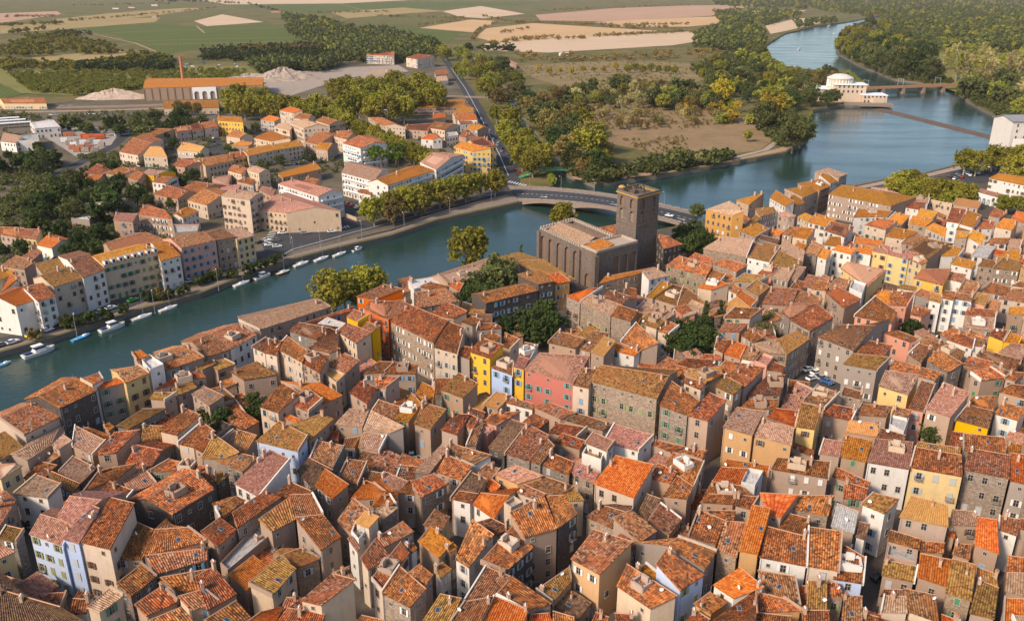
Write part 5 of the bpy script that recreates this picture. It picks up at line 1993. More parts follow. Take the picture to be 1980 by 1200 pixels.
# ---- road bridge
def make_bridge():
    nl, nr = P(1004, 385, 1.2), P(1348, 438, 1.2)
    fl, fr_ = P(983, 359, 1.2), P(1348, 410, 1.2)
    o = (nl + fr_) / 2
    root = empty('road_bridge', (o.x, o.y, 0)); off = (o.x, o.y, 0)
    K = 24
    zc = lambda t: 0.25 + 3.6 * math.sin(math.pi * t) ** 0.9
    def at(t, s, dz=0.0):
        a = lerp(nl, nr, t); c = lerp(fl, fr_, t)
        p = lerp(a, c, s)
        return Vector((p.x, p.y, zc(t) + dz))
    b = MB()
    for i in range(K):
        t0, t1 = i / K, (i + 1) / K
        b.poly([at(t0, .13), at(t1, .13), at(t1, .87), at(t0, .87)], 0)
        for s0, s1 in ((0, .13), (.87, 1)):
            b.poly([at(t0, s0, .15), at(t1, s0, .15), at(t1, s1, .15), at(t0, s1, .15)], 1)
        for s in (.13, .87):
            q = [at(t0, s, 0), at(t1, s, 0), at(t1, s, .15), at(t0, s, .15)]
            b.poly(q if s > .5 else q[::-1], 1)
        th = lambda t: -1.0 - 1.6 * abs(2 * ((t * 3) % 1.0) - 1) ** 2
        for s, fl_ in ((0, False), (1, True)):
            q = [at(t0, s, th(t0)), at(t1, s, th(t1)), at(t1, s, .15), at(t0, s, .15)]
            b.poly(q[::-1] if fl_ else q, 1)
        b.poly([at(t0, 0, th(t0)), at(t0, 1, th(t0)), at(t1, 1, th(t1)), at(t1, 0, th(t1))], 1)
    b.build('deck', [M['asphalt'], M['stone']], root, off)
    for s in (0.012, 0.988):
        r = MB()
        for i in range(K):
            a, c = at(i / K, s), at((i + 1) / K, s); d = c - a; m = (a + c) / 2
            r.box((m.x, m.y, m.z + 0.5), (d.length + .05, 0.28, 0.75), 0, math.atan2(d.y, d.x))
            r.box((m.x, m.y, m.z + 1.1), (d.length + .05, 0.08, 0.08), 1, math.atan2(d.y, d.x))
        r.build('parapet', [M['stone'], M['metal']], root, off)
    for t in (1 / 3, 2 / 3):
        a, c = at(t, 0.06, 0), at(t, 0.94, 0); d = c - a; m = (a + c) / 2
        p = MB().box((m.x, m.y, (zc(t) - 2.4 - 6) / 2), (d.length, 2.2, zc(t) - 2.4 + 6), 0, math.atan2(d.y, d.x))
        p.build('pier', M['concrete'], root, off)
    for i in range(34):
        mk = MB()
        t = 0.02 + i * 0.0285
        for s in (0.5,):
            q = [at(t, s - .006, .012), at(t + .014, s - .006, .012), at(t + .014, s + .006, .012), at(t, s + .006, .012)]
            mk.poly(q, 0)
        mk.build('lane_dash', M['paint'], root, off)
    for s in (0.16, 0.84):
        mk = MB()
        for i in range(K):
            mk.poly([at(i / K, s - .005, .012), at((i + 1) / K, s - .005, .012), at((i + 1) / K, s + .005, .012), at(i / K, s + .005, .012)], 0)
        mk.build('edge_line', M['paint'], root, off)
    for t in (0.15, 0.55, 0.9):
        mk = MB()
        mk.poly([at(t, .33, .014), at(t + .03, .325, .014), at(t + .03, .345, .014), at(t, .35, .014)], 0)
        mk.poly([at(t + .03, .30, .014), at(t + .045, .335, .014), at(t + .03, .37, .014)], 0)
        mk.build('lane_arrow', M['paint'], root, off)
    tag(root, 'concrete road bridge with asphalt deck crossing the river behind the cathedral', 'bridge')
    return at
bridge_at = make_bridge()

def make_rail_bridge():
    a, c = P(1656, 171, 5), P(1862, 163.5, 5)
    o = (a + c) / 2; d = c - a; L = d.length; rz = math.atan2(d.y, d.x)
    root = empty('railway_bridge', (o.x, o.y, 0), rz)
    MB().box((0, 0, 4.6), (L, 7, 0.8), 0).build('deck', M['orange_metal'], root)
    for s in (-1, 1):
        g = MB().box((0, s * 3.6, 4.9), (L, 0.4, 2.2), 0)
        for i in range(20): g.box((-L/2 + L*(i+.5)/20, s * 3.85, 4.9), (0.3, 0.2, 2.2), 0)
        g.build('girder', M['orange_metal'], root)
    for f in (-0.27, -0.08, 0.11, 0.30):
        MB().box((f * L, 0, 0.6), (3.6, 9, 7.2), 0, 0, 0.85).build('pier', M['stone'], root)
    for f in (-0.42, -0.1, 0.25, 0.45):
        p = MB()
        for s in (-1, 1): p.tube((f * L, s * 4.2, 4.2), (f * L, s * 4.2, 14), 0.22, n=5)
        p.box((f * L, 0, 13.2), (0.3, 8.8, 0.3), 0)
        p.build('catenary_mast', M['metal'], root)
    tag(root, 'rusty brown girder railway bridge on stone piers beside the villa', 'bridge')
make_rail_bridge()

def make_footbridge():
    a, c = P(1004, 341, 1), P(1112, 329, 1)
    o = (a + c) / 2; d = c - a; L = d.length; rz = math.atan2(d.y, d.x)
    root = empty('footbridge', (o.x, o.y, 0), rz)
    K = 14; dk = MB(); rails = [MB(), MB()]
    z = lambda t: 0.6 + 2.4 * math.sin(math.pi * t)
    for i in range(K):
        x0, x1, z0, z1 = -L/2 + L*i/K, -L/2 + L*(i+1)/K, z(i/K), z((i+1)/K)
        for y, zz, f in ((1.7, 0, 1),):
            dk.poly([(x0, -1.7, z0), (x1, -1.7, z1), (x1, 1.7, z1), (x0, 1.7, z0)]); dk.poly([(x0, 1.7, z0 - .5), (x1, 1.7, z1 - .5), (x1, -1.7, z1 - .5), (x0, -1.7, z0 - .5)])
            dk.poly([(x0, -1.7, z0 - .5), (x1, -1.7, z1 - .5), (x1, -1.7, z1), (x0, -1.7, z0)]); dk.poly([(x0, 1.7, z0), (x1, 1.7, z1), (x1, 1.7, z1 - .5), (x0, 1.7, z0 - .5)])
        for s, r in zip((-1, 1), rails):
            r.tube((x0, s * 1.75, z0 + 1.15), (x1, s * 1.75, z1 + 1.15), 0.09, n=5); r.tube((x0, s * 1.75, z0), (x0, s * 1.75, z0 + 1.15), 0.07, n=5); r.tube((x0, s * 1.75, z0 + .6), (x1, s * 1.75, z1 + .6), 0.06, n=4)
    dk.build('deck', M['green_metal'], root)
    for r in rails: r.build('railing', M['green_metal'], root)
    tag(root, 'arched green footbridge over the canal mouth', 'bridge')
make_footbridge()

def make_weir():
    a, c = P(1702, 211, WATER_Z), P(1936, 270, WATER_Z)
    o = (a + c) / 2; d = c - a; L = d.length; rz = math.atan2(d.y, d.x)
    b = MB()
    K = 40
    for i in range(K):
        x = -L/2 + L*(i+.5)/K
        b.box((x, rnd.uniform(-.3, .3), -0.1), (L/K*0.96, 9 + rnd.uniform(-1, 1), 1.0 + rnd.uniform(-.1, .1)), 0)
        b.box((x, -6.5 + rnd.uniform(-1, 1), -0.35), (L/K*0.9, 5, 0.8), 0)
    ob = b.build('weir', plain('weir_stone', (0.13, 0.085, 0.06), 0.8, 0.4, 0.3)); ob.location = (o.x, o.y, WATER_Z); ob.rotation_euler = (0, 0, rz)
    tag(ob, 'long dark stone weir slanting across the river below the railway bridge', 'weir')
make_weir()

def box_windows(root, x0, x1, y, zs, n, w, h, side=-1, name='window'):
    for z in zs:
        for i in range(n):
            o = link(name, wmesh(w, h, None, False, 'frame'), root)
            o.location = (x0 + (x1 - x0) * (i + .5) / n, y + side * 0.012, z)
            o.rotation_euler = (0, 0, math.pi if side < 0 else 0)

def make_villa():
    o = P(1622, 196, 0)
    root = empty('villa', (o.x, o.y, 0), -0.12)
    w = WALL['C']
    MB().box((-4, 10, 5.5), (52, 26, 13), 0).build('main_block', w, root)
    MB().box((-4, 10, 12.3), (54, 28, 0.8), 0).build('cornice', M['white'], root)
    MB().box((8, 2, 8), (30, 20, 18), 0).build('upper_block', w, root)
    MB().box((8, 2, 17.3), (32, 22, 0.8), 0).build('cornice', M['white'], root)
    dr = MB().lathe([(12, 12), (12, 22)], 28, 0, (0, 6)).lathe([(12.8, 22), (12.8, 22.9), (12.0, 23.3), (6.5, 26), (0.1, 26.8)], 28, 1, (0, 6))
    dm = dr.build('rotunda', [w, plain('pale_dome', (0.58, 0.53, 0.47), 0.7)], root)
    for i in range(24):
        t = 2 * math.pi * i / 24
        c = link('column', colm, dm) if i else link('column', MB().tube((0, 0, 0), (0, 0, 7.5), 0.45, 0.4, 8).mesh('column', M['white']), dm)
        if not i: colm = c.data
        c.location = (12.2 * math.cos(t), 6 + 12.2 * math.sin(t), 14.2)
    MB().box((30, -6, 3.5), (24, 20, 9), 0).build('wing', w, root)
    MB().box((30, -6, 8.3), (25, 21, 0.6), 0).build('cornice', M['white'], root)
    MB().box((22, -22, 0.2), (46, 14, 2.4), 0).build('terrace', M['stone'], root)
    MB().box((33, -14, 3), (12, 8, 6), 0, 0.2).build('loggia', w, root)
    box_windows(root, -28, -8, -3, (1.2, 6.5), 6, 1.6, 3.0)
    box_windows(root, -5, 21, -8, (9.6, 14.2), 6, 1.5, 2.4)
    box_windows(root, 19, 41, -16, (1.0, 5.2), 6, 1.6, 2.4)
    tag(root, 'cream riverside villa with columned rotunda on the point of the island', 'villa')
make_villa()

def make_mill():
    e = P(1937, 291, 0)
    o = Vector((e.x + 26, e.y + 4, 0))
    root = empty('mill_building', (o.x, o.y, 0), 0.10)
    W_ = WALL['W']
    MB().box((0, 8, 10), (46, 22, 22), 0).build('wall', W_, root)
    rb = MB(); slab(rb, [Vector((-24, -4, 21)), Vector((24, -4, 21)), Vector((24, 8, 24)), Vector((-24, 8, 24))], .3, 0, None); slab(rb, [Vector((24, 20, 21)), Vector((-24, 20, 21)), Vector((-24, 8, 24)), Vector((24, 8, 24))], .3, 0, None)
    rb.poly([(-23, 19, 20.9), (-23, -3, 20.9), (-23, 8, 23.7)], 1); rb.poly([(23, -3, 20.9), (23, 19, 20.9), (23, 8, 23.7)], 1)
    rb.build('roof', [plain('slate_grey_roof', (0.20, 0.20, 0.22), 0.7), W_], root)
    ch = MB().tube((-8, -5, 0), (-8, -5, 30), 1.4, 1.1, 12).tube((-8, -5, 30), (-8, -5, 30.8), 1.5, 1.5, 12)
    ch.build('chimney', M['orange_metal'], root)
    MB().box((-12, -12, 4), (20, 14, 10), 0).build('annexe', W_, root)
    box_windows(root, -22, 22, -3.0, (4, 8.5, 13, 17), 7, 1.2, 2.0)
    box_windows(root, -21, -3, -19, (2, 6), 3, 1.6, 2.0)
    tag(root, 'tall white mill building with slate roof and orange chimney at the weir', 'building')
make_mill()

def make_factory():
    h = 12.5
    hs = dict(q=[(830/3, 512/3), (1525/3, 493/3), (1525/3, 455/3), (840/3, 467/3)], h=h, k='g', roof='y', wall='B', far=True)
    solve(hs)
    root = build_house_shell(hs, 'factory_hall')
    W = hs['W']; c = hs['c']
    A, B = W[0], W[1]
    d = B - A; n = Vector((d.y, -d.x)).normalized()
    ct = MB(); a0, b0 = A.lerp(B, .40) + n * 1.2, A.lerp(B, .60) + n * 1.2
    arch_panel(ct, a0, b0, -1, h - 0.6, 3, 0.0, 5.5, 0.62, 1.15)
    ring_walls_one(ct, b0, b0 - n * 1.3, -1, h - .6); ring_walls_one(ct, a0 - n * 1.3, a0, -1, h - .6)
    ct.poly([(a0.x, a0.y, h - .6), (b0.x, b0.y, h - .6), (b0.x - n.x * 1.3, b0.y - n.y * 1.3, h - .6), (a0.x - n.x * 1.3, a0.y - n.y * 1.3, h - .6)])
    ct.build('arched_portal', M['white'], root, (c.x, c.y, 0))
    for f in [i / 16 for i in range(17)]:
        q = A.lerp(B, f) + n * 0.2
        if .38 < f < .62: continue
        p = MB().box((q.x - c.x, q.y - c.y, h / 2 - .5), (0.8, 0.5, h - 0.4), 0, math.atan2(d.y, d.x)); p.build('pilaster', M['stone'], root)
    tag(root, 'long brick factory hall with orange roof and white arched portal', 'factory')
    o = P(357, 176, 0)
    st = empty('factory_chimney', (o.x, o.y, 0))
    MB().tube((0, 0, -1), (0, 0, 36), 2.3, 1.3, 14).build('shaft', M['brick'], st)
    MB().tube((0, 0, 36), (0, 0, 37), 1.6, 1.6, 14).tube((0, 0, 33), (0, 0, 33.5), 1.6, 1.6, 14).build('crown_ring', M['brick'], st)
    MB().box((0, 0, 2), (6, 6, 6), 0).build('plinth', M['brick'], st)
    tag(st, 'tall slender red brick chimney behind the factory hall', 'chimney')
make_factory()

def mound(name, x, y, rx, ry, h, mat, label, rz=0.0):
    o = P(x, y, 0)
    b = MB(); K, J = 44, 14
    for j in range(J + 1):
        r = j / J
        for i in range(K):
            t = 2 * math.pi * i / K
            wob = 1 + 0.12 * math.sin(3 * t + x) + 0.08 * math.sin(7 * t + y)
            z = h * (1 - r ** 1.1) * (1 + 0.15 * math.sin(5 * t + 3 * r)) if j < J else -0.3
            b.v.append((rx * r * wob * math.cos(t), ry * r * wob * math.sin(t), z + rnd.uniform(-.09, .09) * h * (j < J)))
    for j in range(J):
        for i in range(K):
            i2 = (i + 1) % K
            b.f.append((j*K + i, (j+1)*K + i, (j+1)*K + i2, j*K + i2)); b.m.append(0)
    ob = b.build(name, mat); ob.location = (o.x, o.y, 0); ob.rotation_euler = (0, 0, rz)
    tag(ob, label, 'mound')
mound('gravel_mound', 548, 153, 42, 34, 13, M['gravel'], 'grey conical heap of gravel right of the factory hall')
mound('gravel_mound', 485, 152, 34, 26, 6, M['gravel'], 'low grey gravel heap just behind the factory roof')
mound('rubble_mound', 222, 190, 40, 16, 9, plain('pale_rubble', (0.40, 0.30, 0.235), 0.95, 0.5, 0.35), 'long pale rubble heap left of the factory hall')
mound('soil_mound', 745, 140, 26, 20, 3, M['soil'], 'low bare soil heap on the building site below the villas')

# ---- arches of the white market building at the right edge
def arcade(hs_index, bays):
    hs = HOUSES[hs_index]
    A, B = hs['W'][0], hs['W'][1]
    d = B - A; n = Vector((d.y, -d.x)).normalized(); c = hs['c']
    b = MB()
    a0, b0 = A + n * 1.0, B + n * 1.0
    top = hs['h'] - 0.5
    arch_panel(b, a0, b0, -1, top, bays, -0.9, 2.2, 0.66, 0.95)
    ring_walls_one(b, b0, B, -1, top); ring_walls_one(b, A, a0, -1, top)
    b.poly([(a0.x, a0.y, top), (b0.x, b0.y, top), (B.x, B.y, top), (A.x, A.y, top)])
    b.build('arcade', M['white'], hs['root'], (c.x, c.y, 0))
arcade(next(i for i, t in enumerate(HOUSES) if t['h'] == 5 * 1.12 and t['roof'] == 'p' and t['q'][0][0] > 1880), 5)

# ---- street lamps
def lamp(p, h, rz, label, group):
    root = empty('street_lamp', p, rz)
    link('pole', LAMP_P, root); link('lamp_head', LAMP_H, root)
    return tag(root, label, 'street lamp', group)
LAMP_P = MB().tube((0, 0, 0), (0, 0, 8.0), 0.11, 0.07, 6).tube((0, 0, 8.0), (0, 1.6, 8.5), 0.06, n=5).box((0, 0, 0.3), (0.3, 0.3, 0.6)).mesh('lamp_pole', M['metal'])
LAMP_H = MB().box((0, 1.9, 8.5), (0.3, 0.9, 0.14)).mesh('lamp_head', M['white'])
for i, t in enumerate((0.12, 0.3, 0.48, 0.66, 0.84)):
    lamp(bridge_at(t, 0.93), 8, 2.6, '%s grey street lamp on the road bridge counted from the far quay' % ordinal(i), 'lamps on the road bridge')
for i, (x, y) in enumerate(((150, 660), (300, 612), (423, 568), (568, 502), (620, 490), (700, 468), (782, 450), (870, 420), (950, 402))):
    lamp(P(x, y - 6, 0.03), 8, 0.4, '%s grey lamp post from the left along the far quay' % ordinal(i), 'lamps on the far quay')
for i, (x, y) in enumerate(((562, 470), (633, 432), (905, 205), (935, 268), (955, 310))):
    lamp(P(x, y, 0.1), 8, 1.2, '%s lamp post from the left beside the plaza and avenue roads' % ordinal(i), 'lamps on the far bank roads')

# ---- painted crossings
def zebra(x, y, n, dx, dy, w, l, rz):
    b = MB()
    for i in range(n):
        p = P(x + dx * i, y + dy * i, 0)
        b.box((p.x, p.y, 0.30), (w, l, 0.01), 0, rz)
    tag(b.build('road_marking', M['paint']), kind='structure')
zebra(640, 446, 7, 5.5, -1.2, 0.7, 4.0, 0.45)
zebra(985, 352, 7, 5.0, 1.2, 0.8, 4.5, -0.4)
zebra(515, 472, 8, 1.8, -3.2, 0.6, 4.0, 1.2)
ribbon('road_marking', [(540,497),(566,483),(620,468),(660,457)], 0.35, M['paint'], 0.31)
ribbon('road_marking', [(660,456),(757,431),(860,403),(960,374)], 0.3, M['paint'], 0.31)
ribbon('road_marking', [(983,340),(966,300),(944,257),(925,218),(900,172),(872,132)], 0.35, M['paint'], 0.31)
# ================================================================== TREES
def crown_arrays(rs, kind, n_clump, per, R_, H_, leaf, seed_shape):
    """leaf clumps spread through the volume of a crown -> quads"""
    rx, rz_, zc, shell = R_, H_ / 2, H_ / 2, 0.75
    cs = []
    while len(cs) < n_clump:
        p = rs.normal(size=3); p /= np.linalg.norm(p)
        r = rs.uniform(0.15, 1.0) ** 0.5
        if kind == 'cypress':
            z = rs.uniform(-1, 1); a = rs.uniform(0, 6.28); rr = math.sqrt(max(0.0, 1 - ((z + 0.25) / 1.25) ** 2)) * rs.uniform(.3, 1)
            p = np.array([math.cos(a) * rr, math.sin(a) * rr, z]); r = 0.9
        elif kind == 'pine':
            a = rs.uniform(0, 6.28); rr = math.sqrt(rs.uniform(0, 1)); p = np.array([math.cos(a) * rr, math.sin(a) * rr, (1 - rr * rr) * .8 + rs.uniform(-.25, .15)]); r = 1.0
        elif kind == 'poplar':
            z = rs.uniform(-1, 1); a = rs.uniform(0, 6.28); rr = math.sqrt(max(0.0, 1 - z * z)) * rs.uniform(.2, 1); p = np.array([math.cos(a) * rr, math.sin(a) * rr, z]); r = 0.95
        if p[2] < -0.55 and kind == 'round' and rs.uniform() < 0.7: continue
        cs.append(p * r * np.array([rx, rx, rz_]) * rs.uniform(0.85, 1.1))
    cs = np.array(cs)
    rc = 0.30 * min(rx, rz_) if kind not in ('cypress', 'poplar') else 0.45 * rx
    off = rs.normal(size=(n_clump, per, 3)); off /= np.linalg.norm(off, axis=2, keepdims=True)
    off *= (rs.uniform(0.35, 1.0, size=(n_clump, per, 1))) * rc * rs.uniform(0.7, 1.35, size=(n_clump, 1, 1))
    ctr = (cs[:, None, :] + off).reshape(-1, 3)
    nrm = off.reshape(-1, 3) + 0.8 * rc * rs.normal(size=(n_clump * per, 3)) * 0.6 + np.array([0, 0, 0.25 * rc])
    nrm /= np.linalg.norm(nrm, axis=1, keepdims=True)
    a = np.cross(nrm, rs.normal(size=nrm.shape)); a /= np.linalg.norm(a, axis=1, keepdims=True)
    c = np.cross(nrm, a)
    s = leaf * rs.uniform(0.6, 1.3, size=(len(ctr), 1))
    a *= s; c *= s * 0.8
    v = np.stack([ctr - a - c, ctr + a - c * 0.6, ctr + a * 0.8 + c, ctr - a * 0.7 + c], axis=1)
    v[:, :, 2] += zc
    return v.reshape(-1, 3)

def quads_mesh(name, v, mat):
    n = len(v)
    me = bpy.data.meshes.new(name)
    me.vertices.add(n); me.vertices.foreach_set('co', v.astype(np.float32).ravel())
    me.loops.add(n); me.loops.foreach_set('vertex_index', np.arange(n, dtype=np.int32))
    me.polygons.add(n // 4); me.polygons.foreach_set('loop_start', np.arange(0, n, 4, dtype=np.int32))
    me.materials.append(mat)
    me.update(calc_edges=True)
    return me

LEAF = {
 'plane': leaf_mat('leaf_plane_olive', (0.151, 0.159, 0.018), (0.332, 0.272, 0.030)),
 'autumn': leaf_mat('leaf_autumn_gold', (0.302, 0.226, 0.018), (0.512, 0.332, 0.030)),
 'rust': leaf_mat('leaf_rust_brown', (0.151, 0.127, 0.034), (0.286, 0.196, 0.060)),
 'dark': leaf_mat('leaf_dark_green', (0.034, 0.055, 0.014), (0.083, 0.107, 0.023)),
 'green': leaf_mat('leaf_mid_green', (0.068, 0.086, 0.022), (0.150, 0.150, 0.046)),
 'pine': leaf_mat('leaf_pine', (0.075, 0.127, 0.014), (0.151, 0.211, 0.030)),
 'pale': leaf_mat('leaf_pale_straw', (0.302, 0.256, 0.091), (0.512, 0.423, 0.181)),
 'lime': leaf_mat('leaf_lime', (0.181, 0.196, 0.023), (0.332, 0.316, 0.053)),
}
def trunk_mesh(rs, H, hb, spread, r, mat):
    b = MB().tube((0, 0, -0.3), (0, 0, hb), r, r * 0.75, 7)
    for i in range(5):
        a = 6.28 * i / 5 + rs.uniform(-.3, .3)
        m = Vector((math.cos(a) * spread * 0.45, math.sin(a) * spread * 0.45, hb + (H - hb) * 0.35))
        e = Vector((math.cos(a) * spread * 0.8, math.sin(a) * spread * 0.8, hb + (H - hb) * rs.uniform(.5, .8)))
        b.tube((0, 0, hb * 0.95), m, r * 0.5, r * 0.3, 5, 0, False); b.tube(m, e, r * 0.3, r * 0.08, 4, 0, False)
    b.tube((0, 0, hb), (0, 0, hb + (H - hb) * 0.7), r * 0.7, r * 0.1, 6, 0, False)
    return b.mesh('trunk', mat)
PROTO = {}
def proto(kind, leafk, var):
    k = (kind, leafk, var)
    if k in PROTO: return PROTO[k]
    rs = np.random.RandomState(hash((len(kind), len(leafk), var, ord(kind[0]), ord(leafk[0]))) % 100000)
    if kind == 'round':   H, hb, Rr, nc, per, lf, tr = 10.0, 2.3, 4.4, 70, 34, 0.30, 0.32
    elif kind == 'tall':  H, hb, Rr, nc, per, lf, tr = 10.0, 2.0, 3.4, 60, 32, 0.28, 0.26
    elif kind == 'loose': H, hb, Rr, nc, per, lf, tr = 10.0, 1.3, 3.9, 42, 28, 0.27, 0.22
    elif kind == 'pine':  H, hb, Rr, nc, per, lf, tr = 10.0, 6.0, 4.0, 46, 34, 0.30, 0.28
    elif kind == 'cypress': H, hb, Rr, nc, per, lf, tr = 10.0, 0.6, 0.95, 40, 16, 0.26, 0.14
    elif kind == 'poplar': H, hb, Rr, nc, per, lf, tr = 10.0, 2.0, 1.5, 26, 16, 0.24, 0.13
    else:                 H, hb, Rr, nc, per, lf, tr = 10.0, 0.5, 6.0, 26, 30, 0.75, 0.2      # bush
    shape = {'tall': 'round', 'loose': 'round', 'bush': 'round'}.get(kind, kind)
    ch = (H - hb) * (1.05 if kind != 'pine' else 0.9)
    v = crown_arrays(rs, shape, nc, per, Rr, ch, lf, var)
    v[:, 2] += hb - (0.4 if kind != 'pine' else 1.2)
    v[:, 2] = np.maximum(v[:, 2], 0.15)
    cm = quads_mesh('crown', v, LEAF[leafk])
    tm = trunk_mesh(rs, H, hb, Rr * 0.8, tr, M['palebark'] if leafk in ('plane', 'autumn', 'pale') else M['bark'])
    PROTO[k] = (cm, tm)
    return PROTO[k]
KNAME = {'round': 'tree', 'tall': 'tree', 'loose': 'tree', 'pine': 'pine_tree', 'cypress': 'cypress_tree', 'poplar': 'poplar_tree', 'bush': 'shrub'}
NAME_L = {'plane': 'plane_tree', 'autumn': 'golden_tree', 'rust': 'brown_tree', 'dark': 'evergreen_tree', 'green': 'leafy_tree', 'lime': 'lime_green_tree', 'pale': 'pale_tree'}
WORD_L = {'plane': 'olive green plane tree', 'autumn': 'golden autumn tree', 'rust': 'rust brown tree', 'dark': 'dark evergreen tree', 'green': 'leafy green tree', 'pine': 'bright green umbrella pine', 'lime': 'lime green tree', 'pale': 'pale straw coloured tree'}
TREES = []
def tree(kind, leafk, x, y, h, label=None, group=None, ground=None):
    p = ground if ground is not None else P(x, y, 0.6 * h)
    p = Vector((p.x, p.y, 0.0))
    cm, tm = proto(kind, leafk, rnd.randrange(4))
    nm = KNAME[kind]
    if nm == 'tree': nm = NAME_L.get(leafk, 'tree')
    root = empty(nm, p, rnd.uniform(0, 6.28))
    s = h / 10.0 * rnd.uniform(0.92, 1.08)
    root.scale = (s * rnd.uniform(.92, 1.1), s * rnd.uniform(.92, 1.1), s)
    link('crown', cm, root); link('trunk', tm, root)
    tag(root, label, 'shrub' if kind == 'bush' else 'tree', group)
    TREES.append(root)
    return root
def row(kind, leafk, pts, h, phrase, group, sortx=True):
    pts = sorted(pts) if sortx else pts
    for i, (x, y) in enumerate(pts):
        w = 'cypress' if kind == 'cypress' else ('umbrella pine' if kind == 'pine' else ('shrub' if kind == 'bush' else WORD_L[leafk]))
        lab = '%s %s' % (w, phrase) if len(pts) == 1 else '%s %s, %s from left' % (w, phrase, ordinal(i))
        tree(kind, leafk, x, y, h * rnd.uniform(.9, 1.1), lab, group)
def in_px(poly):
    xs = [p[0] for p in poly]; ys = [p[1] for p in poly]
    while True:
        x, y = rnd.uniform(min(xs), max(xs)), rnd.uniform(min(ys), max(ys))
        if in_poly((x, y), poly): return x, y
def wood(poly, n, mix, h0, h1, phrase, group):
    k_ = 1.55 if sum(p[1] for p in poly) / len(poly) < 300 and poly[0][0] > 850 else 1.2
    h0, h1 = h0 * k_, h1 * k_
    for _ in range(int(n * 1.25)):
        x, y = in_px(poly)
        kind, lk = rnd.choice(mix)
        w = {'cypress': 'cypress', 'pine': 'umbrella pine', 'poplar': 'slender pale poplar', 'bush': 'low shrub'}.get(kind, WORD_L[lk])
        h = rnd.uniform(h0, h1)
        p = P(x, y, 0.6 * h)
        if in_poly((p.x, p.y), river_xy): continue
        tree(kind, lk, x, y, h, '%s %s' % (w, phrase), group + ' (' + w + ')')

RP = [('round', 'plane')]
row('round', 'plane', [(722,404),(752,394),(778,386),(802,384),(826,374),(850,368),(874,364),(900,360),(928,352),(957,350)], 15, 'in the row on the far quay', 'plane trees on the far quay')
row('round', 'rust', [(815,392),(868,382),(760,408)], 12, 'leaning over the far quay steps', 'brown trees on the far quay')
row('tall', 'plane', [(640 + 8.4 * i + rnd.uniform(-2, 2), 217 + 4.2 * i + rnd.uniform(-2, 2)) for i in range(26)], 15, 'in the long avenue through the suburb', 'avenue plane trees')
row('round', 'plane', [(650,168),(672,164),(695,172),(718,160),(742,166),(764,155),(788,164),(808,155),(828,164),(842,176),(700,194),(732,196),(764,196),(796,192),(826,188),(676,200),(660,186),(684,184),(708,180),(730,178),(752,180),(774,178),(796,176),(816,176),(846,190),(714,206),(748,206),(780,206)], 24, 'in the big grove by the station', 'station grove plane trees')
row('round', 'plane', [(440,186),(462,180),(487,186),(508,184),(527,194),(550,198),(472,206),(502,206),(570,200),(592,205),(615,200),(452,198),(484,198),(518,206),(540,208),(630,206),(605,212),(578,212)], 21, 'in front of the factory hall', 'plane trees before the factory')
row('tall', 'rust', [(345,207),(362,206),(380,208)], 13, 'before the long station roof', 'trees by the station')
row('round', 'plane', [(960,218),(990,226),(975,246),(987,264),(1003,282),(1018,266),(1031,286),(1049,300),(1030,312),(1010,302)], 17, 'between the avenue and the canal', 'plane trees by the canal')
row('pine', 'pine', [(722,296),(744,285),(765,291),(786,288),(738,306),(770,306)], 17, 'in the courtyard of the white flats', 'courtyard pines')
wood([(1010,180),(1100,190),(1140,240),(1180,290),(1165,330),(1110,330),(1085,300),(1030,230)], 46, [('round','rust'),('loose','rust'),('round','green'),('loose','dark'),('tall','rust'),('round','plane')], 9, 16, 'in the thicket beyond the canal', 'canal thicket trees')
wood([(905,112),(960,108),(1010,150),(1005,190),(960,200),(925,160)], 26, [('round','green'),('loose','rust'),('round','plane'),('loose','green')], 9, 14, 'in the belt right of the avenue road', 'avenue belt trees')
wood([(830,85),(905,95),(915,150),(895,150),(860,110)], 14, RP + [('tall','lime')], 12, 17, 'at the far end of the avenue', 'far avenue trees')
wood([(50,390),(120,332),(180,312),(215,320),(280,345),(290,378),(230,400),(150,420),(60,430)], 44, [('round','dark'),('loose','dark'),('bush','dark'),('round','green')], 6, 11, 'in the dark gardens of the far bank', 'far bank garden trees')
wood([(0,288),(60,276),(110,300),(100,322),(0,322)], 14, [('round','dark'),('bush','dark'),('loose','green')], 6, 10, 'beside the builders yard at the left edge', 'trees by the yard')
wood([(112,236),(190,222),(260,226),(330,240),(300,262),(250,255),(180,252)], 20, [('round','dark'),('bush','green'),('loose','green')], 6, 11, 'between the railway and the yard', 'railway side trees')
wood([(280,225),(330,218),(400,225),(400,240),(330,250)], 10, [('round','dark'),('pine','dark'),('round','green')], 9, 13, 'by the station car park', 'station car park trees')
for x, y, h, k in ((318,262,9,'dark'),(335,275,8,'dark'),(300,275,8,'green'),(368,297,8,'green'),(387,304,7,'green'),(470,250,8,'dark'),(495,245,8,'green'),(482,257,6,'dark'),(440,285,7,'green'),(452,292,6,'dark'),
                   (508,318,9,'green'),(540,308,8,'green'),(572,288,8,'green'),(605,305,7,'dark'),(372,335,10,'dark'),(355,345,9,'dark'),(335,330,8,'dark'),(590,302,6,'green'),(285,388,8,'dark'),(330,392,7,'green'),(385,398,5,'dark')):
    tree('round', k, x, y, h, None, 'suburb garden trees')
for x, y, h, k in ((155,466,11,'dark'),(190,452,11,'dark'),(182,478,9,'dark'),(40,476,8,'dark'),(118,440,8,'dark'),(220,456,7,'green'),(5,482,7,'dark'),(262,470,6,'dark'),(135,487,9,'dark'),(320,312,6,'dark')):
    tree('round', k, x, y, h, None, 'back garden trees behind the quay row')
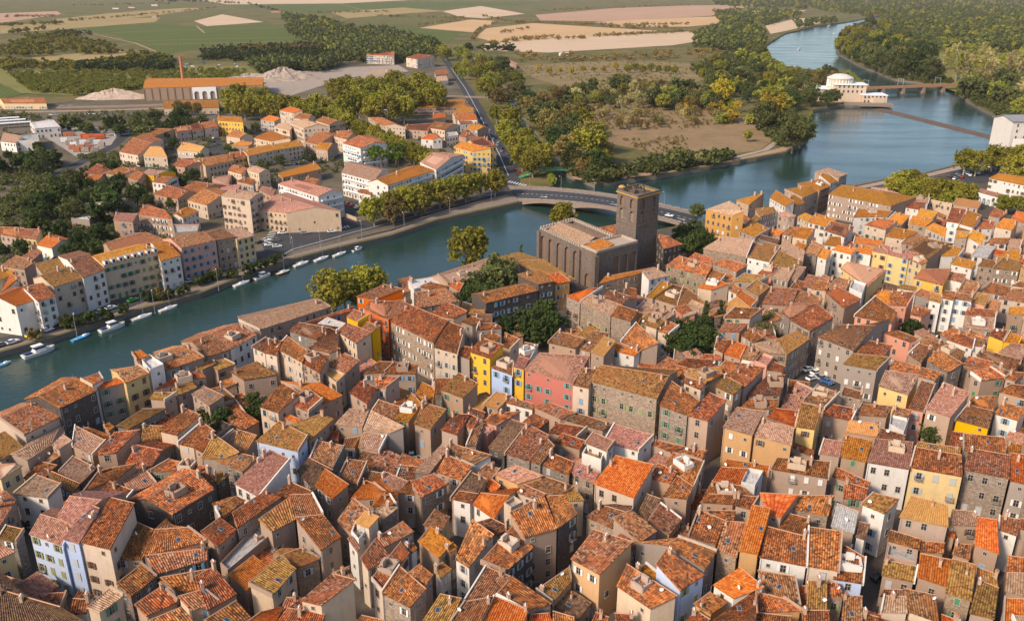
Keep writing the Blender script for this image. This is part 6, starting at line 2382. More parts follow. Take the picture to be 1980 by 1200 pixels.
row('bush', 'dark', [(130,622),(173,612),(205,607),(237,592),(283,572),(303,569),(326,565),(353,557),(383,541),(415,531),(450,526),(480,520),(493,513),(512,506),(528,500),(540,494),(395,537),(158,617)], 4.2, 'along the far quay road', 'quay road shrubs')
row('bush', 'rust', [(66,643),(130,618),(415,527),(310,566)], 4.6, 'by the far quay road', 'rusty quay shrubs')
wood([(1205,328),(1290,302),(1400,292),(1432,306),(1330,328),(1240,345)], 26, [('loose','lime'),('loose','pale'),('round','green'),('bush','green')], 7, 12, 'on the island shore facing the bridge', 'island shore trees')
wood([(1112,318),(1200,330),(1200,350),(1150,358),(1110,345)], 16, [('loose','dark'),('bush','green'),('loose','green'),('round','rust')], 6, 10, 'on the island tip by the footbridge', 'island tip trees')
wood([(1330,332),(1430,312),(1515,296),(1552,274),(1556,262),(1510,290),(1430,306)], 20, [('bush','green'),('bush','lime'),('bush','rust')], 2.2, 4.5, 'on the sandy bank below the path', 'bank shrubs')
row('round', 'autumn', [(1395,178),(1495,212)], 27, 'standing out on the island', 'golden island trees')
wood([(1290,178),(1380,182),(1440,205),(1470,228),(1400,228),(1320,205)], 30, [('loose','autumn'),('bush','lime'),('loose','lime'),('bush','autumn')], 4, 7, 'in the golden scrub of the island', 'island golden scrub')
row('round', 'green', [(1538,240),(1550,252),(1522,228),(1535,260),(1480,222)], 21, 'at the meadow end on the island', 'island meadow end trees')
row('round', 'lime', [(1446,262)], 8, 'standing alone in the island meadow', 'meadow tree')
wood([(1130,205),(1240,205),(1330,200),(1400,215),(1340,235),(1200,240)], 34, [('loose','rust'),('loose','pale')], 3.5, 7, 'in the dry orchard of the island meadow', 'orchard trees')
row('round', 'autumn', [(1042,130),(1061,136),(1083,136),(1105,136),(1127,134),(1148,133),(1167,133),(1190,128)], 9, 'in the row along the upper path', 'upper path trees')
row('round', 'plane', [(1213,131),(1228,130),(1243,132),(1258,130),(1274,132),(1290,133),(1305,134)], 12, 'in the row along the upper path', 'upper path planes')
wood([(1060,172),(1200,152),(1320,160),(1420,182),(1400,195),(1250,196),(1100,196)], 60, [('loose','rust'),('round','green'),('loose','pale'),('bush','green'),('round','lime')], 6, 12, 'in the island railway belt', 'railway belt trees')
wood([(1330,132),(1420,92),(1480,122),(1520,158),(1555,192),(1500,200),(1400,168)], 60, [('round','green'),('loose','green'),('round','plane'),('loose','dark'),('bush','lime')], 7, 13, 'on the wooded island left of the villa', 'island wood trees')
row('pine', 'pine', [(1426,162),(1488,156)], 16, 'in the island wood', 'island pines')
row('cypress', 'dark', [(1410,130),(1428,132),(1196,157),(1220,165)], 14, 'rising from the island wood', 'island cypresses')
wood([(1560,186),(1590,196),(1650,196),(1645,188),(1600,178),(1565,168)], 14, [('round','dark'),('round','green')], 9, 13, 'around the villa', 'villa trees')
wood([(1545,150),(1600,136),(1625,140),(1620,150),(1560,172)], 12, [('round','green'),('loose','rust')], 9, 13, 'behind the villa', 'trees behind the villa')
wood([(1628,104),(1618,78),(1645,48),(1705,38),(1780,80),(1800,110),(1845,160),(1780,158),(1700,140)], 90, [('round','green'),('round','plane'),('loose','green'),('round','dark')], 13, 22, 'in the wood on the right bank', 'right bank wood')
wood([(1850,168),(1905,140),(1980,140),(2010,200),(1950,226),(1885,205)], 30, [('round','green'),('loose','pale'),('loose','lime'),('bush','green')], 8, 15, 'on the right bank by the weir', 'weir bank trees')
row('pine', 'pine', [(1958,166)], 16, 'by the small house on the right bank', 'right bank pine')
wood([(1820,98),(1900,96),(2000,100),(2000,138),(1850,136)], 70, [('poplar','pale'),('poplar','lime'),('poplar','pale')], 15, 22, 'in the straw coloured plantation at right', 'poplar plantation')
row('round', 'plane', [(1728,362),(1742,350),(1766,346),(1790,362),(1765,372),(1818,364),(1846,366),(1868,376),(1803,380),(1838,386)], 15, 'in the riverside clump behind the yellow hall', 'riverside clump trees')
row('round', 'plane', [(1868,308),(1890,312),(1922,302),(1950,306),(1976,300),(1962,322)], 17, 'over the right hand car park', 'car park trees')
row('round', 'plane', [(1940,392),(1972,394)], 11, 'before the white arcade', 'arcade trees')
row('round', 'plane', [(905,478)], 22, 'on the near bank left of the cathedral', 'bank tree')
row('round', 'plane', [(640,562),(664,556),(688,548),(714,540)], 17, 'on the near bank behind the orange red house', 'bank clump')
row('round', 'green', [(965,524)], 17, 'towering over the roofs left of the cathedral', 'court tree')
row('round', 'dark', [(918,556),(905,572),(940,570)], 11, 'in the court below the cathedral', 'court evergreens')
row('cypress', 'dark', [(1008,488)], 9, 'on the near bank beside the cathedral', 'bank cypress')
row('round', 'dark', [(1022,622),(1050,606),(1066,632),(998,632),(1040,640)], 12, 'in the square below the cathedral', 'cathedral square trees')
row('round', 'plane', [(1090,413)], 15, 'rising behind the cathedral nave', 'nave tree')
row('round', 'dark', [(1338,448),(1360,462),(1332,472),(1372,476),(1320,456)], 12, 'right of the cathedral annexe', 'annexe trees')
row('round', 'green', [(1350,408)], 9, 'at the town end of the road bridge', 'bridge end tree')
row('round', 'dark', [(1308,640),(1338,652),(1366,655),(1330,672),(1352,632),(1312,662)], 11, 'in the large garden of the old town', 'large garden trees')
row('cypress', 'dark', [(1365,604),(1393,602)], 13, 'in the old town garden', 'garden cypresses')
row('loose', 'green', [(1484,620),(1470,640),(1500,608),(1492,640)], 8, 'in the yard among the old town roofs', 'yard trees')
row('round', 'dark', [(1764,632)], 9, 'in the pink courtyard', 'pink court tree')
row('bush', 'dark', [(1784,655),(1815,652),(1830,650),(1880,645),(1905,650),(1238,592),(1300,590)], 4.5, 'in an old town yard', 'yard shrubs')
row('round', 'dark', [(1803,834)], 8, 'in the court right of the square', 'right court tree')
row('round', 'dark', [(412,800),(432,814),(488,780),(503,790),(420,832)], 7.5, 'in the small gardens left of the centre', 'left garden trees')
row('bush', 'green', [(48,1010),(735,1085),(905,1080),(980,1185),(1010,1110)], 2.5, 'on a terrace or yard near the bottom', 'terrace plants')
row('round', 'green', [(1700,370),(1665,378)], 4, 'on the promenade', 'promenade shrubs')
wood([(1440,95),(1476,92),(1490,120),(1530,140),(1600,143),(1590,150),(1500,140)], 24, [('round','green'),('loose','lime'),('round','plane')], 8, 12, 'on the upstream shore left of the river', 'upstream shore trees')
# garden trees of the far bank get their places in the photograph as their labels
sub = sorted([t for t in TREES if t.get('group') in ('suburb garden trees',)], key=lambda t: PX(t.location)[0])
for i, t in enumerate(sub): t['label'] = 'garden tree among the suburb houses, %s from left' % ordinal(i)
sub = sorted([t for t in TREES if t.get('group') == 'back garden trees behind the quay row'], key=lambda t: PX(t.location)[0])
for i, t in enumerate(sub): t['label'] = 'garden tree behind the far quay row, %s from left' % ordinal(i)

# trees of a wood that stand apart enough are counted from the left
wg = defaultdict(list)
for t in TREES: wg[t.get('label')].append(t)
for lab_, lst in wg.items():
    if lab_ and 1 < len(lst) <= 58:
        lst.sort(key=lambda t: PX(t.location)[0])
        for i, t in enumerate(lst):
            l2 = lab_ + (', leftmost' if i == 0 else (', rightmost' if i == len(lst) - 1 else ', ' + ordinal(i) + ' from left'))
            if len(l2.split()) <= 16: t['label'] = l2
# ---- far woods and hedges: nobody could count them
def far_mass(name, polys, lines, leafk, hrange, dens, label):
    rs = np.random.RandomState(len(name) * 7 + len(leafk))
    base = []
    for v_ in range(5):
        base.append(crown_arrays(rs, 'round', 12, 9, 0.42, 0.9, 0.085, 0))
    out = []
    def plant(x, y):
        h = rnd.uniform(*hrange)
        p = P(x, y, 0.4 * h)
        if p.y > 9000 or in_poly((p.x, p.y), river_xy): return
        if p.y < 1300 and bvh.ray_cast(Vector((p.x, p.y, 60)), Vector((0, 0, -1)), 60)[0] is not None: return
        v = base[rnd.randrange(5)] * np.array([h * rnd.uniform(.9, 1.5), h * rnd.uniform(.9, 1.5), h]) + np.array([p.x, p.y, 0.0])
        out.append(v)
    for poly in polys:
        a = abs(sum(poly[i][0] * poly[(i + 1) % len(poly)][1] - poly[(i + 1) % len(poly)][0] * poly[i][1] for i in range(len(poly)))) / 2
        for _ in range(int(a * dens)): plant(*in_px(poly))
    for ln in lines:
        for i in range(len(ln) - 1):
            (x0, y0), (x1, y1) = ln[i], ln[i + 1]
            n = int(math.hypot(x1 - x0, (y1 - y0) * 3) * 0.35) + 1
            for j in range(n):
                if rnd.random() < 0.25: continue
                t = rnd.random(); plant(x0 + (x1 - x0) * t, y0 + (y1 - y0) * t + rnd.uniform(-1, 1))
    o = link(name, quads_mesh(name, np.concatenate(out), LEAF[leafk]))
    return tag(o, label, 'trees', kind='stuff')
far_mass('valley_trees', [[(0,88),(60,70),(110,68),(170,74),(225,88),(160,94),(60,98),(0,100)], [(40,66),(110,62),(150,62),(150,70),(60,74)], [(0,118),(60,116),(110,122),(180,120),(250,112),(330,118),(330,126),(120,132),(0,134)], [(250,100),(300,104),(330,112),(330,128),(270,120)]], [[(0,48),(120,44)], [(20,62),(90,54)], [(150,100),(250,98)], [(0,104),(100,102)]], 'plane', (8, 14), 0.035, 'scattered olive green trees in the valley at the upper left')
far_mass('distant_woodland', [[(540,26),(640,38),(760,92),(740,112),(660,108),(560,60)], [(640,50),(760,58),(850,86),(820,112),(690,112)],
   [(1370,-2),(1980,-4),(1980,38),(1720,44),(1690,30),(1560,16),(1400,12)], [(1375,20),(1500,18),(1560,24),(1490,44),(1400,44)], [(1700,40),(1990,36),(1990,92),(1830,96),(1790,78)], [(480,118),(560,116),(680,112),(640,128),(500,132)], [(1350,60),(1420,40),(1480,60),(1470,90),(1420,92),(1350,88)], [(1540,40),(1620,36),(1610,48),(1540,56)]],
   [], 'green', (12, 21), 0.065, 'distant green woods and hedges on the plain')
far_mass('distant_dark_trees', [[(385,97),(470,90),(640,82),(662,96),(560,112),(392,112)], [(130,128),(250,112),(330,112),(330,132),(200,132)], [(100,60),(180,58),(180,66),(110,68)], [(1850,82),(1990,80),(1990,96),(1860,96)]], [[(300,0),(480,6),(560,28)], [(900,92),(1000,92)], [(1380,6),(1700,0)]], 'dark', (9, 15), 0.05, 'rows of dark distant trees across the plain')
far_mass('hedgerow', [[(1000,96),(1060,106),(1180,104),(1400,90),(1400,110),(1180,116),(1000,118)]], [[(720,30),(900,34)], [(800,50),(910,36)], [(930,30),(1000,42),(1050,42)], [(960,42),(925,58),(915,75)], [(1040,42),(1190,48),(1330,46)], [(980,76),(1130,72)], [(970,62),(1030,52)], [(1150,68),(1330,60),(1420,54)], [(1040,20),(1200,14),(1340,8)], [(140,10),(330,6)], [(0,32),(120,30)], [(600,24),(760,22)], [(1180,50),(1290,52)], [(950,84),(1010,74),(1080,70)], [(120,40),(300,26),(420,14)]],
   'rust', (5, 11), 0.02, 'brownish hedgerows between the distant fields')
far_mass('reed_shrubs', [[(10,140),(270,132),(480,134),(470,148),(270,168),(150,180),(60,176)], [(160,172),(280,160),(270,168),(200,182)], [(1640,86),(1800,80),(1990,92),(1990,100),(1820,98)], [(1420,150),(1470,140),(1480,150),(1440,160)]], [], 'lime', (3.5, 8), 0.07, 'low reed and shrub beds on the plain')

WOODS = [[(1010,180),(1100,190),(1140,240),(1180,290),(1165,335),(1110,338),(1088,305),(1030,235)], [(905,112),(960,108),(1010,150),(1005,190),(960,200),(925,160)], [(1060,172),(1200,152),(1320,160),(1420,182),(1400,197),(1250,198),(1100,198)]]
far_mass('canal_undergrowth', WOODS, [], 'rust', (3, 7), 0.05, 'rusty brown undergrowth along the canal and railway')
far_mass('bank_undergrowth', [[(1330,132),(1420,92),(1480,122),(1520,158),(1560,195),(1500,204),(1400,170)], [(1470,128),(1530,142),(1640,144),(1640,150),(1560,172),(1500,150)], [(1628,104),(1618,78),(1645,48),(1705,38),(1780,80),(1800,110),(1845,164),(1780,162),(1700,142)], [(1850,168),(1905,140),(2010,140),(2030,220),(1950,232),(1885,207)],
   [(1340,62),(1420,40),(1480,60),(1478,92),(1420,96),(1340,92)], [(1112,318),(1200,330),(1200,354),(1150,360),(1110,347)], [(1460,240),(1545,225),(1555,270),(1510,280)], [(1230,310),(1330,300),(1410,295),(1420,304),(1330,318),(1240,330)]], [], 'green', (4, 9), 0.06, 'green undergrowth of the river woods')
far_mass('meadow_scrub', [[(1095,205),(1200,197),(1330,192),(1420,215),(1460,235),(1330,250),(1200,250),(1125,240)], [(1200,270),(1330,262),(1330,300),(1240,290)], [(1000,128),(1180,116),(1330,122),(1330,150),(1120,165),(1030,150)], [(1330,98),(1420,92),(1400,140),(1330,130)]], [], 'rust', (1.2, 3.2), 0.03, 'dry scrub dotting the island meadows')
far_mass('garden_shrubs', [[(200,300),(300,250),(480,240),(640,220),(760,230),(880,250),(940,300),(900,330),(700,320),(560,350),(420,380),(330,430),(210,450),(100,450),(120,420),(290,390)], [(0,400),(60,380),(100,440),(60,470),(0,480)], [(0,430),(300,440),(330,460),(180,500),(60,540),(0,540)]], [], 'green', (1.6, 4.0), 0.012, 'garden hedges and shrubs among the far bank houses')
far_mass('railway_scrub', [[(0,215),(110,222),(200,214),(330,214),(330,222),(250,230),(120,236),(0,232)], [(0,250),(70,262),(60,280),(0,280)], [(150,300),(215,292),(260,318),(180,318)], [(0,330),(120,318),(60,400),(0,420)], [(400,210),(640,205),(640,216),(420,225)]], [], 'green', (2.0, 5.0), 0.03, 'rough scrub beside the railway and the left hand road')

far_mass('mixed_woodland', [[(1370,-2),(1980,-4),(1980,38),(1720,44),(1690,30),(1560,16),(1400,12)], [(1375,20),(1500,18),(1560,24),(1490,44),(1400,44)], [(1700,40),(1990,36),(1990,92),(1830,96),(1790,78)], [(540,26),(640,38),(760,92),(740,112),(660,108),(560,60)], [(640,50),(760,58),(850,86),(820,112),(690,112)], [(1350,60),(1420,40),(1480,60),(1470,90),(1420,92),(1350,88)]], [], 'plane', (10, 20), 0.02, 'olive and yellowish trees mixed into the distant woods')
far_mass('autumn_woodland', [[(1370,-2),(1980,-4),(1980,38),(1720,44),(1690,30),(1560,16)], [(1700,40),(1990,36),(1990,92),(1830,96),(1790,78)], [(560,30),(640,40),(760,92),(690,110)]], [[(700,60),(760,80)], [(470,96),(640,92)]], 'rust', (10, 18), 0.012, 'brownish trees scattered through the distant woods')
SHORE = [RIVER[12:17], RIVER[18:33], RIVER[35:43], RIVER[44:53]]
far_mass('bank_reeds', [], [[(x, y - 2) for x, y in ln] for ln in SHORE] + [[(x, y - 4) for x, y in ln] for ln in SHORE], 'lime', (1.5, 4.5), 0.0, 'reeds and bushes fringing the natural river banks')
# ================================================================== BOATS, CARS, YARD GOODS
def hull_mesh(L, W_, fb, mat_hull, mat_deck, name):
    b = MB(); K = 9
    ring_t, ring_b = [], []
    for i in range(K + 1):
        t = i / K
        w = W_ / 2 * (math.sin(math.pi * min(1, 0.28 + t * 0.72) ) ** 0.7 if t < 1 else 0.0) if t > 0.0 else W_ / 2 * 0.72
        w = W_ / 2 * (0.78 + 0.22 * math.sin(math.pi * min(t / 0.6, 1) / 2)) * (1 - max(0, (t - 0.55) / 0.45) ** 2.2)
        x = -L / 2 + L * t
        z = fb * (1 + 0.35 * t * t)
        ring_t.append((x, w, z)); ring_b.append((x * 0.93, w * 0.72, -0.25))
    for i in range(K):
        for s in (1, -1):
            q = [(ring_b[i][0], s*ring_b[i][1], ring_b[i][2]), (ring_b[i+1][0], s*ring_b[i+1][1], ring_b[i+1][2]), (ring_t[i+1][0], s*ring_t[i+1][1], ring_t[i+1][2]), (ring_t[i][0], s*ring_t[i][1], ring_t[i][2])]
            b.poly(q[::-1] if s > 0 else q, 0)
        b.poly([(ring_t[i][0], -ring_t[i][1], ring_t[i][2] - .08), (ring_t[i+1][0], -ring_t[i+1][1], ring_t[i+1][2] - .08), (ring_t[i+1][0], ring_t[i+1][1], ring_t[i+1][2] - .08), (ring_t[i][0], ring_t[i][1], ring_t[i][2] - .08)], 1)
    b.poly([(ring_t[0][0], ring_t[0][1], ring_t[0][2]), (ring_t[0][0], -ring_t[0][1], ring_t[0][2]), (ring_b[0][0], -ring_b[0][1], ring_b[0][2]), (ring_b[0][0], ring_b[0][1], ring_b[0][2])], 0)
    return b.mesh(name, [mat_hull, mat_deck])
HC = {'white': plain('hull_white', (0.78, 0.77, 0.75), 0.3), 'blue': plain('hull_blue', (0.10, 0.36, 0.62), 0.35), 'red': plain('hull_dark_red', (0.24, 0.04, 0.04), 0.35), 'cream': plain('deck_cream', (0.66, 0.60, 0.50), 0.5), 'navy': plain('canvas_navy', (0.03, 0.05, 0.13), 0.7)}
def boat(kind, x, y, L, hull, label, rz):
    p = P(x, y, WATER_Z)
    nm = {'motor': 'motor_boat', 'sail': 'sailing_boat', 'row': 'rowing_boat'}[kind]
    root = empty(nm, (p.x, p.y, WATER_Z), rz)
    W_ = L * (0.34 if kind == 'motor' else 0.3)
    fb = 0.11 * L if kind == 'motor' else 0.085 * L
    link('hull', hull_mesh(L, W_, fb, HC[hull], HC['cream'] if kind != 'row' else HC['blue'], 'hull'), root)
    if kind == 'motor':
        c = MB().box((0.02 * L, 0, fb + 0.09 * L), (0.34 * L, W_ * 0.66, 0.16 * L), 0, 0, 0.8); c.box((-0.02 * L, 0, fb + 0.185 * L), (0.3 * L, W_ * 0.6, 0.02 * L), 0)
        cb = c.build('cabin', HC['white'], root)
        w = MB().box((0.03 * L, 0, fb + 0.12 * L), (0.345 * L, W_ * 0.655, 0.055 * L), 0, 0, 0.9); w.build('cabin_window', M['glass'], cb)
        MB().box((-0.33 * L, 0, fb + 0.02 * L), (0.2 * L, W_ * 0.5, 0.06 * L), 0).build('seat', HC['navy'], root)
        r = MB()
        for s in (-1, 1):
            r.tube((0.2 * L, s * W_ * 0.36, fb + .05 * L + .5), (0.44 * L, s * W_ * 0.12, fb * 1.3 + .6), 0.04, n=5)
            for t in (0.22, 0.32, 0.42): r.tube((t * L, s * W_ * (0.36 - (t - .2)), fb * 1.05), (t * L, s * W_ * (0.36 - (t - .2)), fb * 1.2 + .5), 0.03, n=4)
        r.build('bow_rail', M['metal'], root)
    elif kind == 'sail':
        MB().box((0.04 * L, 0, fb + 0.03 * L), (0.34 * L, W_ * 0.55, 0.06 * L), 0, 0, 0.85).build('cabin', HC['white'], root)
        m = MB().tube((0.08 * L, 0, fb * .5), (0.08 * L, 0, 1.15 * L), 0.07, 0.05, 6); m.tube((0.08 * L, 0, 0.18 * L), (-0.33 * L, 0, 0.17 * L), 0.06, n=5)
        for e in ((0.48 * L, 0, fb * 1.3), (-0.48 * L, 0, fb)): m.tube((0.08 * L, 0, 1.13 * L), e, 0.018, n=3)
        m.build('mast', M['metal'], root)
        MB().tube((0.06 * L, 0, 0.195 * L), (-0.33 * L, 0, 0.185 * L), 0.16, 0.11, 7).build('furled_sail', HC['navy'] if rnd.random() < .5 else HC['cream'], root)
    else:
        s_ = MB()
        for t in (-0.25, 0.05, 0.3): s_.box((t * L, 0, fb * 0.85), (0.35, W_ * 0.8, 0.06), 0)
        s_.build('thwart', HC['cream'], root)
        MB().box((0.22 * L, 0, fb + .2), (0.2 * L, W_ * .5, .4), 0, 0, .8).build('foredeck', HC['white'], root)
    return tag(root, label, 'boat', 'boats')
QA = math.atan2((P(467, 545) - P(110, 661)).y, (P(467, 545) - P(110, 661)).x)
for a in [('motor', 76, 684, 11, 'white', 'large white motor cruiser with blue seats moored at the left edge of the quay', QA),
          ('row', 157, 654, 7.5, 'blue', 'light blue open boat moored on the far quay', QA + .15),
          ('motor', 218, 636, 10, 'white', 'white cabin cruiser just right of the blue open boat', QA),
          ('sail', 275, 615, 8.5, 'white', 'white sailing boat right of the cabin cruiser', QA),
          ('sail', 326, 598, 8, 'white', 'white sailing boat lying alone below the green house row', QA),
          ('sail', 468, 550, 8.5, 'white', 'white sailing boat with mast below the yellow end house', QA + .05),
          ('motor', 508, 537, 8.5, 'white', 'white motor boat between two sailing boats by the quay shrubs', QA),
          ('sail', 548, 528, 7.5, 'red', 'dark red hulled sailing boat on the far quay', QA),
          ('sail', 583, 512, 8.5, 'white', 'white sailing boat just right of the red hulled one', QA),
          ('sail', 622, 502, 8.5, 'white', 'white sailing boat below the plaza corner', QA),
          ('sail', 657, 493, 8, 'white', 'white sailing boat second from the right end of the moorings', QA),
          ('motor', 691, 484, 6, 'white', 'small white boat at the right end of the moorings', QA),
          ('row', 4, 706, 6, 'white', 'small open boat cut by the left edge of the picture', QA),
          ('motor', 1545, 96, 11, 'white', 'white motor boat in mid river far upstream', 0.9),
          ('motor', 1612, 66, 12, 'white', 'white motor boat nearest the right bank wood upstream', 1.2),
          ('motor', 1603, 51, 12, 'white', 'white boat moored at the farthest river bend', 0.5),
          ('motor', 1496, 77, 12, 'white', 'white boat moored left at the upstream landing', 0.9),
          ('motor', 1504, 72, 10, 'white', 'white boat behind another at the upstream landing', 0.9)]:
    boat(*a)

# ---- cars: one model copied, with a paint for each
CARP = {'white': plain('car_white', (0.75, 0.75, 0.75), 0.25, 0.02), 'silver': plain('car_silver', (0.45, 0.46, 0.48), 0.25, 0.03, metal=0.4), 'black': plain('car_black', (0.02, 0.02, 0.025), 0.2, 0.02), 'red': plain('car_red', (0.35, 0.025, 0.02), 0.25, 0.02),
        'blue': plain('car_blue', (0.04, 0.12, 0.32), 0.25, 0.02), 'green': plain('car_green', (0.05, 0.42, 0.06), 0.3, 0.02), 'yellow': plain('car_yellow', (0.65, 0.45, 0.03), 0.3, 0.02), 'grey': plain('car_grey', (0.16, 0.17, 0.18), 0.25, 0.02)}
def car_body_mesh(paint, van=False):
    b = MB()
    prof = [(-2.1, .35), (-2.12, .75), (-1.95, .98), (-1.3, 1.02), (0.75, 1.0), (1.6, .9), (2.08, .72), (2.12, .35)] if not van else [(-2.4, .35), (-2.42, 1.1), (-2.4, 1.2), (1.2, 1.2), (1.6, 1.1), (2.3, .95), (2.45, .7), (2.45, .35)]
    n = len(prof)
    for s in (-.86, .86):
        q = [(x, s, z) for x, z in prof]; b.poly(q if s > 0 else q[::-1], 0)
    for i in range(n - 1):
        (x0, z0), (x1, z1) = prof[i], prof[i + 1]; b.poly([(x0, -.86, z0), (x0, .86, z0), (x1, .86, z1), (x1, -.86, z1)][::-1], 0)
    b.poly([(prof[0][0], -.86, .35), (prof[-1][0], -.86, .35), (prof[-1][0], .86, .35), (prof[0][0], .86, .35)][::-1], 0)
    top = [(-1.2, 1.45), (0.1, 1.46)] if not van else [(-2.35, 2.0), (1.0, 2.0)]
    b.poly([(top[0][0], -.62, top[0][1]), (top[1][0], -.62, top[1][1]), (top[1][0], .62, top[1][1]), (top[0][0], .62, top[0][1])], 0)
    return b.mesh('body', CARP[paint])
def car_glass_mesh(van=False):
    b = MB()
    lo = [(-1.85, -.8, 1.0), (0.85, -.8, 1.0), (0.85, .8, 1.0), (-1.85, .8, 1.0)] if not van else [(-2.38, -.82, 1.2), (1.5, -.82, 1.2), (1.5, .82, 1.2), (-2.38, .82, 1.2)]
    hi = [(-1.2, -.62, 1.445), (0.1, -.62, 1.455), (0.1, .62, 1.455), (-1.2, .62, 1.445)] if not van else [(-2.35, -.62, 1.995), (1.0, -.62, 1.995), (1.0, .62, 1.995), (-2.35, .62, 1.995)]
    for i in range(4):
        j = (i + 1) % 4; b.poly([lo[i], lo[j], hi[j], hi[i]])
    return b.mesh('windows', M['glass'])
WHEEL = MB().tube((0, -.1, 0), (0, .1, 0), .32, n=12, mat=0).tube((0, -.115, 0), (0, .115, 0), .18, n=10, mat=1).mesh('wheel', [M['tyre'], M['metal']])
LIGHT = MB().box((0, 0, 0), (.08, .34, .14)).mesh('headlight', M['white'])
_cb = {}
CARS = []
def car(x, y, paint, rz, z=0.0, van=False, where='', group='parked cars', ground=None):
    p = ground if ground is not None else P(x, y, z)
    root = empty('van' if van else 'parked_car', (p.x, p.y, p.z), rz)
    if (paint, van) not in _cb: _cb[(paint, van)] = (car_body_mesh(paint, van), car_glass_mesh(van))
    bm, gm = _cb[(paint, van)]
    link('body', bm, root); link('windows', gm, root)
    for sx in (-1.35, 1.35):
        for sy in (-.8, .8):
            w = link('wheel', WHEEL, root); w.location = (sx, sy, .32)
    for sy in (-.6, .6):
        l = link('headlight', LIGHT, root); l.location = (2.1 if not van else 2.44, sy, .66)
    CARS.append((root, paint, where, van)); root['group'] = group
    root['category'] = 'van' if van else 'car'
PAL = ['white', 'white', 'silver', 'black', 'grey', 'grey', 'white', 'blue', 'red', 'silver']
AV = math.atan2((P(925, 215) - P(985, 345)).y, (P(925, 215) - P(985, 345)).x)
for i in range(22):                                       # both kerbs of the avenue
    t = i / 21
    x, y = 1000 - 78 * t + (6 if i % 2 else 0), 340 - 122 * t
    if rnd.random() < 0.85: car(x + 2 - 8 * t, y, rnd.choice(PAL), AV + rnd.uniform(-.05, .05), .33, i % 7 == 3, 'on the right kerb of the avenue', 'cars along the avenue')
for i in range(9):
    t = i / 8
    if rnd.random() < 0.7: car(958 - 50 * t, 318 - 105 * t, rnd.choice(PAL), AV + math.pi, .33, False, 'on the left kerb of the avenue', 'cars along the avenue')
for x, y, c in ((514,466,'white'),(520,475,'white'),(536,478,'white'),(532,466,'grey'),(502,470,'black'),(545,452,'white'),(530,444,'green'),(632,436,'grey'),(642,449,'white'),(590,452,'silver')):
    car(x, y, c, rnd.choice([0.3, 0.35, 3.4]), .2, False, 'on the plaza by the quay road', 'cars on the plaza')
for x, y, c in ((25,663,'white'),(62,650,'yellow'),(92,640,'white'),(112,632,'black'),(215,597,'white'),(195,604,'silver'),(257,582,'green'),(340,553,'white'),(368,545,'white'),(395,538,'silver'),(5,668,'grey'),(130,628,'silver')):
    car(x, y, c, QA, .22, False, 'on the quay road before the house row', 'cars on the quay road')
for x, y in ((672,395),(680,398),(690,402),(700,405),(640,400),(650,405),(715,412),(660,392)):
    car(x, y, rnd.choice(PAL), 1.3, .3, False, 'in the yard of the white flats', 'cars in the yard')
for x, y in [(572 + 8 * i, 318 - 2.2 * i) for i in range(10)] + [(585 + 8 * i, 308 - 2.0 * i) for i in range(8)]:
    car(x, y, rnd.choice(PAL), 1.25, .3, rnd.random() < .1, 'in the suburb car park', 'cars in the suburb car park')
for x, y, c in ((1563,716,'white'),(1578,722,'white'),(1570,733,'white'),(1596,716,'white'),(1590,732,'silver'),(1598,740,'blue'),(1610,728,'grey')):
    car(x, y, c, rnd.choice([0.5, 0.55, -.9]), .35, False, 'on the small square of the old town', 'cars on the square')
for i in range(26):
    x = 1835 + 5.2 * i
    car(x, 341 - (x - 1835) * .22 + (i % 3) * 4, rnd.choice(PAL), .9, .35, False, 'in the riverside car park at the right', 'cars in the riverside car park')
for x, y in ((28,231),(58,229),(66,226),(100,223),(108,223),(170,222),(180,221),(196,221),(62,206),(120,206),(136,205)):
    car(x, y, rnd.choice(['white', 'silver', 'grey', 'white']), .1, .3, rnd.random() < .3, 'along the railway at the left', 'cars by the railway')
for x, y in [(rnd.uniform(335, 560), rnd.uniform(121, 131)) for _ in range(26)]:
    car(x, y, rnd.choice(['white', 'white', 'white', 'silver', 'grey']), rnd.uniform(0, 3), .3, rnd.random() < .6, 'in the distant vehicle yard', 'vehicles in the distant yard')
for x, y in ((680,222),(700,218),(715,216),(745,214),(500,216),(515,214)):
    car(x, y, rnd.choice(PAL), .2, .3, False, 'beneath the station grove', 'cars at the station')
for x, y, c, z in ((430,307,'white',.3),(420,280,'grey',.3),(415,268,'white',.3),(288,318,'white',.3),(262,315,'silver',.3),(7,327,'white',.2),(440,372,'white',.2),(870,345,'white',.3),(880,338,'grey',.3),(690,335,'silver',.3)):
    car(x, y, c, rnd.uniform(0, 3), z, False, 'in the streets of the far bank', 'cars in the far bank streets')
for x, y, c in ((800,884,'white'),(806,892,'silver'),(792,889,'grey'),(803,899,'white'),(1700,1118,'black'),(1300,600,'white')):
    car(x, y, c, rnd.uniform(0, 1), .3, False, 'in an old town lane', 'cars in old town lanes')
bp_ = bridge_at(0.86, 0.3); car(0, 0, 'white', math.atan2((bridge_at(1, .3) - bp_).y, (bridge_at(1, .3) - bp_).x), 0, False, 'driving on the road bridge', 'car on the bridge', ground=bp_ + Vector((0, 0, .02)))
cg = defaultdict(list)
for c_ in CARS: cg[(c_[1], c_[2], c_[3])].append(c_[0])
for (paint, where, van), lst in cg.items():
    lst.sort(key=lambda o: PX(o.location)[0])
    for i, o in enumerate(lst):
        o['label'] = '%s %s %s' % (paint, 'van' if van else 'car', where) + ('' if len(lst) == 1 else ', %s from left' % ordinal(i))

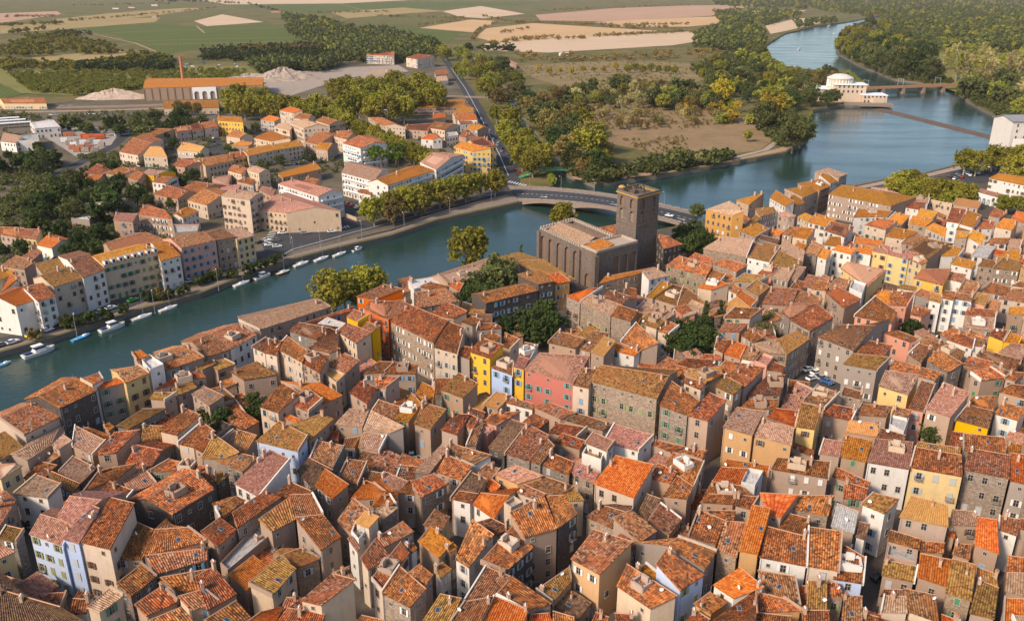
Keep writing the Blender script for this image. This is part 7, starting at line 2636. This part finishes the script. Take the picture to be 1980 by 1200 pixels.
# ---- a coach on the road at the left, goods in the builders yard, caravans of the far plain
def coach():
    p = P(236, 262, .25)
    root = empty('coach', p, 0.75)
    MB().box((0, 0, 1.9), (11, 2.5, 2.9), 0).build('body', HC['white'], root)
    MB().box((0, 0, 2.3), (11.02, 2.52, 1.1), 0).build('windows', M['glass'], root)
    MB().box((0, 0, 1.0), (11.04, 2.53, .5), 0).build('stripe', HC['blue'], root)
    for sx in (-3.4, 3.6):
        for sy in (-1.1, 1.1):
            w = link('wheel', WHEEL, root); w.location = (sx, sy, .45); w.scale = (1.4, 1.4, 1.4)
    tag(root, 'white and blue coach on the road beside the builders yard', 'bus')
coach()
PAL_M = MB()
for z in range(4):
    for x in range(3): PAL_M.box((-.9 + x * .9, 0, .35 + z * .5), (.82, 1.3, .44), 0)
PAL_M.box((0, 0, .07), (2.9, 1.4, .14), 1)
goods = [PAL_M.mesh('stacked_goods', [m_, M['bark']]) for m_ in (M['redplastic'], M['concrete'], M['brick'], M['gravel'], M['white'])]
spots = [(82 + 7 * i + rnd.uniform(-1, 1), 262 + rnd.uniform(-1, 1), 2) for i in range(9)] + [(162 + 6 * i, 267 + (i % 2) * 2, 0) for i in range(7)] + [(170 + 8 * i, 256, rnd.choice([1, 3, 4])) for i in range(7)] + [(125 + 9 * i, 275 + (i % 3) * 4, rnd.choice([1, 3, 4])) for i in range(9)] + [(140 + 9 * i, 288 + (i % 2) * 5, rnd.choice([1, 3, 2])) for i in range(6)]
gl = ['orange', 'grey', 'brick red', 'sand coloured', 'white']
gg = defaultdict(list)
for x, y, g_ in spots:
    o = link('pallet_stack', goods[g_], None, P(x, y, .25)); o.scale = (1.7, 1.7, 1.5); o.rotation_euler = (0, 0, rnd.uniform(0, .4)); gg[g_].append(o)
for g_, lst in gg.items():
    lst.sort(key=lambda o: PX(o.location)[0])
    for i, o in enumerate(lst): tag(o, '%s pallet stack in the builders yard, %s from left' % (gl[g_], ordinal(i)), 'pallet stack', 'pallet stacks in the yard')
# far farmhouses
def farm(x, y, w, d, h, roofk, wallk, label):
    o = P(x, y, 0); root = empty('farmhouse', (o.x, o.y, 0), rnd.uniform(-.4, .4))
    MB().box((0, 0, h / 2 - .5), (w, d, h + 1), 0).build('wall', WALL[wallk], root)
    rb = MB(); e = .4
    slab(rb, [Vector((-w/2-e, -d/2-e, h)), Vector((w/2+e, -d/2-e, h)), Vector((w/2+e, 0, h+d*.18)), Vector((-w/2-e, 0, h+d*.18))], .25, 0, None)
    slab(rb, [Vector((w/2+e, d/2+e, h)), Vector((-w/2-e, d/2+e, h)), Vector((-w/2-e, 0, h+d*.18)), Vector((w/2+e, 0, h+d*.18))], .25, 0, None)
    rb.poly([(-w/2, d/2, h), (-w/2, -d/2, h), (-w/2, 0, h+d*.17)], 1); rb.poly([(w/2, -d/2, h), (w/2, d/2, h), (w/2, 0, h+d*.17)], 1)
    rb.build('roof', [ROOF[roofk], WALL[wallk]], root)
    box_windows(root, -w/2, w/2, -d/2, [1.2 + 3 * i for i in range(max(1, int(h / 3.2)))], max(2, int(w / 4)), 1.2, 1.6)
    tag(root, label, 'house', 'farmhouses of the plain')
for a in [(300,35,18,10,8,'o','B','small farmhouse with orange roof among the vineyards'), (612,52,16,12,9,'t','C','pale house beside the hedge right of the vineyards'), (535,25,40,12,7,'o','B','long low farm building with orange roof on the plain'),
          (1408,88,14,12,9,'o','B','pinkish house by the upstream landing'), (1428,80,10,8,7,'t','B','small tan hut above the upstream landing'), (1955,190,22,14,8,'a','C','pale yellow house among trees on the right bank'), (1968,206,12,10,6,'a','C','small cream outbuilding below the right bank house'),
          (1935,65,14,10,6,'o','B','orange roofed house in the far right woods'), (1870,54,40,12,5,'w','W','long white shed in the far right woods'), (1800,50,50,16,6,'t','B','tan farm sheds beyond the right bank wood'), (1760,45,22,12,6,'t','W','pale farm shed left in the far right woods'),
          (920,120,30,9,5,'w','B','low pale shed beside the avenue end'), (1090,108,14,8,4,'w','W','white hut at the meadow edge'), (225,18,30,10,5,'o','W','white farm with orange roof on the left plain'), (255,16,26,10,5,'o','W','second white farm building on the left plain'), (300,12,30,12,6,'t','W','pale farm building right on the left plain')]:
    farm(*a)
# flat white roofs of the sheds at the left edge
for i, (x, y) in enumerate(((6,238),(18,242),(28,247))):
    o = P(x, y, 0); r_ = empty('open_shed', (o.x, o.y, 0), .5)
    MB().box((0, 0, 4.2), (26, 6, .3), 0).build('roof', M['white'], r_)
    for sx in (-12, -4, 4, 12):
        for sy in (-2.6, 2.6): MB().tube((sx, sy, 0), (sx, sy, 4.1), .12, n=5).build('post', M['metal'], r_)
    tag(r_, '%s white roofed open shed at the left edge' % ordinal(i), 'shed', 'open sheds')

# ---- the warm haze of the afternoon over the plain
hz = MB().box((0, 7800, 56), (17000, 15800, 122), 0)
hm = bpy.data.materials.new('haze_air'); hm.use_nodes = True
hn = hm.node_tree
for n_ in list(hn.nodes):
    if n_.type == 'BSDF_PRINCIPLED': hn.nodes.remove(n_)
pv = hn.nodes.new('ShaderNodeVolumePrincipled')
pv.inputs['Color'].default_value = (0.93, 0.92, 0.95, 1)
pv.inputs['Density'].default_value = 0.000025
hn.links.new(pv.outputs[0], hn.nodes['Material Output'].inputs['Volume'])
tag(hz.build('haze', hm), 'thin pale haze over the river plain', 'haze', kind='stuff')
